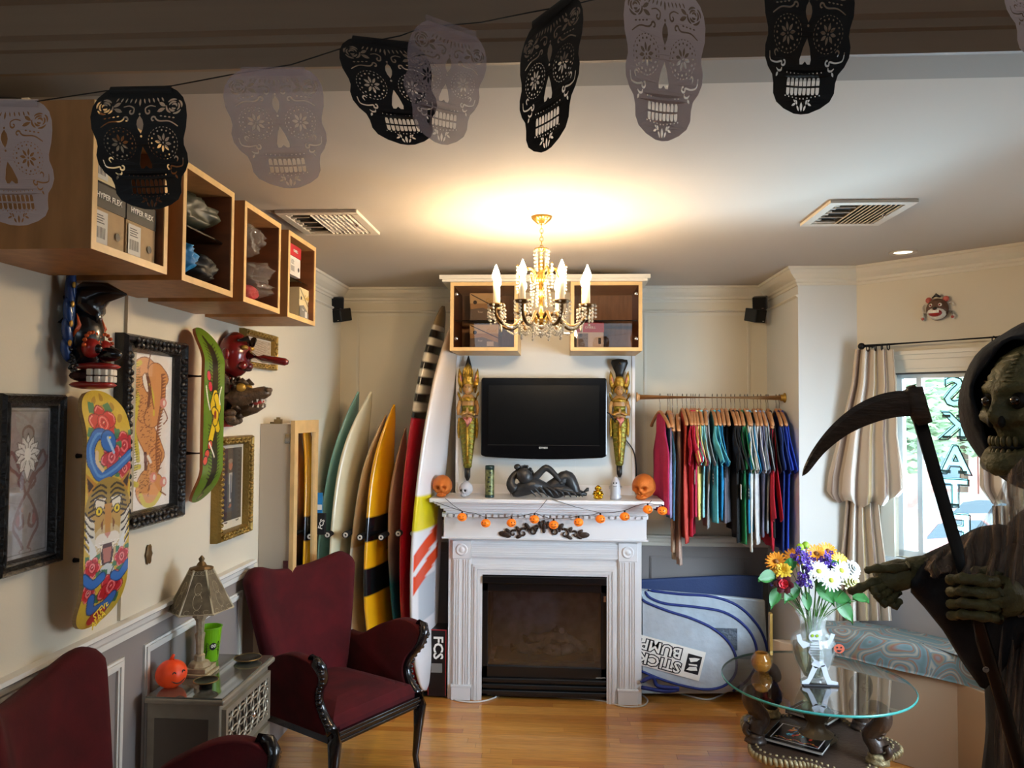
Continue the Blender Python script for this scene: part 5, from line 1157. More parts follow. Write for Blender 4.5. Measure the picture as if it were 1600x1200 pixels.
# ---------------- carved gilded wall figures ----------------
gil = M('worn_gilding', 'a8842e', .35, metal=.55, var=.4, vs=50, bump=.5, bs=70); grn = M('green_gilding', '7c7426', .38, metal=.45, var=.4, vs=60, bump=.4, bs=80); skin = M('carved_skin', 'a87c46', .45, var=.1, vs=30); pink = M('faded_pink', 'c4786a', .5); dkb = M('carved_dark', '171411', .4)
def figure(cx, ztop, zbot, label, black):
    H_ = ztop-zbot; Y0 = YC-.03
    t = thing('gilded_figure', label, 'carving', (cx, YC, zbot), 0, 'carved gilded figures flanking the television')
    q = lambda x, z, y=0: Vector((cx+x*H_, Y0-y*H_, zbot+z*H_))
    def lt(prof, mat, nm, sy=.55, n=16, par=t, cy=0):
        mb = MB(); v = []
        mb.lathe([(r*H_, z*H_) for r, z in prof], n, (0, 0, 0)); mb.v = [Vector((cx+p.x, Y0-cy*H_+p.y*sy, zbot+p.z)) for p in mb.v]
        return mb.build(nm, par, mat, smooth=True)
    lt([(.010, 0), (.022, .03), (.024, .11)], dkb, 'foot_spike')
    lt([(.026, .10), (.034, .115), (.034, .13), (.045, .22), (.062, .36), (.072, .46), (.062, .50)], grn, 'skirt')
    mb = MB()
    for i in range(9):
        z = .14+.04*i; r = (.034+(z-.13)*.115); mb.tube([q(r*math.sin(a_), z+.012*math.cos(a_*3), .5*r*math.cos(a_)+.004) for a_ in (-1.2, -.6, 0, .6, 1.2)], .0028, 5)
    mb.tube([q(0, .14, .022), q(0, .30, .034), q(0, .46, .044)], [.006, .010, .012], 6); mb.build('skirt_trim', t, gil, smooth=True)
    for s_ in (-1, 1):
        MB().ell(q(s_*.072, .42, -.0), (.014*H_, .010*H_, .085*H_), 8, 8).build('side_sash', t, gil, smooth=True)
    lt([(.055, .49), (.050, .53), (.046, .57), (.058, .63), (.062, .66), (.03, .69)], skin, 'torso')
    lt([(.050, .555), (.052, .585), (.050, .60)], grn, 'bodice', .62)
    lt([(.052, .53), (.056, .545), (.052, .556)], gil, 'belt', .65)
    MB().tube([q(-.026, .50, .035), q(0, .455, .045), q(.026, .50, .035)], [.015, .030, .015], 8).build('pink_apron', t, pink, smooth=True)
    lt([(.066, .635), (.060, .655), (.034, .675)], gil, 'collar', .7)
    for s_ in (-1, 1):
        MB().tube([q(s_*.058, .645, .01), q(s_*.078, .69, .0), q(s_*.086, .715, -.005)], [.010, .009, .001], 6).build('shoulder_wing', t, gil, smooth=True)
        MB().tube([q(s_*.062, .64, .0), q(s_*.078, .58, .005), q(s_*.074, .53, .02), q(s_*.040, .530, .045), q(s_*.006, .545, .05)], [.012, .0115, .010, .008, .006], 8).build('arm', t, skin, smooth=True)
        MB().lathe([(.010*H_, -.008), (.012*H_, 0), (.010*H_, .008)], 10, q(s_*.045, .53, .042), mtx=Matrix.Rotation(PI/2, 3, 'Y')).build('bracelet', t, gil, smooth=True)
        MB().tube([q(s_*.002, .53, .05), q(s_*.003, .56, .052), q(s_*.002, .585, .05)], [.006, .007, .003], 7).build('hand', t, skin, smooth=True)
    lt([(.018, .665), (.018, .70)], skin, 'neck')
    def face(d):
        k = 1.0
        if d.y < -.3:
            k += .10*math.exp(-((d.x/.12)**2+((d.z+.08)/.2)**2)) - .05*math.exp(-(((abs(d.x)-.32)/.14)**2+((d.z-.12)/.12)**2)) + .04*math.exp(-((d.x/.25)**2+((d.z+.45)/.08)**2))
        return k
    hd = MB().ell(q(0, .735, .012), (.036*H_, .034*H_, .050*H_), 20, 16, fn=face).build('head', t, skin, smooth=True)
    for s_ in (-1, 1):
        MB().ell(q(s_*.013, .742, .044), (.0065*H_, .003*H_, .0028*H_), 8, 5).build('eye', hd, dkb); MB().tube([q(s_*.004, .752, .044), q(s_*.013, .757, .043), q(s_*.024, .751, .038)], .0012, 4).build('eyebrow', hd, dkb)
        MB().ell(q(s_*.037, .73, .004), (.007*H_, .006*H_, .022*H_), 8, 6).build('ear', hd, gil, smooth=True)
    MB().ell(q(0, .712, .043), (.009*H_, .004*H_, .003*H_), 8, 5).build('lips', hd, pink)
    lt([(.038, .765), (.044, .775), (.042, .79), (.046, .80), (.038, .82), (.040, .828), (.028, .85)], gil, 'crown', .8)
    for s_ in (-1, 1):
        MB().tube([q(s_*.052, .74, -.01), q(s_*.066, .80, -.01), q(s_*.070, .86, -.012), q(s_*.076, .90, -.015)], [.012, .016, .011, .001], 8).build('crown_wing', t, gil if s_ == -2 else gil, smooth=True)
        MB().ell(q(s_*.060, .82, .004), (.008*H_, .006*H_, .030*H_), 8, 6, mtx=Matrix.Rotation(s_*.2, 3, 'Y')).build('pink_inlay', t, pink, smooth=True)
        MB().tube([q(s_*.050, .76, .0), q(s_*.064, .74, .0), q(s_*.056, .70, .0)], [.012, .010, .004], 7).build('ear_scroll', t, gil, smooth=True)
    if black:
        lt([(.030, .84), (.036, .88), (.058, .93), (.072, .965), (.066, .992), (.02, 1.0)], dkb, 'topknot', .5)
        MB().tube([q(-.010, .955, .036), q(.010, .955, .036), q(0, .972, .036)], .0025, 5, closed=True).build('gold_mark', t, gil)
    else:
        lt([(.030, .84), (.034, .88), (.026, .92), (.016, .96), (.004, 1.0)], dkb, 'crown_peak', .7)
        for k in (-2, -1, 0, 1, 2): MB().tube([q(.018*k, .83, .02), q(.016*k, .88, .024), q(.010*k, .945-.012*abs(k), .02)], [.007, .007, .001], 6).build('crown_leaf', t, gil, smooth=True)
a, b = atY(732, 556, 4.72), atY(735, 751, 4.72); figure(a.x, a.z, b.z, 'carved gilded figure with a pointed crown, left of the television', False)
a, b = atY(969, 561, 4.72), atY(965, 746, 4.72); figure(a.x-.004, a.z, b.z, 'carved gilded figure with a black topknot, right of the television', True)

# ---------------- things on the mantel shelf ----------------
def skull(cx, cy, z, w, rz, mat, label, soc=None, name='toy_skull', teeth=True, group=None):
    t = thing(name, label, 'skull', (cx, cy, z), rz, group); s = w/2          # faces local -Y
    def fn(d):
        k = 1.0; ax = abs(d.x)
        fr = max(0, -d.y)
        k -= .55*math.exp(-(((ax-.36)/.17)**2+((d.z+.10)/.17)**2))*(fr > .2)
        k -= .20*math.exp(-((d.x/.09)**2+((d.z+.42)/.12)**2))*(fr > .2)
        k += .08*math.exp(-(((ax-.40)/.25)**2+((d.z-.14)/.09)**2))*(fr > .2)
        k += .10*math.exp(-(((ax-.62)/.16)**2+((d.z+.42)/.14)**2))*fr
        if d.z < -.2: k *= 1-.16*(-d.z-.2)*(1+.6*(d.y > 0))
        x, y, zz = d.x*s*.92*k, d.y*s*1.12*k, d.z*s*1.05*k
        if d.z < -.45: zz = max(zz, -s*.92)
        if d.z < -.35 and d.y < 0: x *= .78; 
        return (x, y, zz+s*.98)
    MB().ell((0, 0, 0), s, 44, 34, fn=fn).build('cranium', t, mat, smooth=True, local=True)
    MB().ell((0, -s*.62, s*.20), (s*.46, s*.42, s*.20), 20, 10, fn=lambda d: 1).build('jaw', t, mat, smooth=True, local=True)
    for s_ in (-1, 1): MB().ell((s_*s*.30, -s*.84, s*.88), (s*.17, s*.10, s*.17), 12, 8).build('eye_socket', t, soc or mat, smooth=True, local=True) if soc else None
    if teeth:
        for row, z_ in ((0, s*.36), (1, s*.20)):
            for k in range(6):
                a_ = (k-2.5)*.26; MB().box(s*.40*math.sin(a_)-s*.045, s*.40*math.sin(a_)+s*.045, -s*.64-s*.40*math.cos(a_)-.001, -s*.64-s*.40*math.cos(a_)+s*.08, z_-s*.07, z_+s*.07).build('tooth', t, mat, local=True, bevel=s*.02)
    return t
cop = M('copper_glitter', 'd07028', .35, metal=.4, bump=.6, bs=220, em=0); frost = M('frosted_plastic', 'c9c9cf', .35, trans=.25)
p = atY(691, 778, 4.53); skull(p.x, 4.53, ST, .128, .0, cop, 'copper orange glitter skull at the left end of the mantel', group='copper skulls on the mantel')
p = atY(1006, 781, 4.53); skull(p.x, 4.53, ST, .148, -.42, cop, 'copper orange glitter skull at the right end of the mantel, turned left', group='copper skulls on the mantel')
p = atY(728, 777, 4.55); skull(p.x, 4.55, ST, .088, -.35, frost, 'small translucent white skull with black eyes, next to the left copper skull', ink)
p = atY(765, 777, 4.52); dec = M('can_art', '6a6d44', .4, metal=.3, var=.6, vs=45)
t = thing('tall_candle', 'tall dark green decorated canister on the mantel', 'canister', (p.x, 4.52, ST))
MB().lathe([(.027, ST), (.028, ST+.004), (.028, ST+.018)], 22, (p.x, 4.52, 0)).build('base', t, M('can_dark', '16302e', .3), smooth=True)
MB().lathe([(.0275, ST+.018), (.0275, ST+.165)], 22, (p.x, 4.52, 0)).build('printed_sleeve', t, dec)
MB().lathe([(.028, ST+.165), (.028, ST+.188), (.024, ST+.190), (.024, ST+.176), (.001, ST+.176)], 22, (p.x, 4.52, 0)).build('rim', t, M('can_dark'), smooth=True)
for k in range(5): MB().ell((p.x+.006*math.sin(k*2), 4.52-.0268, ST+.04+.027*k), (.008, .002, .006), 8, 5).build('print_leaf', t, M('can_leaf', '1d2a22', .4))
# reclining figure
bud = M('slate_resin', '2b2c2e', .38, bump=.2, bs=60, var=.15, vs=25); b0 = atY(857, 780, 4.53)
t = thing('reclining_statue', 'dark grey statue of a robed figure reclining with one hand behind its head', 'statue', (b0.x, 4.53, ST))
u = .0038; g = lambda px, py, dy=0: Vector((b0.x+(px-857)*u, 4.53+dy, ST+(779-py)*u))
MB().tube(spl([g(797, 771), g(812, 767), g(832, 759, -.01), g(850, 763, -.005), g(866, 768), g(885, 766), g(903, 770), g(917, 773)], 4), [.030, .036, .042, .047, .050, .055, .060, .062, .060, .056, .050, .046, .042, .042, .044, .048, .052, .052, .050, .046, .042, .038, .034, .030, .026, .022, .018, .014, .010], 18, sq=.8).build('body', t, bud, smooth=True)
MB().tube([g(806, 765), g(816, 760, -.005), g(830, 752, -.01)], [.030, .034, .026], 12).build('shoulder', t, bud, smooth=True)
h_ = MB().ell(g(820, 745, -.03), (.046, .042, .054), 22, 16, mtx=Matrix.Rotation(-.55, 3, 'Y'), fn=lambda d: 1+(.10*math.exp(-((d.x/.16)**2+((d.z+.08)/.2)**2)) - .07*math.exp(-(((abs(d.x)-.34)/.16)**2+((d.z-.08)/.12)**2)) + .06*math.exp(-((d.x/.25)**2+((d.z+.42)/.08)**2)))*(d.y < -.2)).build('head', t, bud, smooth=True)
mb = MB()
for i in range(70):
    d = Vector((rnd.gauss(0, 1), abs(rnd.gauss(0, .8)), rnd.gauss(0.5, .8))).normalized(); mb.ell(g(820, 744, -.012)+Vector((d.x*.048, d.y*.042, d.z*.056)), .008, 6, 5)
mb.ell(g(808, 731, -.01), (.022, .022, .018), 10, 7); tag(mb.build('hair_curls', h_, bud, smooth=True))
MB().tube(spl([g(806, 768, -.02), g(798, 758, -.02), g(802, 745, 0), g(813, 736, .01)], 4), [.034, .033, .032, .030, .028, .026, .024, .022, .020, .019, .018, .017, .016], 12).build('raised_arm', t, bud, smooth=True)
MB().tube(spl([g(830, 754, -.01), g(842, 741, -.015), g(853, 732, -.015), g(864, 739, -.02), g(876, 753, -.025)], 4), [.026, .025, .024, .022, .021, .020, .020, .020, .021, .020, .019, .018, .017, .016, .016, .015, .015], 12).build('bent_arm', t, bud, smooth=True)
hd_ = MB().ell(g(877, 755, -.03), (.014, .010, .010), 10, 7).build('hand', t, bud, smooth=True)
MB().tube(spl([g(856, 768, .01), g(870, 758, .01), g(885, 746, .005), g(894, 758), g(900, 772)], 4), [.046]*5+[.044, .043, .042, .040, .040, .040, .039, .038, .036, .034, .032, .030], 14).build('bent_leg', t, bud, smooth=True)
MB().tube([g(903, 774, -.01), g(918, 765, -.01), g(918, 762, -.01)], [.014, .012, .008], 8).build('foot', t, bud, smooth=True)
for i in range(9): MB().tube(spl([g(818+9*i, 752+2.2*i, -.042), g(826+10*i, 762+i, -.056), g(838+9*i, 776, -.044)], 4), [.002, .004, .006, .007, .008, .008, .006, .004, .002], 7).build('robe_fold', t, bud, smooth=True)
# little gold seated figure
gb = M('bright_gold', 'c99a22', .2, metal=.9); p = atY(934.5, 780, 4.50)
t = thing('gold_figurine', 'tiny shiny gold seated figurine between the statue and the white ghost', 'figurine', (p.x, 4.50, ST))
MB().ell((p.x, 4.50, ST+.010), (.028, .022, .012), 14, 8).build('base', t, gb, smooth=True); MB().ell((p.x, 4.50, ST+.034), (.022, .018, .024), 14, 9).build('belly', t, gb, smooth=True)
MB().ell((p.x, 4.497, ST+.066), (.015, .014, .016), 14, 9).build('head', t, gb, smooth=True)
for s_ in (-1, 1): MB().tube([(p.x+s_*.018, 4.50, ST+.046), (p.x+s_*.027, 4.495, ST+.030), (p.x+s_*.016, 4.482, ST+.022)], [.008, .007, .006], 7).build('arm', t, gb, smooth=True); MB().ell((p.x+s_*.014, 4.484, ST+.014), (.014, .010, .009), 8, 6).build('knee', t, gb, smooth=True); MB().ell((p.x+s_*.016, 4.50, ST+.062), (.004, .004, .010), 6, 5).build('ear', t, gb, smooth=True)
p = atY(961.5, 780, 4.50)
t = thing('ghost_light', 'small translucent white ghost figure with a smiling face on the mantel', 'ghost figure', (p.x, 4.50, ST))
MB().lathe([(.032, 0), (.035, .012), (.030, .03), (.031, .06), (.030, .085), (.024, .108), (.014, .124), (.006, .131), (.001, .133)], 20, (p.x, 4.50, ST), mod=lambda q, z: 1+.05*math.cos(5*q)*(z < .03)).build('body', t, frost, smooth=True)
for s_ in (-1, 1): MB().ell((p.x-.004+s_*.009, 4.473, ST+.098), (.0035, .003, .005), 8, 6).build('eye', t, ink); MB().tube([(p.x+s_*.030, 4.495, ST+.075), (p.x+s_*.036, 4.482, ST+.068)], [.008, .005], 7).build('arm', t, frost, smooth=True)
MB().tube([(p.x-.015+.003*i, 4.4695, ST+.082-.005*math.sin(PI*i/7)) for i in range(8)], .0014, 4).build('smile', t, ink)

# ---------------- pumpkin string lights ----------------
pk = M('glow_orange', 'f07818', .4, em=.35); wire = M('cable_black'); YP_ = 4.385
spots = [(722, 808), (759, 817.5), (799, 817), (835, 811.5), (865, 820), (904, 816), (938, 811), (976, 807), (1012, 796), (1035, 798)]
proto = None
for i, (x, y) in enumerate(spots):
    p = atY(x, y, YP_); r = .0285
    lbl = ('first', 'second', 'third', 'fourth', 'fifth', 'sixth', 'seventh', 'eighth', 'ninth', 'tenth')[i]+' glowing orange pumpkin from the left on the mantel light string'
    if proto is None:
        t = thing('pumpkin_light', lbl, 'pumpkin light', p, 0, 'pumpkin lights strung below the mantel'); q_ = p.copy(); MW[t.name] = Matrix()
        MB().ell((0, 0, 0), (r, r, r*.86), 24, 12, fn=rib).build('body', t, pk, smooth=True, local=True)
        MB().tube([(0, 0, r*.78), (0, 0, r*1.15)], [.006, .005], 7).build('socket', t, wire, local=True)
        for s_ in (-1, 1): MB().ell((s_*.009, -r*.93, .006), (.003, .002, .004), 7, 5).build('eye', t, ink, local=True)
        MB().tube([(-.012+.003*k, -r*.955+abs(k-4)*.0006, -.005-.005*math.sin(PI*k/8)) for k in range(9)], .0016, 4).build('smile', t, ink, local=True)
        proto = t
    else: copy_tree(proto, loc=p, rz=rnd.uniform(-.5, .5), label=lbl)
tops = [atY(x, y-9.5, YP_) for x, y in spots]
mb = MB(); st = atY(676, 783, YP_+.01)
path = [st]
for i, tp in enumerate(tops):
    if i:
        mid = (tops[i-1]+tp)/2; path.append(mid+Vector((0, 0, .006 if abs(tp.z-tops[i-1].z) > .03 else -.004)))
    path.append(tp)
mb.tube(spl(path, 5), .0018, 5)
for a, b in ((tops[0], (695, 778)), (tops[3], (855, 780)), (tops[6], (862, 780)), (tops[8], (1018, 782))): e = atY(b[0], b[1], 4.415); mb.tube([a, (a+e)/2+Vector((0, 0, -.006)), e], .0018, 5)
solo(mb, 'light_string_wire', wire, 'thin black wire of the pumpkin lights looped along the mantel edge', 'wire')['kind'] = 'stuff'

# white cord on the floor
wc = M('white_cord', 'd9d6d0', .5)
fl_ = [(702, 1086), (712, 1094), (740, 1097), (765, 1093), (790, 1083), (815, 1079), (845, 1081), (872, 1089), (910, 1091), (945, 1096), (975, 1104), (1004, 1103), (1012, 1094), (1003, 1084), (1014, 1077), (1045, 1078), (1075, 1087), (1105, 1093), (1125, 1087), (1140, 1079), (1165, 1077), (1200, 1084)]
solo(MB().tube(spl([atZ(x, y, .005) for x, y in fl_], 5), .005, 6), 'extension_cord', wc, 'white cord snaking over the floor in front of the fireplace', 'cord', smooth=True)

# ---------------- ceiling fittings ----------------
ventm = M('vent_enamel', 'cfc4b4', .45); vd = M('vent_dark', '241d16', .8)
def vent(corners, label, rot=0):
    P = [atZ(x, y, HC) for x, y in corners]; x0 = (P[0].x+P[3].x)/2; x1 = (P[1].x+P[2].x)/2; y0 = min(P[2].y, P[3].y); y1 = max(P[0].y, P[1].y)
    x0, x1 = min(x0, x1), max(x0, x1); y0, y1 = min(p.y for p in P), max(p.y for p in P)
    t = thing('ceiling_vent', label, 'vent', ((x0+x1)/2, (y0+y1)/2, HC), 0, 'ceiling vents')
    w = .035; z0 = HC-.014
    mb = MB()
    for a in ((x0, x1, y0, y0+w), (x0, x1, y1-w, y1), (x0, x0+w, y0+w, y1-w), (x1-w, x1, y0+w, y1-w)): mb.box(a[0], a[1], a[2], a[3], z0, HC-.0005)
    mb.build('frame', t, ventm, bevel=.002); MB().box(x0+w, x1-w, y0+w, y1-w, HC-.003, HC-.0008).build('duct_opening', t, vd)
    xs = x0+w+(x1-x0-2*w)*.36
    n = 9
    for i in range(n):
        x = xs+(x1-w-xs)*(i+.5)/n
        MB().obox((x, (y0+y1)/2, HC-.009), (.006, 0, .006), (0, (y1-y0)/2-w, 0), (.001, 0, -.001)).build('slat', t, ventm)
    for i in range(4):
        y = y0+w+(y1-y0-2*w)*(i+.5)/4
        MB().obox(((x0+w+xs)/2, y, HC-.009), ((xs-x0-w)/2*(1-.12*abs(i-1.5)), 0, 0), (0, .006, .006), (0, .001, -.001)).build('slat', t, ventm)
    for i in range(7): MB().box(x0+w+.002, x0+w+.02, y0+w+(y1-y0-2*w)*(i+.3)/7, y0+w+(y1-y0-2*w)*(i+.6)/7, HC-.012, HC-.006).build('side_fin', t, ventm)
    MB().ell((x1-w-.02, (y0+y1)/2, HC-.016), .008, 8, 6).build('damper_knob', t, chrome)
vent([(436, 328), (566, 331), (590, 363), (470, 362)], 'left ceiling vent with slatted grille, above the wall boxes')
vent([(1290, 312), (1436, 312), (1370, 348), (1258, 348)], 'right ceiling vent with slatted grille, towards the bay window')
p = atZ(1411, 394, HC)
t = thing('recessed_light', 'small round recessed ceiling light before the bay window', 'ceiling light', (p.x, p.y, HC))
MB().lathe([(.045, HC-.0005), (.068, HC-.0005), (.066, HC-.006), (.046, HC-.004)], 26, (p.x, p.y, 0), cap=False).build('trim_ring', t, ventm, smooth=True)
MB().lathe([(.045, HC-.001), (.03, HC-.0035), (.001, HC-.004)], 22, (p.x, p.y, 0)).build('lamp_face', t, M('lamp_lens', 'fff1d8', .3, em=2.5))

# speakers
spk = M('speaker_black', '08080a', .45); grl = M('speaker_cloth', '050506', .9, bump=.3, bs=300)
def speaker(px, s, label):
    p = atY(px, 483, 4.93)
    t = thing('twin_speaker', label, 'speaker', (p.x, 4.95, p.z-.07), 0, 'twin cube speakers in the upper corners')
    for (dz, rz, dx, nm) in ((.038, -.35*s, s*.008, 'upper_cube'), (-.042, .45*s, -s*.022, 'lower_cube')):
        c = Vector((p.x+dx, 4.92, p.z+dz)); R_ = Matrix.Rotation(rz, 3, 'Z')@Matrix.Rotation(.22, 3, 'X')
        o = MB().obox(c, R_@Vector((.042, 0, 0)), R_@Vector((0, .055, 0)), R_@Vector((0, 0, .042))).build(nm, t, spk, bevel=.005)
        MB().obox(c+R_@Vector((0, -.056, 0)), R_@Vector((.037, 0, 0)), R_@Vector((0, .002, 0)), R_@Vector((0, 0, .037))).build('grille', o, grl)
        MB().obox(c+R_@Vector((.02, -.0585, -.03)), R_@Vector((.006, 0, 0)), R_@Vector((0, .0006, 0)), R_@Vector((0, 0, .002))).build('badge', o, chrome)
    MB().tube([(p.x+s*.02, 4.96, p.z), (p.x+s*.03, 5.0, p.z+.01), (p.x+s*.03, YB, p.z+.01)], [.012, .010, .02], 8).build('bracket', t, spk)
speaker(529, -1, 'black twin cube speaker in the left corner under the ceiling'); speaker(1185, 1, 'black twin cube speaker in the right alcove corner')

# ---------------- chandelier ----------------
br2 = M('polished_brass', 'c79a4a', .25, metal=.85); ab = M('antique_brass', '5d4524', .35, metal=.7); cry = M('crystal', 'f2ead8', .05, trans=.55, ior=1.5, coat=.5)
cndl = M('candle_sleeve', 'f0dcae', .5, em=.35); bulb = bpy.data.materials.new('flame_bulb'); bulb.use_nodes = True; bb = bulb.node_tree.nodes['Principled BSDF']
bb.inputs['Base Color'].default_value = (1, .9, .7, 1); bb.inputs['Emission Color'].default_value = (1, .74, .45, 1); bb.inputs['Emission Strength'].default_value = 400
hc = atY(846, 400, 3.2); hx, hy = hc.x, 3.2
t = thing('chandelier', 'brass candle chandelier hung with strings of crystal beads', 'chandelier', (hx, hy, 2.07))
MB().lathe([(.012, 2.545), (.02, 2.55), (.042, 2.570), (.046, HC-.001)], 20, (hx, hy, 0)).build('canopy', t, br2, smooth=True)
mb = MB(); z = 2.545; k = 0
while z > 2.45:
    mb.tube([(hx+(.007*math.cos(q*PI/5) if k % 2 else 0), hy+(0 if k % 2 else .007*math.cos(q*PI/5)), z-.008+.012*math.sin(q*PI/5)) for q in range(10)], .0018, 5, closed=True); z -= .018; k += 1
tag(mb.build('chain', t, br2, smooth=True))
MB().lathe([(.004, 2.45), (.030, 2.442), (.032, 2.436), (.006, 2.43), (.008, 2.40), (.014, 2.37), (.008, 2.34), (.016, 2.325), (.030, 2.30), (.012, 2.285), (.008, 2.25), (.014, 2.235), (.008, 2.22), (.008, 2.17), (.022, 2.16), (.030, 2.145), (.034, 2.135), (.020, 2.115), (.008, 2.10), (.003, 2.085)], 18, (hx, hy, 0)).build('stem', t, br2, smooth=True)
def strand(p, q, sag, r=.0055, n=None, nm='crystal_strand', par=t):
    p, q = Vector(p), Vector(q); n = n or max(2, int(((q-p).length+sag)/(r*2.2))); mb = MB()
    for i in range(n+1):
        f = i/n; c = p.lerp(q, f)+Vector((0, 0, -sag*4*f*(1-f))); mb.ell(c, r*(1.25 if i == n//2 and sag else 1), 7, 5)
    return mb.build(nm, par, cry, smooth=False)
for k in range(8): a_ = k*PI/4; strand((hx+.030*math.cos(a_), hy+.030*math.sin(a_), 2.432), (hx+.026*math.cos(a_), hy+.026*math.sin(a_), 2.352), 0, .0062)
sa_ = []
for k in range(8):
    a_ = math.radians(25+45*k); d = Vector((math.cos(a_), math.sin(a_), 0)); c = Vector((hx, hy, 0)); Z = lambda r, z: c+d*r+Vector((0, 0, z))
    R_ = .205; dz = -.02 if k in (5,) else 0
    arm = MB().tube(spl([Z(.02, 2.14), Z(.06, 2.165), Z(.09, 2.135), Z(.13, 2.105), Z(.175, 2.115), Z(R_, 2.150), Z(R_, 2.180)], 5), [.0075]*31, 8).build('arm', t, ab, smooth=True)
    MB().lathe([(.006, 2.178), (.032, 2.186), (.036, 2.194), (.030, 2.192), (.010, 2.188)], 16, Z(R_, 0)).build('drip_pan', arm, ab, smooth=True)
    MB().lathe([(.012, 2.19), (.0115, 2.285), (.006, 2.288)], 12, Z(R_, 0)).build('candle', arm, cndl, smooth=True)
    MB().lathe([(.006, 2.286), (.015, 2.302), (.0165, 2.315), (.010, 2.335), (.003, 2.352), (.0008, 2.358)], 12, Z(R_, 0)).build('bulb', arm, bulb, smooth=True)
    for j in range(7):
        b_ = j*2*PI/7; p = Z(R_, 2.186)+Vector((.034*math.cos(b_), .034*math.sin(b_), 0)); strand(p, p-Vector((0, 0, .045+.012*(j % 2))), 0, .0056, par=arm)
    # upper tier scroll with its own drops
    if k % 2 == 0 or k in (3, 7):
        MB().tube(spl([Z(.014, 2.30), Z(.035, 2.345), Z(.065, 2.355), Z(.085, 2.315), Z(.105, 2.325), Z(.11, 2.365)], 5), .0038, 6).build('upper_scroll', t, br2, smooth=True)
        strand(Z(.11, 2.355), Z(.11, 2.26), 0, .0058)
    a2 = math.radians(25+45*(k+1)); d2 = Vector((math.cos(a2), math.sin(a2), 0))
    strand(Z(R_-.02, 2.135), c+d2*(R_-.02)+Vector((0, 0, 2.135)), .045, .005)
    strand(Z(.10, 2.115), c+d2*.10+Vector((0, 0, 2.115)), .035, .005)
    strand(Z(.035, 2.13), Z(.11, 2.125), .05, .005)
    strand(Z(.09, 2.11), Z(.09, 2.06), 0, .0055)
for k in range(6): a_ = k*PI/3; strand((hx+.03*math.cos(a_), hy+.03*math.sin(a_), 2.29), (hx+.04*math.cos(a_), hy+.04*math.sin(a_), 2.20), 0, .0062); strand((hx+.025*math.cos(a_), hy+.025*math.sin(a_), 2.12), (hx, hy, 2.065), 0, .0055)
# ---------------- clothes rail ----------------
RY = 4.67; rz_ = atY(1110, 621, RY).z; rodw = M('rail_wood', 'b98a58', .45, var=.1, vs=10, stretch=(.5, 4, 4)); hw_ = M('hanger_wood', 'b57e52', .45, var=.12, vs=20); hk = M('hook_steel', '8d8a86', .25, metal=1)
t = thing('clothes_rail', 'round wooden clothes rail across the alcove', 'clothes rail', ((CX1+XR)/2, RY, rz_-.017))
MB().tube([(CX1+.002, RY, rz_), (XR-.004, RY, rz_)], .016, 14).build('rod', t, rodw, smooth=True)
MB().lathe([(.030, 0), (.030, .006), (.020, .010), (.020, .028), (.017, .028)], 18, (XR-.001, RY, rz_), mtx=Matrix.Rotation(-PI/2, 3, 'Y')).build('brass_socket', t, mg, smooth=True)
MB().lathe([(.030, 0), (.030, .006), (.020, .010), (.020, .02)], 18, (CX1+.001, RY, rz_), mtx=Matrix.Rotation(PI/2, 3, 'Y')).build('socket', t, rodw, smooth=True)
def hanger(x, desc, drop=.085, yaw=0):
    t = thing('clothes_hanger', 'wooden hanger holding the '+desc, 'hanger', (x, RY, rz_), yaw, 'wooden clothes hangers on the rail')
    MB().tube([(0, -.012, .006), (0, -.010, .018), (0, 0, .022), (0, .014, .016), (0, .018, .0), (0, .012, -.022), (0, .0, -.034), (0, 0, -drop+.02)], .0016, 5).build('hook', t, hk, local=True, smooth=True)
    mb = MB(); p = [(0, -.205, -drop-.085), (0, -.19, -drop-.065), (0, -.12, -drop-.028), (0, -.04, -drop+.003), (0, 0, -drop+.012), (0, .04, -drop+.003), (0, .12, -drop-.028), (0, .19, -drop-.065), (0, .205, -drop-.085)]
    mb.tube(spl(p, 3), [.006]+[.009]*23+[.006], 8, hint=(1, 0, 0), sq=1.2); mb.build('shoulder_bar', t, hw_, local=True, smooth=True)
    return t
cloths = {}
def cloth(c):
    if c not in cloths: cloths[c] = M('cloth_'+c, c, .85, bump=.15, bs=150, var=.06, vs=40)
    return cloths[c]
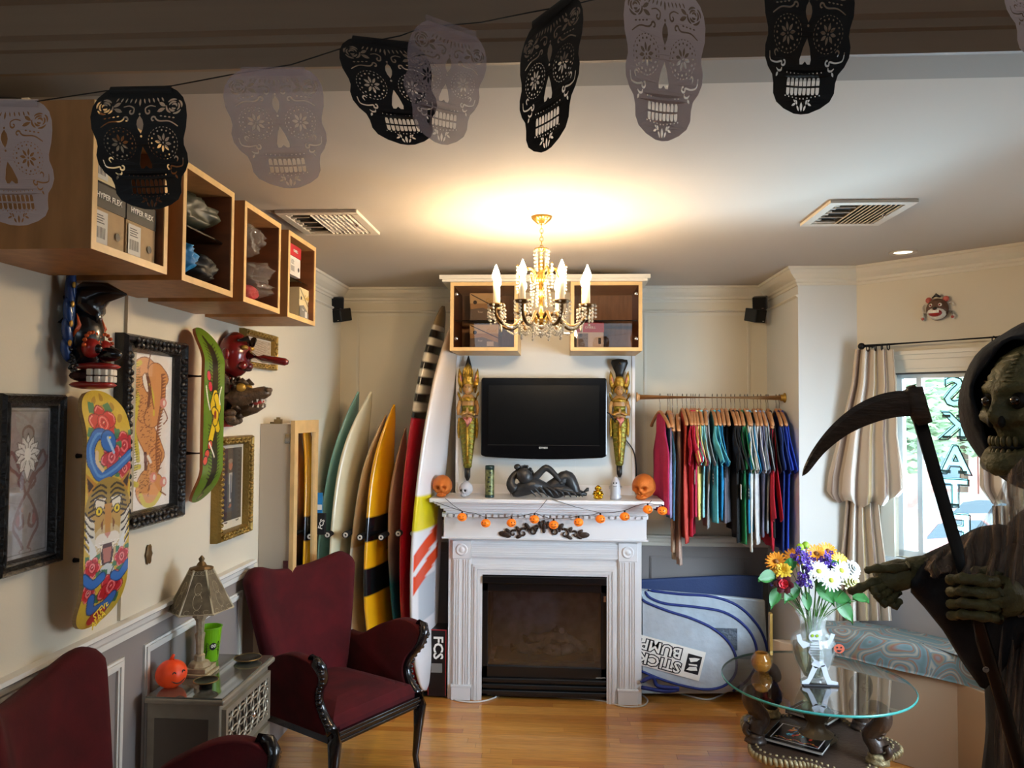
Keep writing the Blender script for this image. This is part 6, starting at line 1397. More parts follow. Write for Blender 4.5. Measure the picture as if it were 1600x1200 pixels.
def garment(px, kind, col, desc, length=None, tagc=None, drop=.085, yaw=0, hang=True, sl=.24, th=.009):
    x = atY(px, 620, RY).x
    if hang: hanger(x, desc, drop, yaw)
    mat = cloth(col); ph = px*1.3; fl_ = rnd.choice((0, .008, .018, .045))
    t = thing('hanging_'+{'tee': 'tee_shirt', 'tank': 'tank_top', 'long': 'hoodie', 'pants': 'trousers', 'dress': 'dress'}[kind], desc, {'tee': 'shirt', 'tank': 'tank top', 'long': 'hoodie', 'pants': 'trousers', 'dress': 'dress'}[kind], (x, RY, rz_-drop), yaw, 'clothes hanging on the rail')
    L_ = length or .64
    if kind in ('tee', 'long'): zs, ws = [0, .02, .05, .085, .12, .22, .34, L_], [.065, .10, .16, .205, .205, .20, .195, .20]
    elif kind == 'tank': zs, ws = [0, .02, .05, .12, .19, .24, .34, L_], [.075, .085, .095, .10, .145, .175, .17, .195]
    elif kind == 'dress': zs, ws = [0, .02, .05, .10, .2, .34, .5, L_], [.07, .10, .15, .18, .17, .18, .2, .22]
    else: zs, ws = [0, .02, .05, .2, .3, .4, .6, L_], [.17, .17, .165, .12, .11, .11, .10, .085]
    def fold(s, z): return (.010*math.sin(5*s+ph)+.007*math.sin(11*s+ph*2+z*4)+.004*math.sin(17*s-z*6))*min(1, .25+z*2.2)
    def f(u, v):
        z = L_*v; s = 2*u-1; w = interp(z, zs, ws)
        neck = .03*math.exp(-(s/.45)**2)*(v < .02) if kind in ('tee', 'long') else 0
        return (fold(s, z)+.004, s*w, -z-neck+.012*abs(s)*(v > .97)*math.sin(ph))
    nm = 'body'
    if kind == 'pants':
        for s_ in (0, 1):
            mb = MB(); mb.grid(6, 24, lambda u, v: (lambda p: (p[0]+.006*s_, p[1]*(.5)+(s_-.5)*.045+.0, p[2]-.05*s_*v))(f(u, v))); mb.build('trouser_leg', t, mat, smooth=True, local=True, solid=th)
    else:
        mb = MB(); mb.grid(16, 26, f); mb.build(nm, t, mat, smooth=True, local=True, solid=th)
    if kind in ('tee', 'long'):
        SL = sl if kind == 'tee' else .52
        for s_ in (-1, 1):
            def g(u, v):
                # sleeve: upper edge leaves the shoulder, lower edge the armpit; falls limp
                top = Vector((0, .195+.085*math.sin(v*1.5), -.068-SL*v)); low = Vector((0, .170+.035*v, -.19-(SL-.09)*v)); p = top.lerp(low, u)
                b_ = .020*math.sin(PI*u)*(1 if s_ < 0 else .7)
                return (-.012*s_*0 + fold(s_*.9, -p.z)*.5-.006-b_*.6+.004*math.sin(v*9+ph)+(fl_*v*v if s_ < 0 else 0), s_*p.y, p.z)
            mb = MB(); mb.grid(7, 9, g); mb.grid(7, 9, lambda u, v: (lambda p: (-p[0]*.3+.010+((fl_+.025)*v*v if s_ < 0 else 0), p[1], p[2]))(g(u, v))); mb.build('sleeve', t, mat, smooth=True, local=True, solid=.004)
        if kind == 'tee': MB().tube([(.004+.010*math.cos(q*PI/8), .068*math.sin(q*PI/8), .004-.03*math.cos(q*PI/8)**2*0-.006*abs(math.cos(q*PI/8))) for q in range(16)], .006, 6, closed=True).build('collar', t, mat, local=True, smooth=True)
    if tagc:
        cc, zz, yy = tagc
        q = MB().box(-.020, -.0185, yy-.03, yy+.03, -zz-.085, -zz); tg_ = q.build('swing_tag', t, M('tag_'+cc, cc, .5), local=True)
        if cc != 'e6e2da':
            m_ = MB()
            for k in range(3): m_.box(-.0208, -.0202, yy-.02, yy+.018-.008*(k % 2), -zz-.03-.018*k, -zz-.022-.018*k)
            m_.build('tag_print', tg_, whitep, local=True)
        MB().tube([(-.019, yy, -zz), (-.012, yy, -zz+.05)], .0008, 4).build('tag_string', tg_, ink, local=True)
    return t
HX = lambda z: 980+z/4
G_ = [
 (HX(205), 'tank', 'b02a5c', 'raspberry pink tank top, leftmost on the rail', .60, None, .10, .25),
 (HX(255), 'tank', '3c6a88', 'slate blue tank top on the rail', .62, None, .10, .1),
 (HX(268), 'tank', '8e87ae', 'pale violet tank top on the rail', .60, None, .10, .05),
 (HX(282), 'pants', 'b49a80', 'long beige trousers, left pair on the rail', .82, ('a08468', .52, -.02), .12, .0),
 (HX(312), 'pants', 'c4a898', 'long pinkish beige trousers, right pair on the rail', .84, None, .12, .0),
 (HX(345), 'dress', 'b8443a', 'long brick red top on the rail', .76, None, .085, .05),
 (HX(372), 'dress', 'a81c34', 'dark crimson dress on the rail', .62, None, .085, .05),
 (HX(398), 'tee', 'b01834', 'crimson long shirt with a black swing tag', .74, ('2a2a2c', .70, -.06), .085, .0),
 (HX(412), 'tee', 'b4264e', 'raspberry red T-shirt left of the yellow one', .62, None, .085, .0),
 (HX(425), 'tee', 'd9c878', 'pale yellow T-shirt on the rail', .62, ('c9c2b4', .34, -.19), .085, .0),
 (HX(450), 'tee', '8cc8cc', 'pale aqua T-shirt right of the yellow one', .62, None, .085, .0),
 (HX(487), 'tee', '8a8c8c', 'grey T-shirt with a black swing tag, left of the turquoise one', .68, ('1c1c20', .28, -.20), .085, .0),
 (HX(532), 'tee', '5bb0b8', 'turquoise T-shirt on the rail', .66, ('22303a', .34, -.22), .085, .0),
 (HX(562), 'tee', '1878a8', 'bright blue T-shirt behind the turquoise one', .62, None, .085, .0),
 (HX(590), 'tank', '6f6a72', 'dark grey tank top with pale edging', .66, None, .085, .0),
 (HX(615), 'tank', '4a484e', 'charcoal tank top on the rail', .64, ('24242a', .30, -.18), .085, .0),
 (HX(648), 'tee', '141416', 'black T-shirt left of the green one', .72, None, .085, .0),
 (HX(672), 'tee', '0f1012', 'longer black T-shirt touching the green one', .76, None, .085, .0),
 (HX(705), 'tee', '14693c', 'bottle green T-shirt with a white swing tag', .78, ('e6e2da', .42, -.22), .085, .0),
 (HX(735), 'tee', 'd4d2c8', 'off-white T-shirt between the green and blue ones', .80, None, .085, .0),
 (HX(750), 'tee', '1a7ca6', 'cerulean blue T-shirt with a blue swing tag', .70, ('1f4a66', .42, -.24), .085, .0),
 (HX(790), 'tee', 'cfcdca', 'white T-shirt left of the grey ones', .76, None, .085, .0),
 (HX(815), 'tee', '6c6c82', 'blue grey T-shirt behind the heather grey one', .72, None, .085, .0),
 (HX(835), 'tee', '8b9499', 'heather grey T-shirt on the rail', .70, None, .085, .0),
 (HX(868), 'long', 'b0182c', 'red hoodie with long sleeves on the rail', .78, None, .10, .0),
 (HX(880), 'tee', '141214', 'black T-shirt behind the red hoodie', .74, None, .085, .0),
 (HX(930), 'tee', '17306e', 'navy T-shirt left of the royal blue one', .80, None, .085, .0),
 (HX(950), 'tee', '1e3ca4', 'royal blue T-shirt near the right end of the rail', .82, None, .085, .0),
]
for (px, kd, c_, d_, L_, tg_, dr_, yw) in G_: garment(px, kd, c_, d_, L_, tg_, dr_, yw-.13+rnd.uniform(-.03, .05), sl=.22 if px < HX(640) else .26)

# ---------------- board bags in the alcove ----------------
sil = M('silver_foil_cloth', 'b8c4ce', .35, metal=.12, var=.06, vs=14, bump=.7, bs=14); nav = M('navy_webbing', '1b2c74', .6); navb = M('navy_cloth', '33446e', .7, bump=.2, bs=80)
def bag(name, px, Y, label, mat, th=.035, pipe=None, group='board bags leaning in the alcove', raw=None):
    pts = [atY(x, y, Y) for x, y in px]; pts = [Vector((max(p.x, .505), Y, max(p.z, .006))) for p in pts]
    zb = min(p.z for p in pts); t = thing(name, label, 'board bag', ((pts[0].x+pts[-1].x)/2, Y, 0), 0, group)
    pl_ = [(p.x, p.z) for p in pts]
    MB().prism(pl_, lambda a, b, w: (a, w, b), Y, Y+th).build('panel', t, mat, bevel=.012, smooth=False)
    if pipe:
        MB().tube([atY(x, y, Y) - Vector((0, .002, 0)) for x, y in pipe], .008, 8).build('piping', t, nav, smooth=True)
    return t
def rs(pts, n=5): return [(p.x, p.y) for p in spl([(a, b, 0) for a, b in pts], n)]
bag('board_bag', [(990, 906), (1060, 903), (1150, 899), (1193, 901), (1193, 1010), (990, 1010)], 4.93, 'navy blue padded board bag standing behind the silver ones', navb)
bag('board_bag', [(990, 920)] + rs([(1080, 927), (1140, 932), (1196, 938)]) + [(1201, 1070), (990, 1070)], 4.86, 'silver board bag with a square corner, rearmost of the silver ones', sil, .03)
c3 = rs([(1012, 922), (1060, 928), (1112, 932), (1152, 946), (1180, 972), (1195, 1000), (1201, 1035), (1196, 1060)])
bag('board_bag', [(990, 922)] + c3 + [(1180, 1082), (990, 1082)], 4.79, 'rounded silver board bag with navy piping, third from the front', sil, .03, c3)
c2 = rs([(1008, 924), (1016, 934), (1040, 943), (1085, 948), (1130, 956), (1162, 976), (1179, 1002), (1182, 1032), (1170, 1060), (1145, 1080)])
t2 = bag('board_bag', [(990, 922)] + c2 + [(1130, 1084), (990, 1084)], 4.72, 'rounded silver board bag with a grey mesh patch, second from the front', sil, .03, c2)
a, b = atY(1113, 981, 4.717), atY(1152, 1016, 4.717); MB().box(a.x, b.x, 4.714, 4.719, b.z, a.z).build('mesh_patch', t2, M('grey_mesh', '6d7885', .4, metal=.5, bump=.6, bs=90))
c1 = rs([(1003, 936), (1012, 942), (1045, 955), (1080, 966), (1114, 982), (1138, 1003), (1150, 1028), (1148, 1054), (1130, 1072), (1100, 1077), (1062, 1070), (1030, 1060), (1001, 1048)])
t1 = bag('board_bag', [(992, 932)] + c1 + [(992, 1044)], 4.64, 'front silver board bag with large upside-down lettering', sil, .03, c1)
lo = atY(1040, 1026, 4.633); ang = math.radians(180-14); bx, by = Vector((math.cos(ang), 0, math.sin(ang))), Vector((-math.sin(ang), 0, math.cos(ang)))
# white patch, black letters drawn upside down
def q_(a, b, o=0): return lo+bx*a+by*b+Vector((0, -o, 0))
mb = MB(); mb.add([q_(-.225, -.088), q_(.19, -.088), q_(.19, .088), q_(-.225, .088)], [(0, 1, 2, 3)]); mb.build('logo_panel', t1, whitep)
for s_, yy, sz in (('STICKY', .040, .088), ('BUMPS', -.042, .088)):
    text_obj(s_, sz, basis(q_(.060, yy, .0012), bx, by), ink, t1, bold=.0075, sx=1.12); text_obj(s_, sz, basis(q_(.060, yy, .0022), bx, by), whitep, t1, 'lettering_inner', bold=.0015, sx=1.12)
mb = MB(); mb.add([q_(-.210, -.055, .001), q_(-.125, -.055, .001), q_(-.125, .055, .001), q_(-.210, .055, .001)], [(0, 1, 2, 3)]); mb.build('emblem', t1, ink)
mb = MB()
for pts in ([(-.200, .030), (-.165, .040), (-.135, .042), (-.150, .020), (-.190, .010)], [(-.200, -.042), (-.170, -.040), (-.135, -.030), (-.150, -.008), (-.185, -.022)], [(-.195, .006), (-.145, .012), (-.140, .004), (-.19, -.004)]): mb.add([q_(a, b, .002) for a, b in pts], [tuple(range(len(pts)))])
mb.build('emblem_swoosh', t1, whitep)
st_ = rs([(1001, 1066), (1020, 1058), (1028, 1072), (1060, 1076), (1040, 1080), (1002, 1074)]); solo(MB().tube([atY(x, y, 4.60) for x, y in st_], .012, 8), 'bag_strap', nav, 'loose navy strap lying under the front silver board bag', 'strap', smooth=True)

# ---------------- window seat ----------------
pan = M('seat_panel_paint', 'b59a7e', .5)
base = [(1.20, 4.40), (1.235, 4.36), (1.42, 4.20), (1.90, 3.78), (2.02, 3.45), (2.30, 3.40), (XR2-.004, YR2-.02), (bay(BL, .01, 0).x-.012, bay(BL, .01, 0).y), (bay(0, .008, 0).x, bay(0, .008, 0).y-.004), (XR+.02, YP-.004)]
t = thing('window_seat', 'built-in window seat base with plain tan front panels', 'window seat', (1.75, 4.0, 0))
MB().prism(base, lambda a, b, w: (a, b, w), .0, .47).build('seat_base', t, pan, bevel=.004)
MB().box(1.185, 1.2, 4.37, 4.405, 0, .62).build('end_strip', t, M('gilt_strip', 'a8823e', .4, metal=.4))
pais = bpy.data.materials.new('paisley_cloth'); pais.use_nodes = True; n = pais.node_tree.nodes; L = pais.node_tree.links; b = n['Principled BSDF']; b.inputs['Roughness'].default_value = .75
tc = n.new('ShaderNodeTexCoord'); nz = n.new('ShaderNodeTexNoise'); nz.inputs['Scale'].default_value = 3.2; nz.inputs['Detail'].default_value = 1.5; L.new(tc.outputs['Object'], nz.inputs[0])
mx = n.new('ShaderNodeMixRGB'); mx.inputs[0].default_value = .34; L.new(tc.outputs['Object'], mx.inputs[1]); L.new(nz.outputs['Color'], mx.inputs[2])
vo = n.new('ShaderNodeTexVoronoi'); vo.inputs['Scale'].default_value = 6.5; L.new(mx.outputs[0], vo.inputs[0])
ml = n.new('ShaderNodeMath'); ml.operation = 'MULTIPLY'; ml.inputs[1].default_value = 20; L.new(vo.outputs['Distance'], ml.inputs[0]); sn = n.new('ShaderNodeMath'); sn.operation = 'SINE'; L.new(ml.outputs[0], sn.inputs[0])
mr_ = n.new('ShaderNodeMapRange'); mr_.inputs[1].default_value = -1; L.new(sn.outputs[0], mr_.inputs[0])
rp = n.new('ShaderNodeValToRGB'); e = rp.color_ramp.elements; e[0].color = (*lin('5d7476'), 1); e[1].color = (*lin('9a9486'), 1); e[1].position = 1.0
for p_, c_ in ((.35, '6c8288'), (.55, '8a5a4a'), (.72, '7e7a66'), (.86, '55707c')): q = e.new(p_); q.color = (*lin(c_), 1)
L.new(mr_.outputs[0], rp.inputs[0]); L.new(rp.outputs[0], b.inputs['Base Color']); MATS['paisley_cloth'] = pais
cus = [(1.37, 4.22), (1.44, 4.145), (1.66, 3.945), (1.91, 3.735), (2.0, 3.56), (2.07, 3.38), (2.32, 3.36), (2.335, 3.70), (2.05, 4.02), (1.715, 4.345), (1.40, 4.38), (1.355, 4.30)]
cc = Vector((sum(p[0] for p in cus)/12, sum(p[1] for p in cus)/12, 0)); ring_ = spl([(a, b, 0) for a, b in cus], 6, True); nr = len(ring_); mb = MB(); levels = [(.97, .470), (1.0, .485), (1.012, .52), (1.005, .565), (.97, .588), (.85, .600), (.5, .606), (.02, .607)]
for k, z in levels:
    for p in ring_: mb.v.append(Vector((cc.x+(p.x-cc.x)*k, cc.y+(p.y-cc.y)*k, z)))
for i in range(len(levels)-1):
    for j in range(nr): mb.f.append((i*nr+j, i*nr+(j+1) % nr, (i+1)*nr+(j+1) % nr, (i+1)*nr+j)); mb.m.append(0)
mb.f.append(tuple(range(nr))); mb.m.append(0); mb.mats = [pais]
solo(mb, 'seat_cushion', pais, 'long paisley patterned cushion on the window seat', 'cushion', smooth=True)

# ---------------- curtains ----------------
iron = M('black_iron', '141214', .45, metal=.4)
def cp(px, py, n=.09): return bayt(px, py, n)
r0p, r1p = cp(1346, 541), cp(1640, 521)
t = thing('curtain_rod', 'black iron curtain rod above the bay window', 'curtain rod', (r0p.x, r0p.y, r0p.z))
MB().tube([r0p, r1p], .0085, 10).build('rod', t, iron, smooth=True); MB().ell(r0p, .019, 12, 8).build('finial', t, iron, smooth=True)
for k, px in enumerate((1353, 1600)): p = cp(px, 541-(px-1346)*.068); MB().tube([p, p-NB*.085], .007, 8).build('bracket', t, iron)
for k, px in enumerate((1356, 1368, 1378, 1388, 1553, 1562, 1572, 1583, 1594)):
    p = cp(px, 543-(px-1346)*.068)
    solo(MB().tube([p+DB*.004*math.sin(k)*math.cos(q)+NB*.017*math.cos(q)+Vector((0, 0, .017*math.sin(q)-.006)) for q in [i*2*PI/14 for i in range(14)]], .003, 6, closed=True), 'curtain_ring', iron, ('first', 'second', 'third', 'fourth', 'fifth', 'sixth', 'seventh', 'eighth', 'ninth')[k]+' black curtain ring from the left end of the rod', 'curtain ring', 'black curtain rings', smooth=True)
STR = ['c8b8a2', '8a7464', 'cfc2ae', 'ece6dc', 'ece6dc', 'a48e80', 'c9bca8', 'b09a72', 'e4dcd0', 'd8ccbc', '7f6a60', 'cdbfac', 'e8e2d8', 'b8a590']
def curtain(name, label, rows, bot, nst=14, folds=4.5, n0=.085, amp=.026, group=None):
    # rows: (y, left px, right px, bulge)
    t = thing(name, label, 'curtain', tuple(cp((rows[0][1]+rows[0][2])/2, rows[-1][0], n0)), 0, group)
    def surf(rows, name, nu=126, nv=40, scal=0, par=t):
        ys = [r[0] for r in rows]
        def f(u, v):
            y = ys[0]+(ys[-1]-ys[0])*v; l, r, b_ = (interp(y, ys, [q[i] for q in rows]) for i in (1, 2, 3))
            y += scal*math.sin(PI*u*1)*v**3+scal*.35*math.sin(folds*1.3*u*PI)*v**4
            ph = u*folds*2*PI+.6*math.sin(3*v+u*4)
            return cp(l+(r-l)*(u+.012*math.sin(ph*1.0)), y, n0+b_+amp*math.sin(ph)*(.55+.45*v))
        cols = np.zeros((nv+1, nu+1, 3))
        for i in range(nu+1):
            k = i/nu*nst; c = lin(STR[int(k+.35*math.sin(k*2.3)) % len(STR)]); cols[:, i] = c
        mb = MB(); mb.grid(nu, nv, f); return mb.build(name, par, MP('satin_stripe', .45), smooth=True, cols=cols.reshape(-1, 3))
    surf(rows, 'gathered_top', scal=12)
    if bot: surf(bot, 'lower_panel')
    return t
curtain('striped_curtain', 'striped beige and brown satin curtain gathered left of the bay window',
        [(546, 1336, 1396, .0), (600, 1330, 1400, .01), (680, 1310, 1402, .03), (740, 1294, 1412, .05), (768, 1291, 1414, .055), (778, 1300, 1404, .02)],
        [(775, 1322, 1372, .01), (820, 1318, 1376, .0), (880, 1312, 1384, .0), (970, 1306, 1394, .0)], group='striped curtains')
curtain('striped_curtain', 'striped satin curtain at the right of the bay window, behind the reaper',
        [(538, 1550, 1612, .0), (600, 1545, 1625, .01), (700, 1530, 1640, .03), (760, 1530, 1650, .05), (782, 1545, 1640, .02)], [(790, 1550, 1600, .01), (960, 1555, 1620, .0)], group='striped curtains')
# small cat-like mask over the window
o_ = bayt(1467, 484, 0); F = lambda a, s, z: o_+NB*a+DB*s+Vector((0, 0, z)); brn = M('mask_brown', '5d4030', .4); bone = M('mask_bone', 'd6d0c4', .4)
t = thing('grinning_mask', 'small brown, white and red grinning mask with raised hands above the bay window', 'mask', tuple(F(0, 0, -.08)))
mt = Matrix((DB, -NB, Vector((0, 0, 1)))).transposed()
MB().ell(F(.02, 0, 0), (.055, .035, .058), 20, 14, mtx=mt).build('face', t, brn, smooth=True); MB().ell(F(.026, 0, -.018), (.048, .036, .038), 18, 10, mtx=mt).build('muzzle', t, bone, smooth=True)
MB().ell(F(.05, 0, -.022), (.034, .020, .020), 16, 8, mtx=mt).build('mouth', t, mr, smooth=True)
for k in range(5): c = F(.071, -.020+.010*k, -.016); MB().obox(c, DB*.0045, NB*.003, Vector((0, 0, .007))).build('tooth', t, mw)
for s_ in (-1, 1):
    MB().ell(F(.045, s_*.022, .020), .010, 10, 7).build('eye', t, mw, smooth=True); MB().ell(F(.054, s_*.022, .020), .005, 8, 6).build('pupil', t, mr, smooth=True)
    MB().ell(F(.02, s_*.042, .052), (.016, .010, .016), 10, 7, mtx=mt).build('ear', t, M('mask_coral', 'b5584c', .45), smooth=True)
    MB().tube([F(.012, s_*.060+.018*math.cos(q), .012+.022*math.sin(q)) for q in [i*PI/6 for i in range(10)]], .003, 6).build('curled_hand', t, bone, smooth=True)
    MB().tube([F(.012, s_*.066, -.015), F(.012, s_*.076, -.04), F(.012, s_*.070, -.055)], [.010, .012, .006], 8).build('paw', t, bone, smooth=True); MB().ell(F(.022, s_*.072, -.045), .008, 8, 6).build('paw_pad', t, MATS['mask_coral'], smooth=True)
MB().tube([F(.03, -.02, .062), F(.035, 0, .075), F(.03, .02, .062)], [.004, .010, .004], 8).build('top_knot', t, mk, smooth=True); MB().ell(F(.058, 0, .002), (.012, .008, .008), 10, 7, mtx=mt).build('nose', t, mk, smooth=True)
# ---------------- round glass table ----------------
TX, TY, TZ, TR = 1.20, 3.66, .505, .425
darkc = M('dark_carved_resin', '43342b', .4, coat=.2, bump=.35, bs=60); goldr = M('dull_gilt_resin', '9a8a66', .45, metal=.35, var=.3, vs=40, bump=.5, bs=80)
t = thing('glass_table', 'round glass-topped side table on carved dark scroll legs with a lower tier', 'table', (TX, TY, 0))
edgeg = M('green_glass_edge', '3f9a92', .1, alpha=.85)
tg = glass_mat('table_glass', (.80, .88, .87), .10)
MB().lathe([(TR-.004, TZ-.012), (TR, TZ-.009), (TR, TZ-.003), (TR-.004, TZ)], 96, (TX, TY, 0), cap=False).build('glass_edge', t, edgeg, smooth=True)
MB().lathe([(TR-.004, TZ), (.001, TZ)], 96, (TX, TY, 0), cap=False).build('glass_top', t, tg)
TI = .232
lob = lambda q, z: 1+.13*math.cos(5*q+.6)
MB().lathe([(.02, TI-.05), (.20, TI-.045), (.30, TI-.03), (.325, TI-.012), (.318, TI), (.29, TI+.004), (.275, TI-.004), (.001, TI-.002)], 90, (TX, TY, 0), mod=lob).build('tier_plate', t, darkc, smooth=True)
mb = MB()
for i in range(110):
    q = i*2*PI/110; r = .322*lob(q, 0); mb.ell((TX+r*math.cos(q), TY+r*math.sin(q), TI-.014), (.012, .012, .019), 6, 5, mtx=Matrix.Rotation(q, 3, 'Z')@Matrix.Rotation(.4, 3, 'X'))
for i in range(80):
    q = i*2*PI/80; r = .292*lob(q, 0); mb.ell((TX+r*math.cos(q), TY+r*math.sin(q), TI+.003), .007, 6, 4)
tag(mb.build('leaf_rim', t, goldr, smooth=True), kind='stuff')
MB().lathe([(.17, 0), (.18, .012), (.15, .03), (.10, .045), (.06, .07), (.05, .10), (.07, .13), (.05, .155), (.06, .16)], 30, (TX, TY, 0), mod=lambda q, z: 1+.05*math.cos(8*q)).build('pedestal_foot', t, darkc, smooth=True)
MB().lathe([(.085, TI), (.095, TI+.015), (.07, TI+.03), (.045, TI+.045), (.035, TI+.075), (.05, TI+.095), (.062, TI+.12), (.066, TI+.14), (.05, TI+.155), (.030, TI+.17), (.045, TI+.19), (.060, TI+.21), (.07, TI+.225), (.06, TI+.24), (.07, TZ-.013)], 32, (TX, TY, 0), mod=lambda q, z: 1+.04*math.cos(12*q)).build('central_urn', t, M('urn_bronze', '5b4c38', .4, metal=.35, bump=.3), smooth=True)
for k, q in enumerate(math.radians(a_) for a_ in (190, 118, 28, -50)):
    d = Vector((math.cos(q), math.sin(q), 0)); s_ = Vector((-d.y, d.x, 0)); c = Vector((TX, TY, 0)); P = lambda r, z: c+d*r+Vector((0, 0, z))
    leg = MB().tube(spl([P(.262, TI+.185), P(.245, TI+.205), P(.275, TI+.232), P(.315, TI+.218), P(.318, TI+.18), P(.285, TI+.14), P(.262, TI+.105), P(.285, TI+.07), P(.295, TI+.045)], 5), [.014+.022*min(1, i/14) for i in range(41)], 12, hint=tuple(s_)).build('scroll_leg', t, darkc, smooth=True)
    mb = MB().tube(spl([P(.33, TI+.085), P(.345, TI+.055), P(.32, TI+.03), P(.295, TI+.045), P(.30, TI+.065)], 4), [.014]*17, 8, hint=tuple(s_)); mb.build('lower_volute', leg, darkc, smooth=True)
    mb = MB()
    for i in range(7): z = TI+.08+.026*i; r = .285+.03*math.sin((z-TI-.1)*22); mb.ell(P(r+.012, z), (.014, .020, .012), 7, 5, mtx=Matrix.Rotation(q, 3, 'Z'))
    for i in range(8): a_ = i*PI/4; mb.ell(P(.29, TI+.205)+d*.018*math.cos(a_)+s_*.030+Vector((0, 0, .018*math.sin(a_))), .007, 6, 5); mb.ell(P(.29, TI+.205)+d*.018*math.cos(a_)-s_*.030+Vector((0, 0, .018*math.sin(a_))), .007, 6, 5)
    tag(mb.build('acanthus_relief', leg, darkc, smooth=True), kind='stuff')
    MB().lathe([(.05, TI+.0), (.048, TI+.012), (.038, TI+.022), (.042, TI+.03), (.030, TI+.042)], 20, P(.293, 0), mod=lambda q, z: 1+.06*math.cos(12*q)).build('leg_foot', leg, goldr if k % 2 else darkc, smooth=True)
# books on the lower tier
def book(corners, z, label, seed, th=.016):
    A, B, C_, D = [atZ(x, y, z+th) for x, y in corners]     # near-left, far-left, far-right, near-right
    o = (A+B+C_+D)/4; ux = ((C_-B)+(D-A)); ux.z = 0; lx_ = ux.length/2; ux.normalize(); uy = Vector((-ux.y, ux.x, 0)); ly_ = abs(((B-A)+(C_-D)).dot(uy))/2
    ly_ = max(ly_, .16); lx_ = min(lx_, .26)
    t = thing('art_book', label, 'book', (o.x, o.y, z), 0, 'books on the lower tier of the glass table')
    MB().obox((o.x, o.y, z+th*.5), ux*(lx_/2-.003), uy*(ly_/2-.003), Vector((0, 0, th*.5-.002))).build('pages', t, lab)
    cvm = M('book_cover_black', '0e1014', .2, coat=.5)
    MB().obox((o.x, o.y, z+.001), ux*lx_/2, uy*ly_/2, Vector((0, 0, .001))).build('cover', t, cvm); MB().obox((o.x, o.y, z+th-.001), ux*lx_/2, uy*ly_/2, Vector((0, 0, .001))).build('cover', t, cvm)
    MB().obox(Vector((o.x, o.y, z+th/2))-ux*lx_/2, ux*.0012, uy*ly_/2, Vector((0, 0, th/2))).build('spine', t, M('book_spine_blue', '5a8aa8', .3))
    cv = Canvas(110, 70, '0c0e12'); rs_ = random.Random(seed)
    for q in ([(.06, .07), (.94, .07)], [(.94, .07), (.94, .93)], [(.94, .93), (.06, .93)], [(.06, .93), (.06, .07)]): cv.line(q, .012, 'd8dce0', smooth=False)
    for i in range(46): cv.ell(.28+.5*rs_.random(), .40+.42*rs_.random(), .02+.03*rs_.random(), .012+.02*rs_.random(), rs_.choice(('2a86b8', '1c5a94', '3fb0c8', 'c87a2a', 'b03a2a', 'd8b23c', '101820')), rs_.random()*3)
    for i in range(18): cv.ell(.14+.045*i, .18+.04*math.sin(i), .022, .012, 'a84a3a' if i % 3 else 'c8963a')
    c0 = Vector((o.x, o.y, z+th+.0006)); cv.sheet(lambda u, v: c0+ux*(u-.5)*lx_*.92+uy*(v-.5)*ly_*.92, 'cover_art', t, MP('cover_print', .2, coat=.4))
    return t
book([(1188, 1150), (1218, 1126), (1312, 1149), (1285, 1176)], TI+.008, 'black art book with a blue and orange cover, front of the lower tier', 1)
book([(1228, 1110), (1253, 1093), (1313, 1113), (1300, 1130)], TI+.008, 'black art book lying behind, nearer the centre urn of the table', 2)
# amber glass globe
p = atZ(1190, 1049, TZ); amb = bpy.data.materials.new('amber_glass'); amb.use_nodes = True; b = amb.node_tree.nodes['Principled BSDF']
b.inputs['Base Color'].default_value = (.42, .17, .02, 1); b.inputs['Roughness'].default_value = .08; b.inputs['Alpha'].default_value = .62; b.inputs['Coat Weight'].default_value = 1
t = thing('candle_globe', 'small round amber glass candle holder on the glass table', 'candle holder', (p.x, p.y, TZ))
MB().lathe([(.020, 0), (.030, .006), (.046, .028), (.050, .048), (.044, .070), (.032, .084), (.030, .090), (.026, .086), (.040, .066), (.046, .046), (.040, .026), (.02, .008)], 26, (p.x, p.y, TZ), cap=False).build('globe', t, amb, smooth=True)
mb = MB(); mb.lathe([(.018, .009), (.018, .03), (.001, .031)], 14, (p.x, p.y, TZ)); mb.build('tea_light', t, M('wax', 'd8a850', .5))
# vase
vx, vy = 1.186, 3.65; cg = bpy.data.materials.new('cut_glass'); cg.use_nodes = True; n = cg.node_tree.nodes; b = n['Principled BSDF']; b.inputs['Base Color'].default_value = (.85, .92, .9, 1); b.inputs['Roughness'].default_value = .04; b.inputs['Alpha'].default_value = .16; b.inputs['Coat Weight'].default_value = 1; b.inputs['Specular IOR Level'].default_value = 1
t = thing('glass_vase', 'clear cut glass vase with a rounded body and flared neck', 'vase', (vx, vy, TZ))
MB().lathe([(.050, 0), (.055, .004), (.050, .012), (.060, .04), (.082, .09), (.095, .14), (.098, .175), (.088, .205), (.066, .225), (.056, .245), (.058, .27), (.068, .30), (.078, .312), (.074, .312), (.062, .29), (.052, .26), (.050, .243), (.062, .221), (.084, .20), (.093, .17), (.090, .14), (.077, .09), (.055, .045), (.04, .02), (.001, .018)], 32, (vx, vy, TZ), mod=lambda q, z: 1+.02*math.cos(16*q)*(.03 < z < .2)).build('vase_body', t, cg)
wat = glass_mat('vase_water', (.72, .80, .62), .05)
MB().lathe([(.04, .021), (.055, .05), (.076, .09), (.088, .14), (.090, .165)], 24, (vx, vy, TZ)).build('water', t, wat)
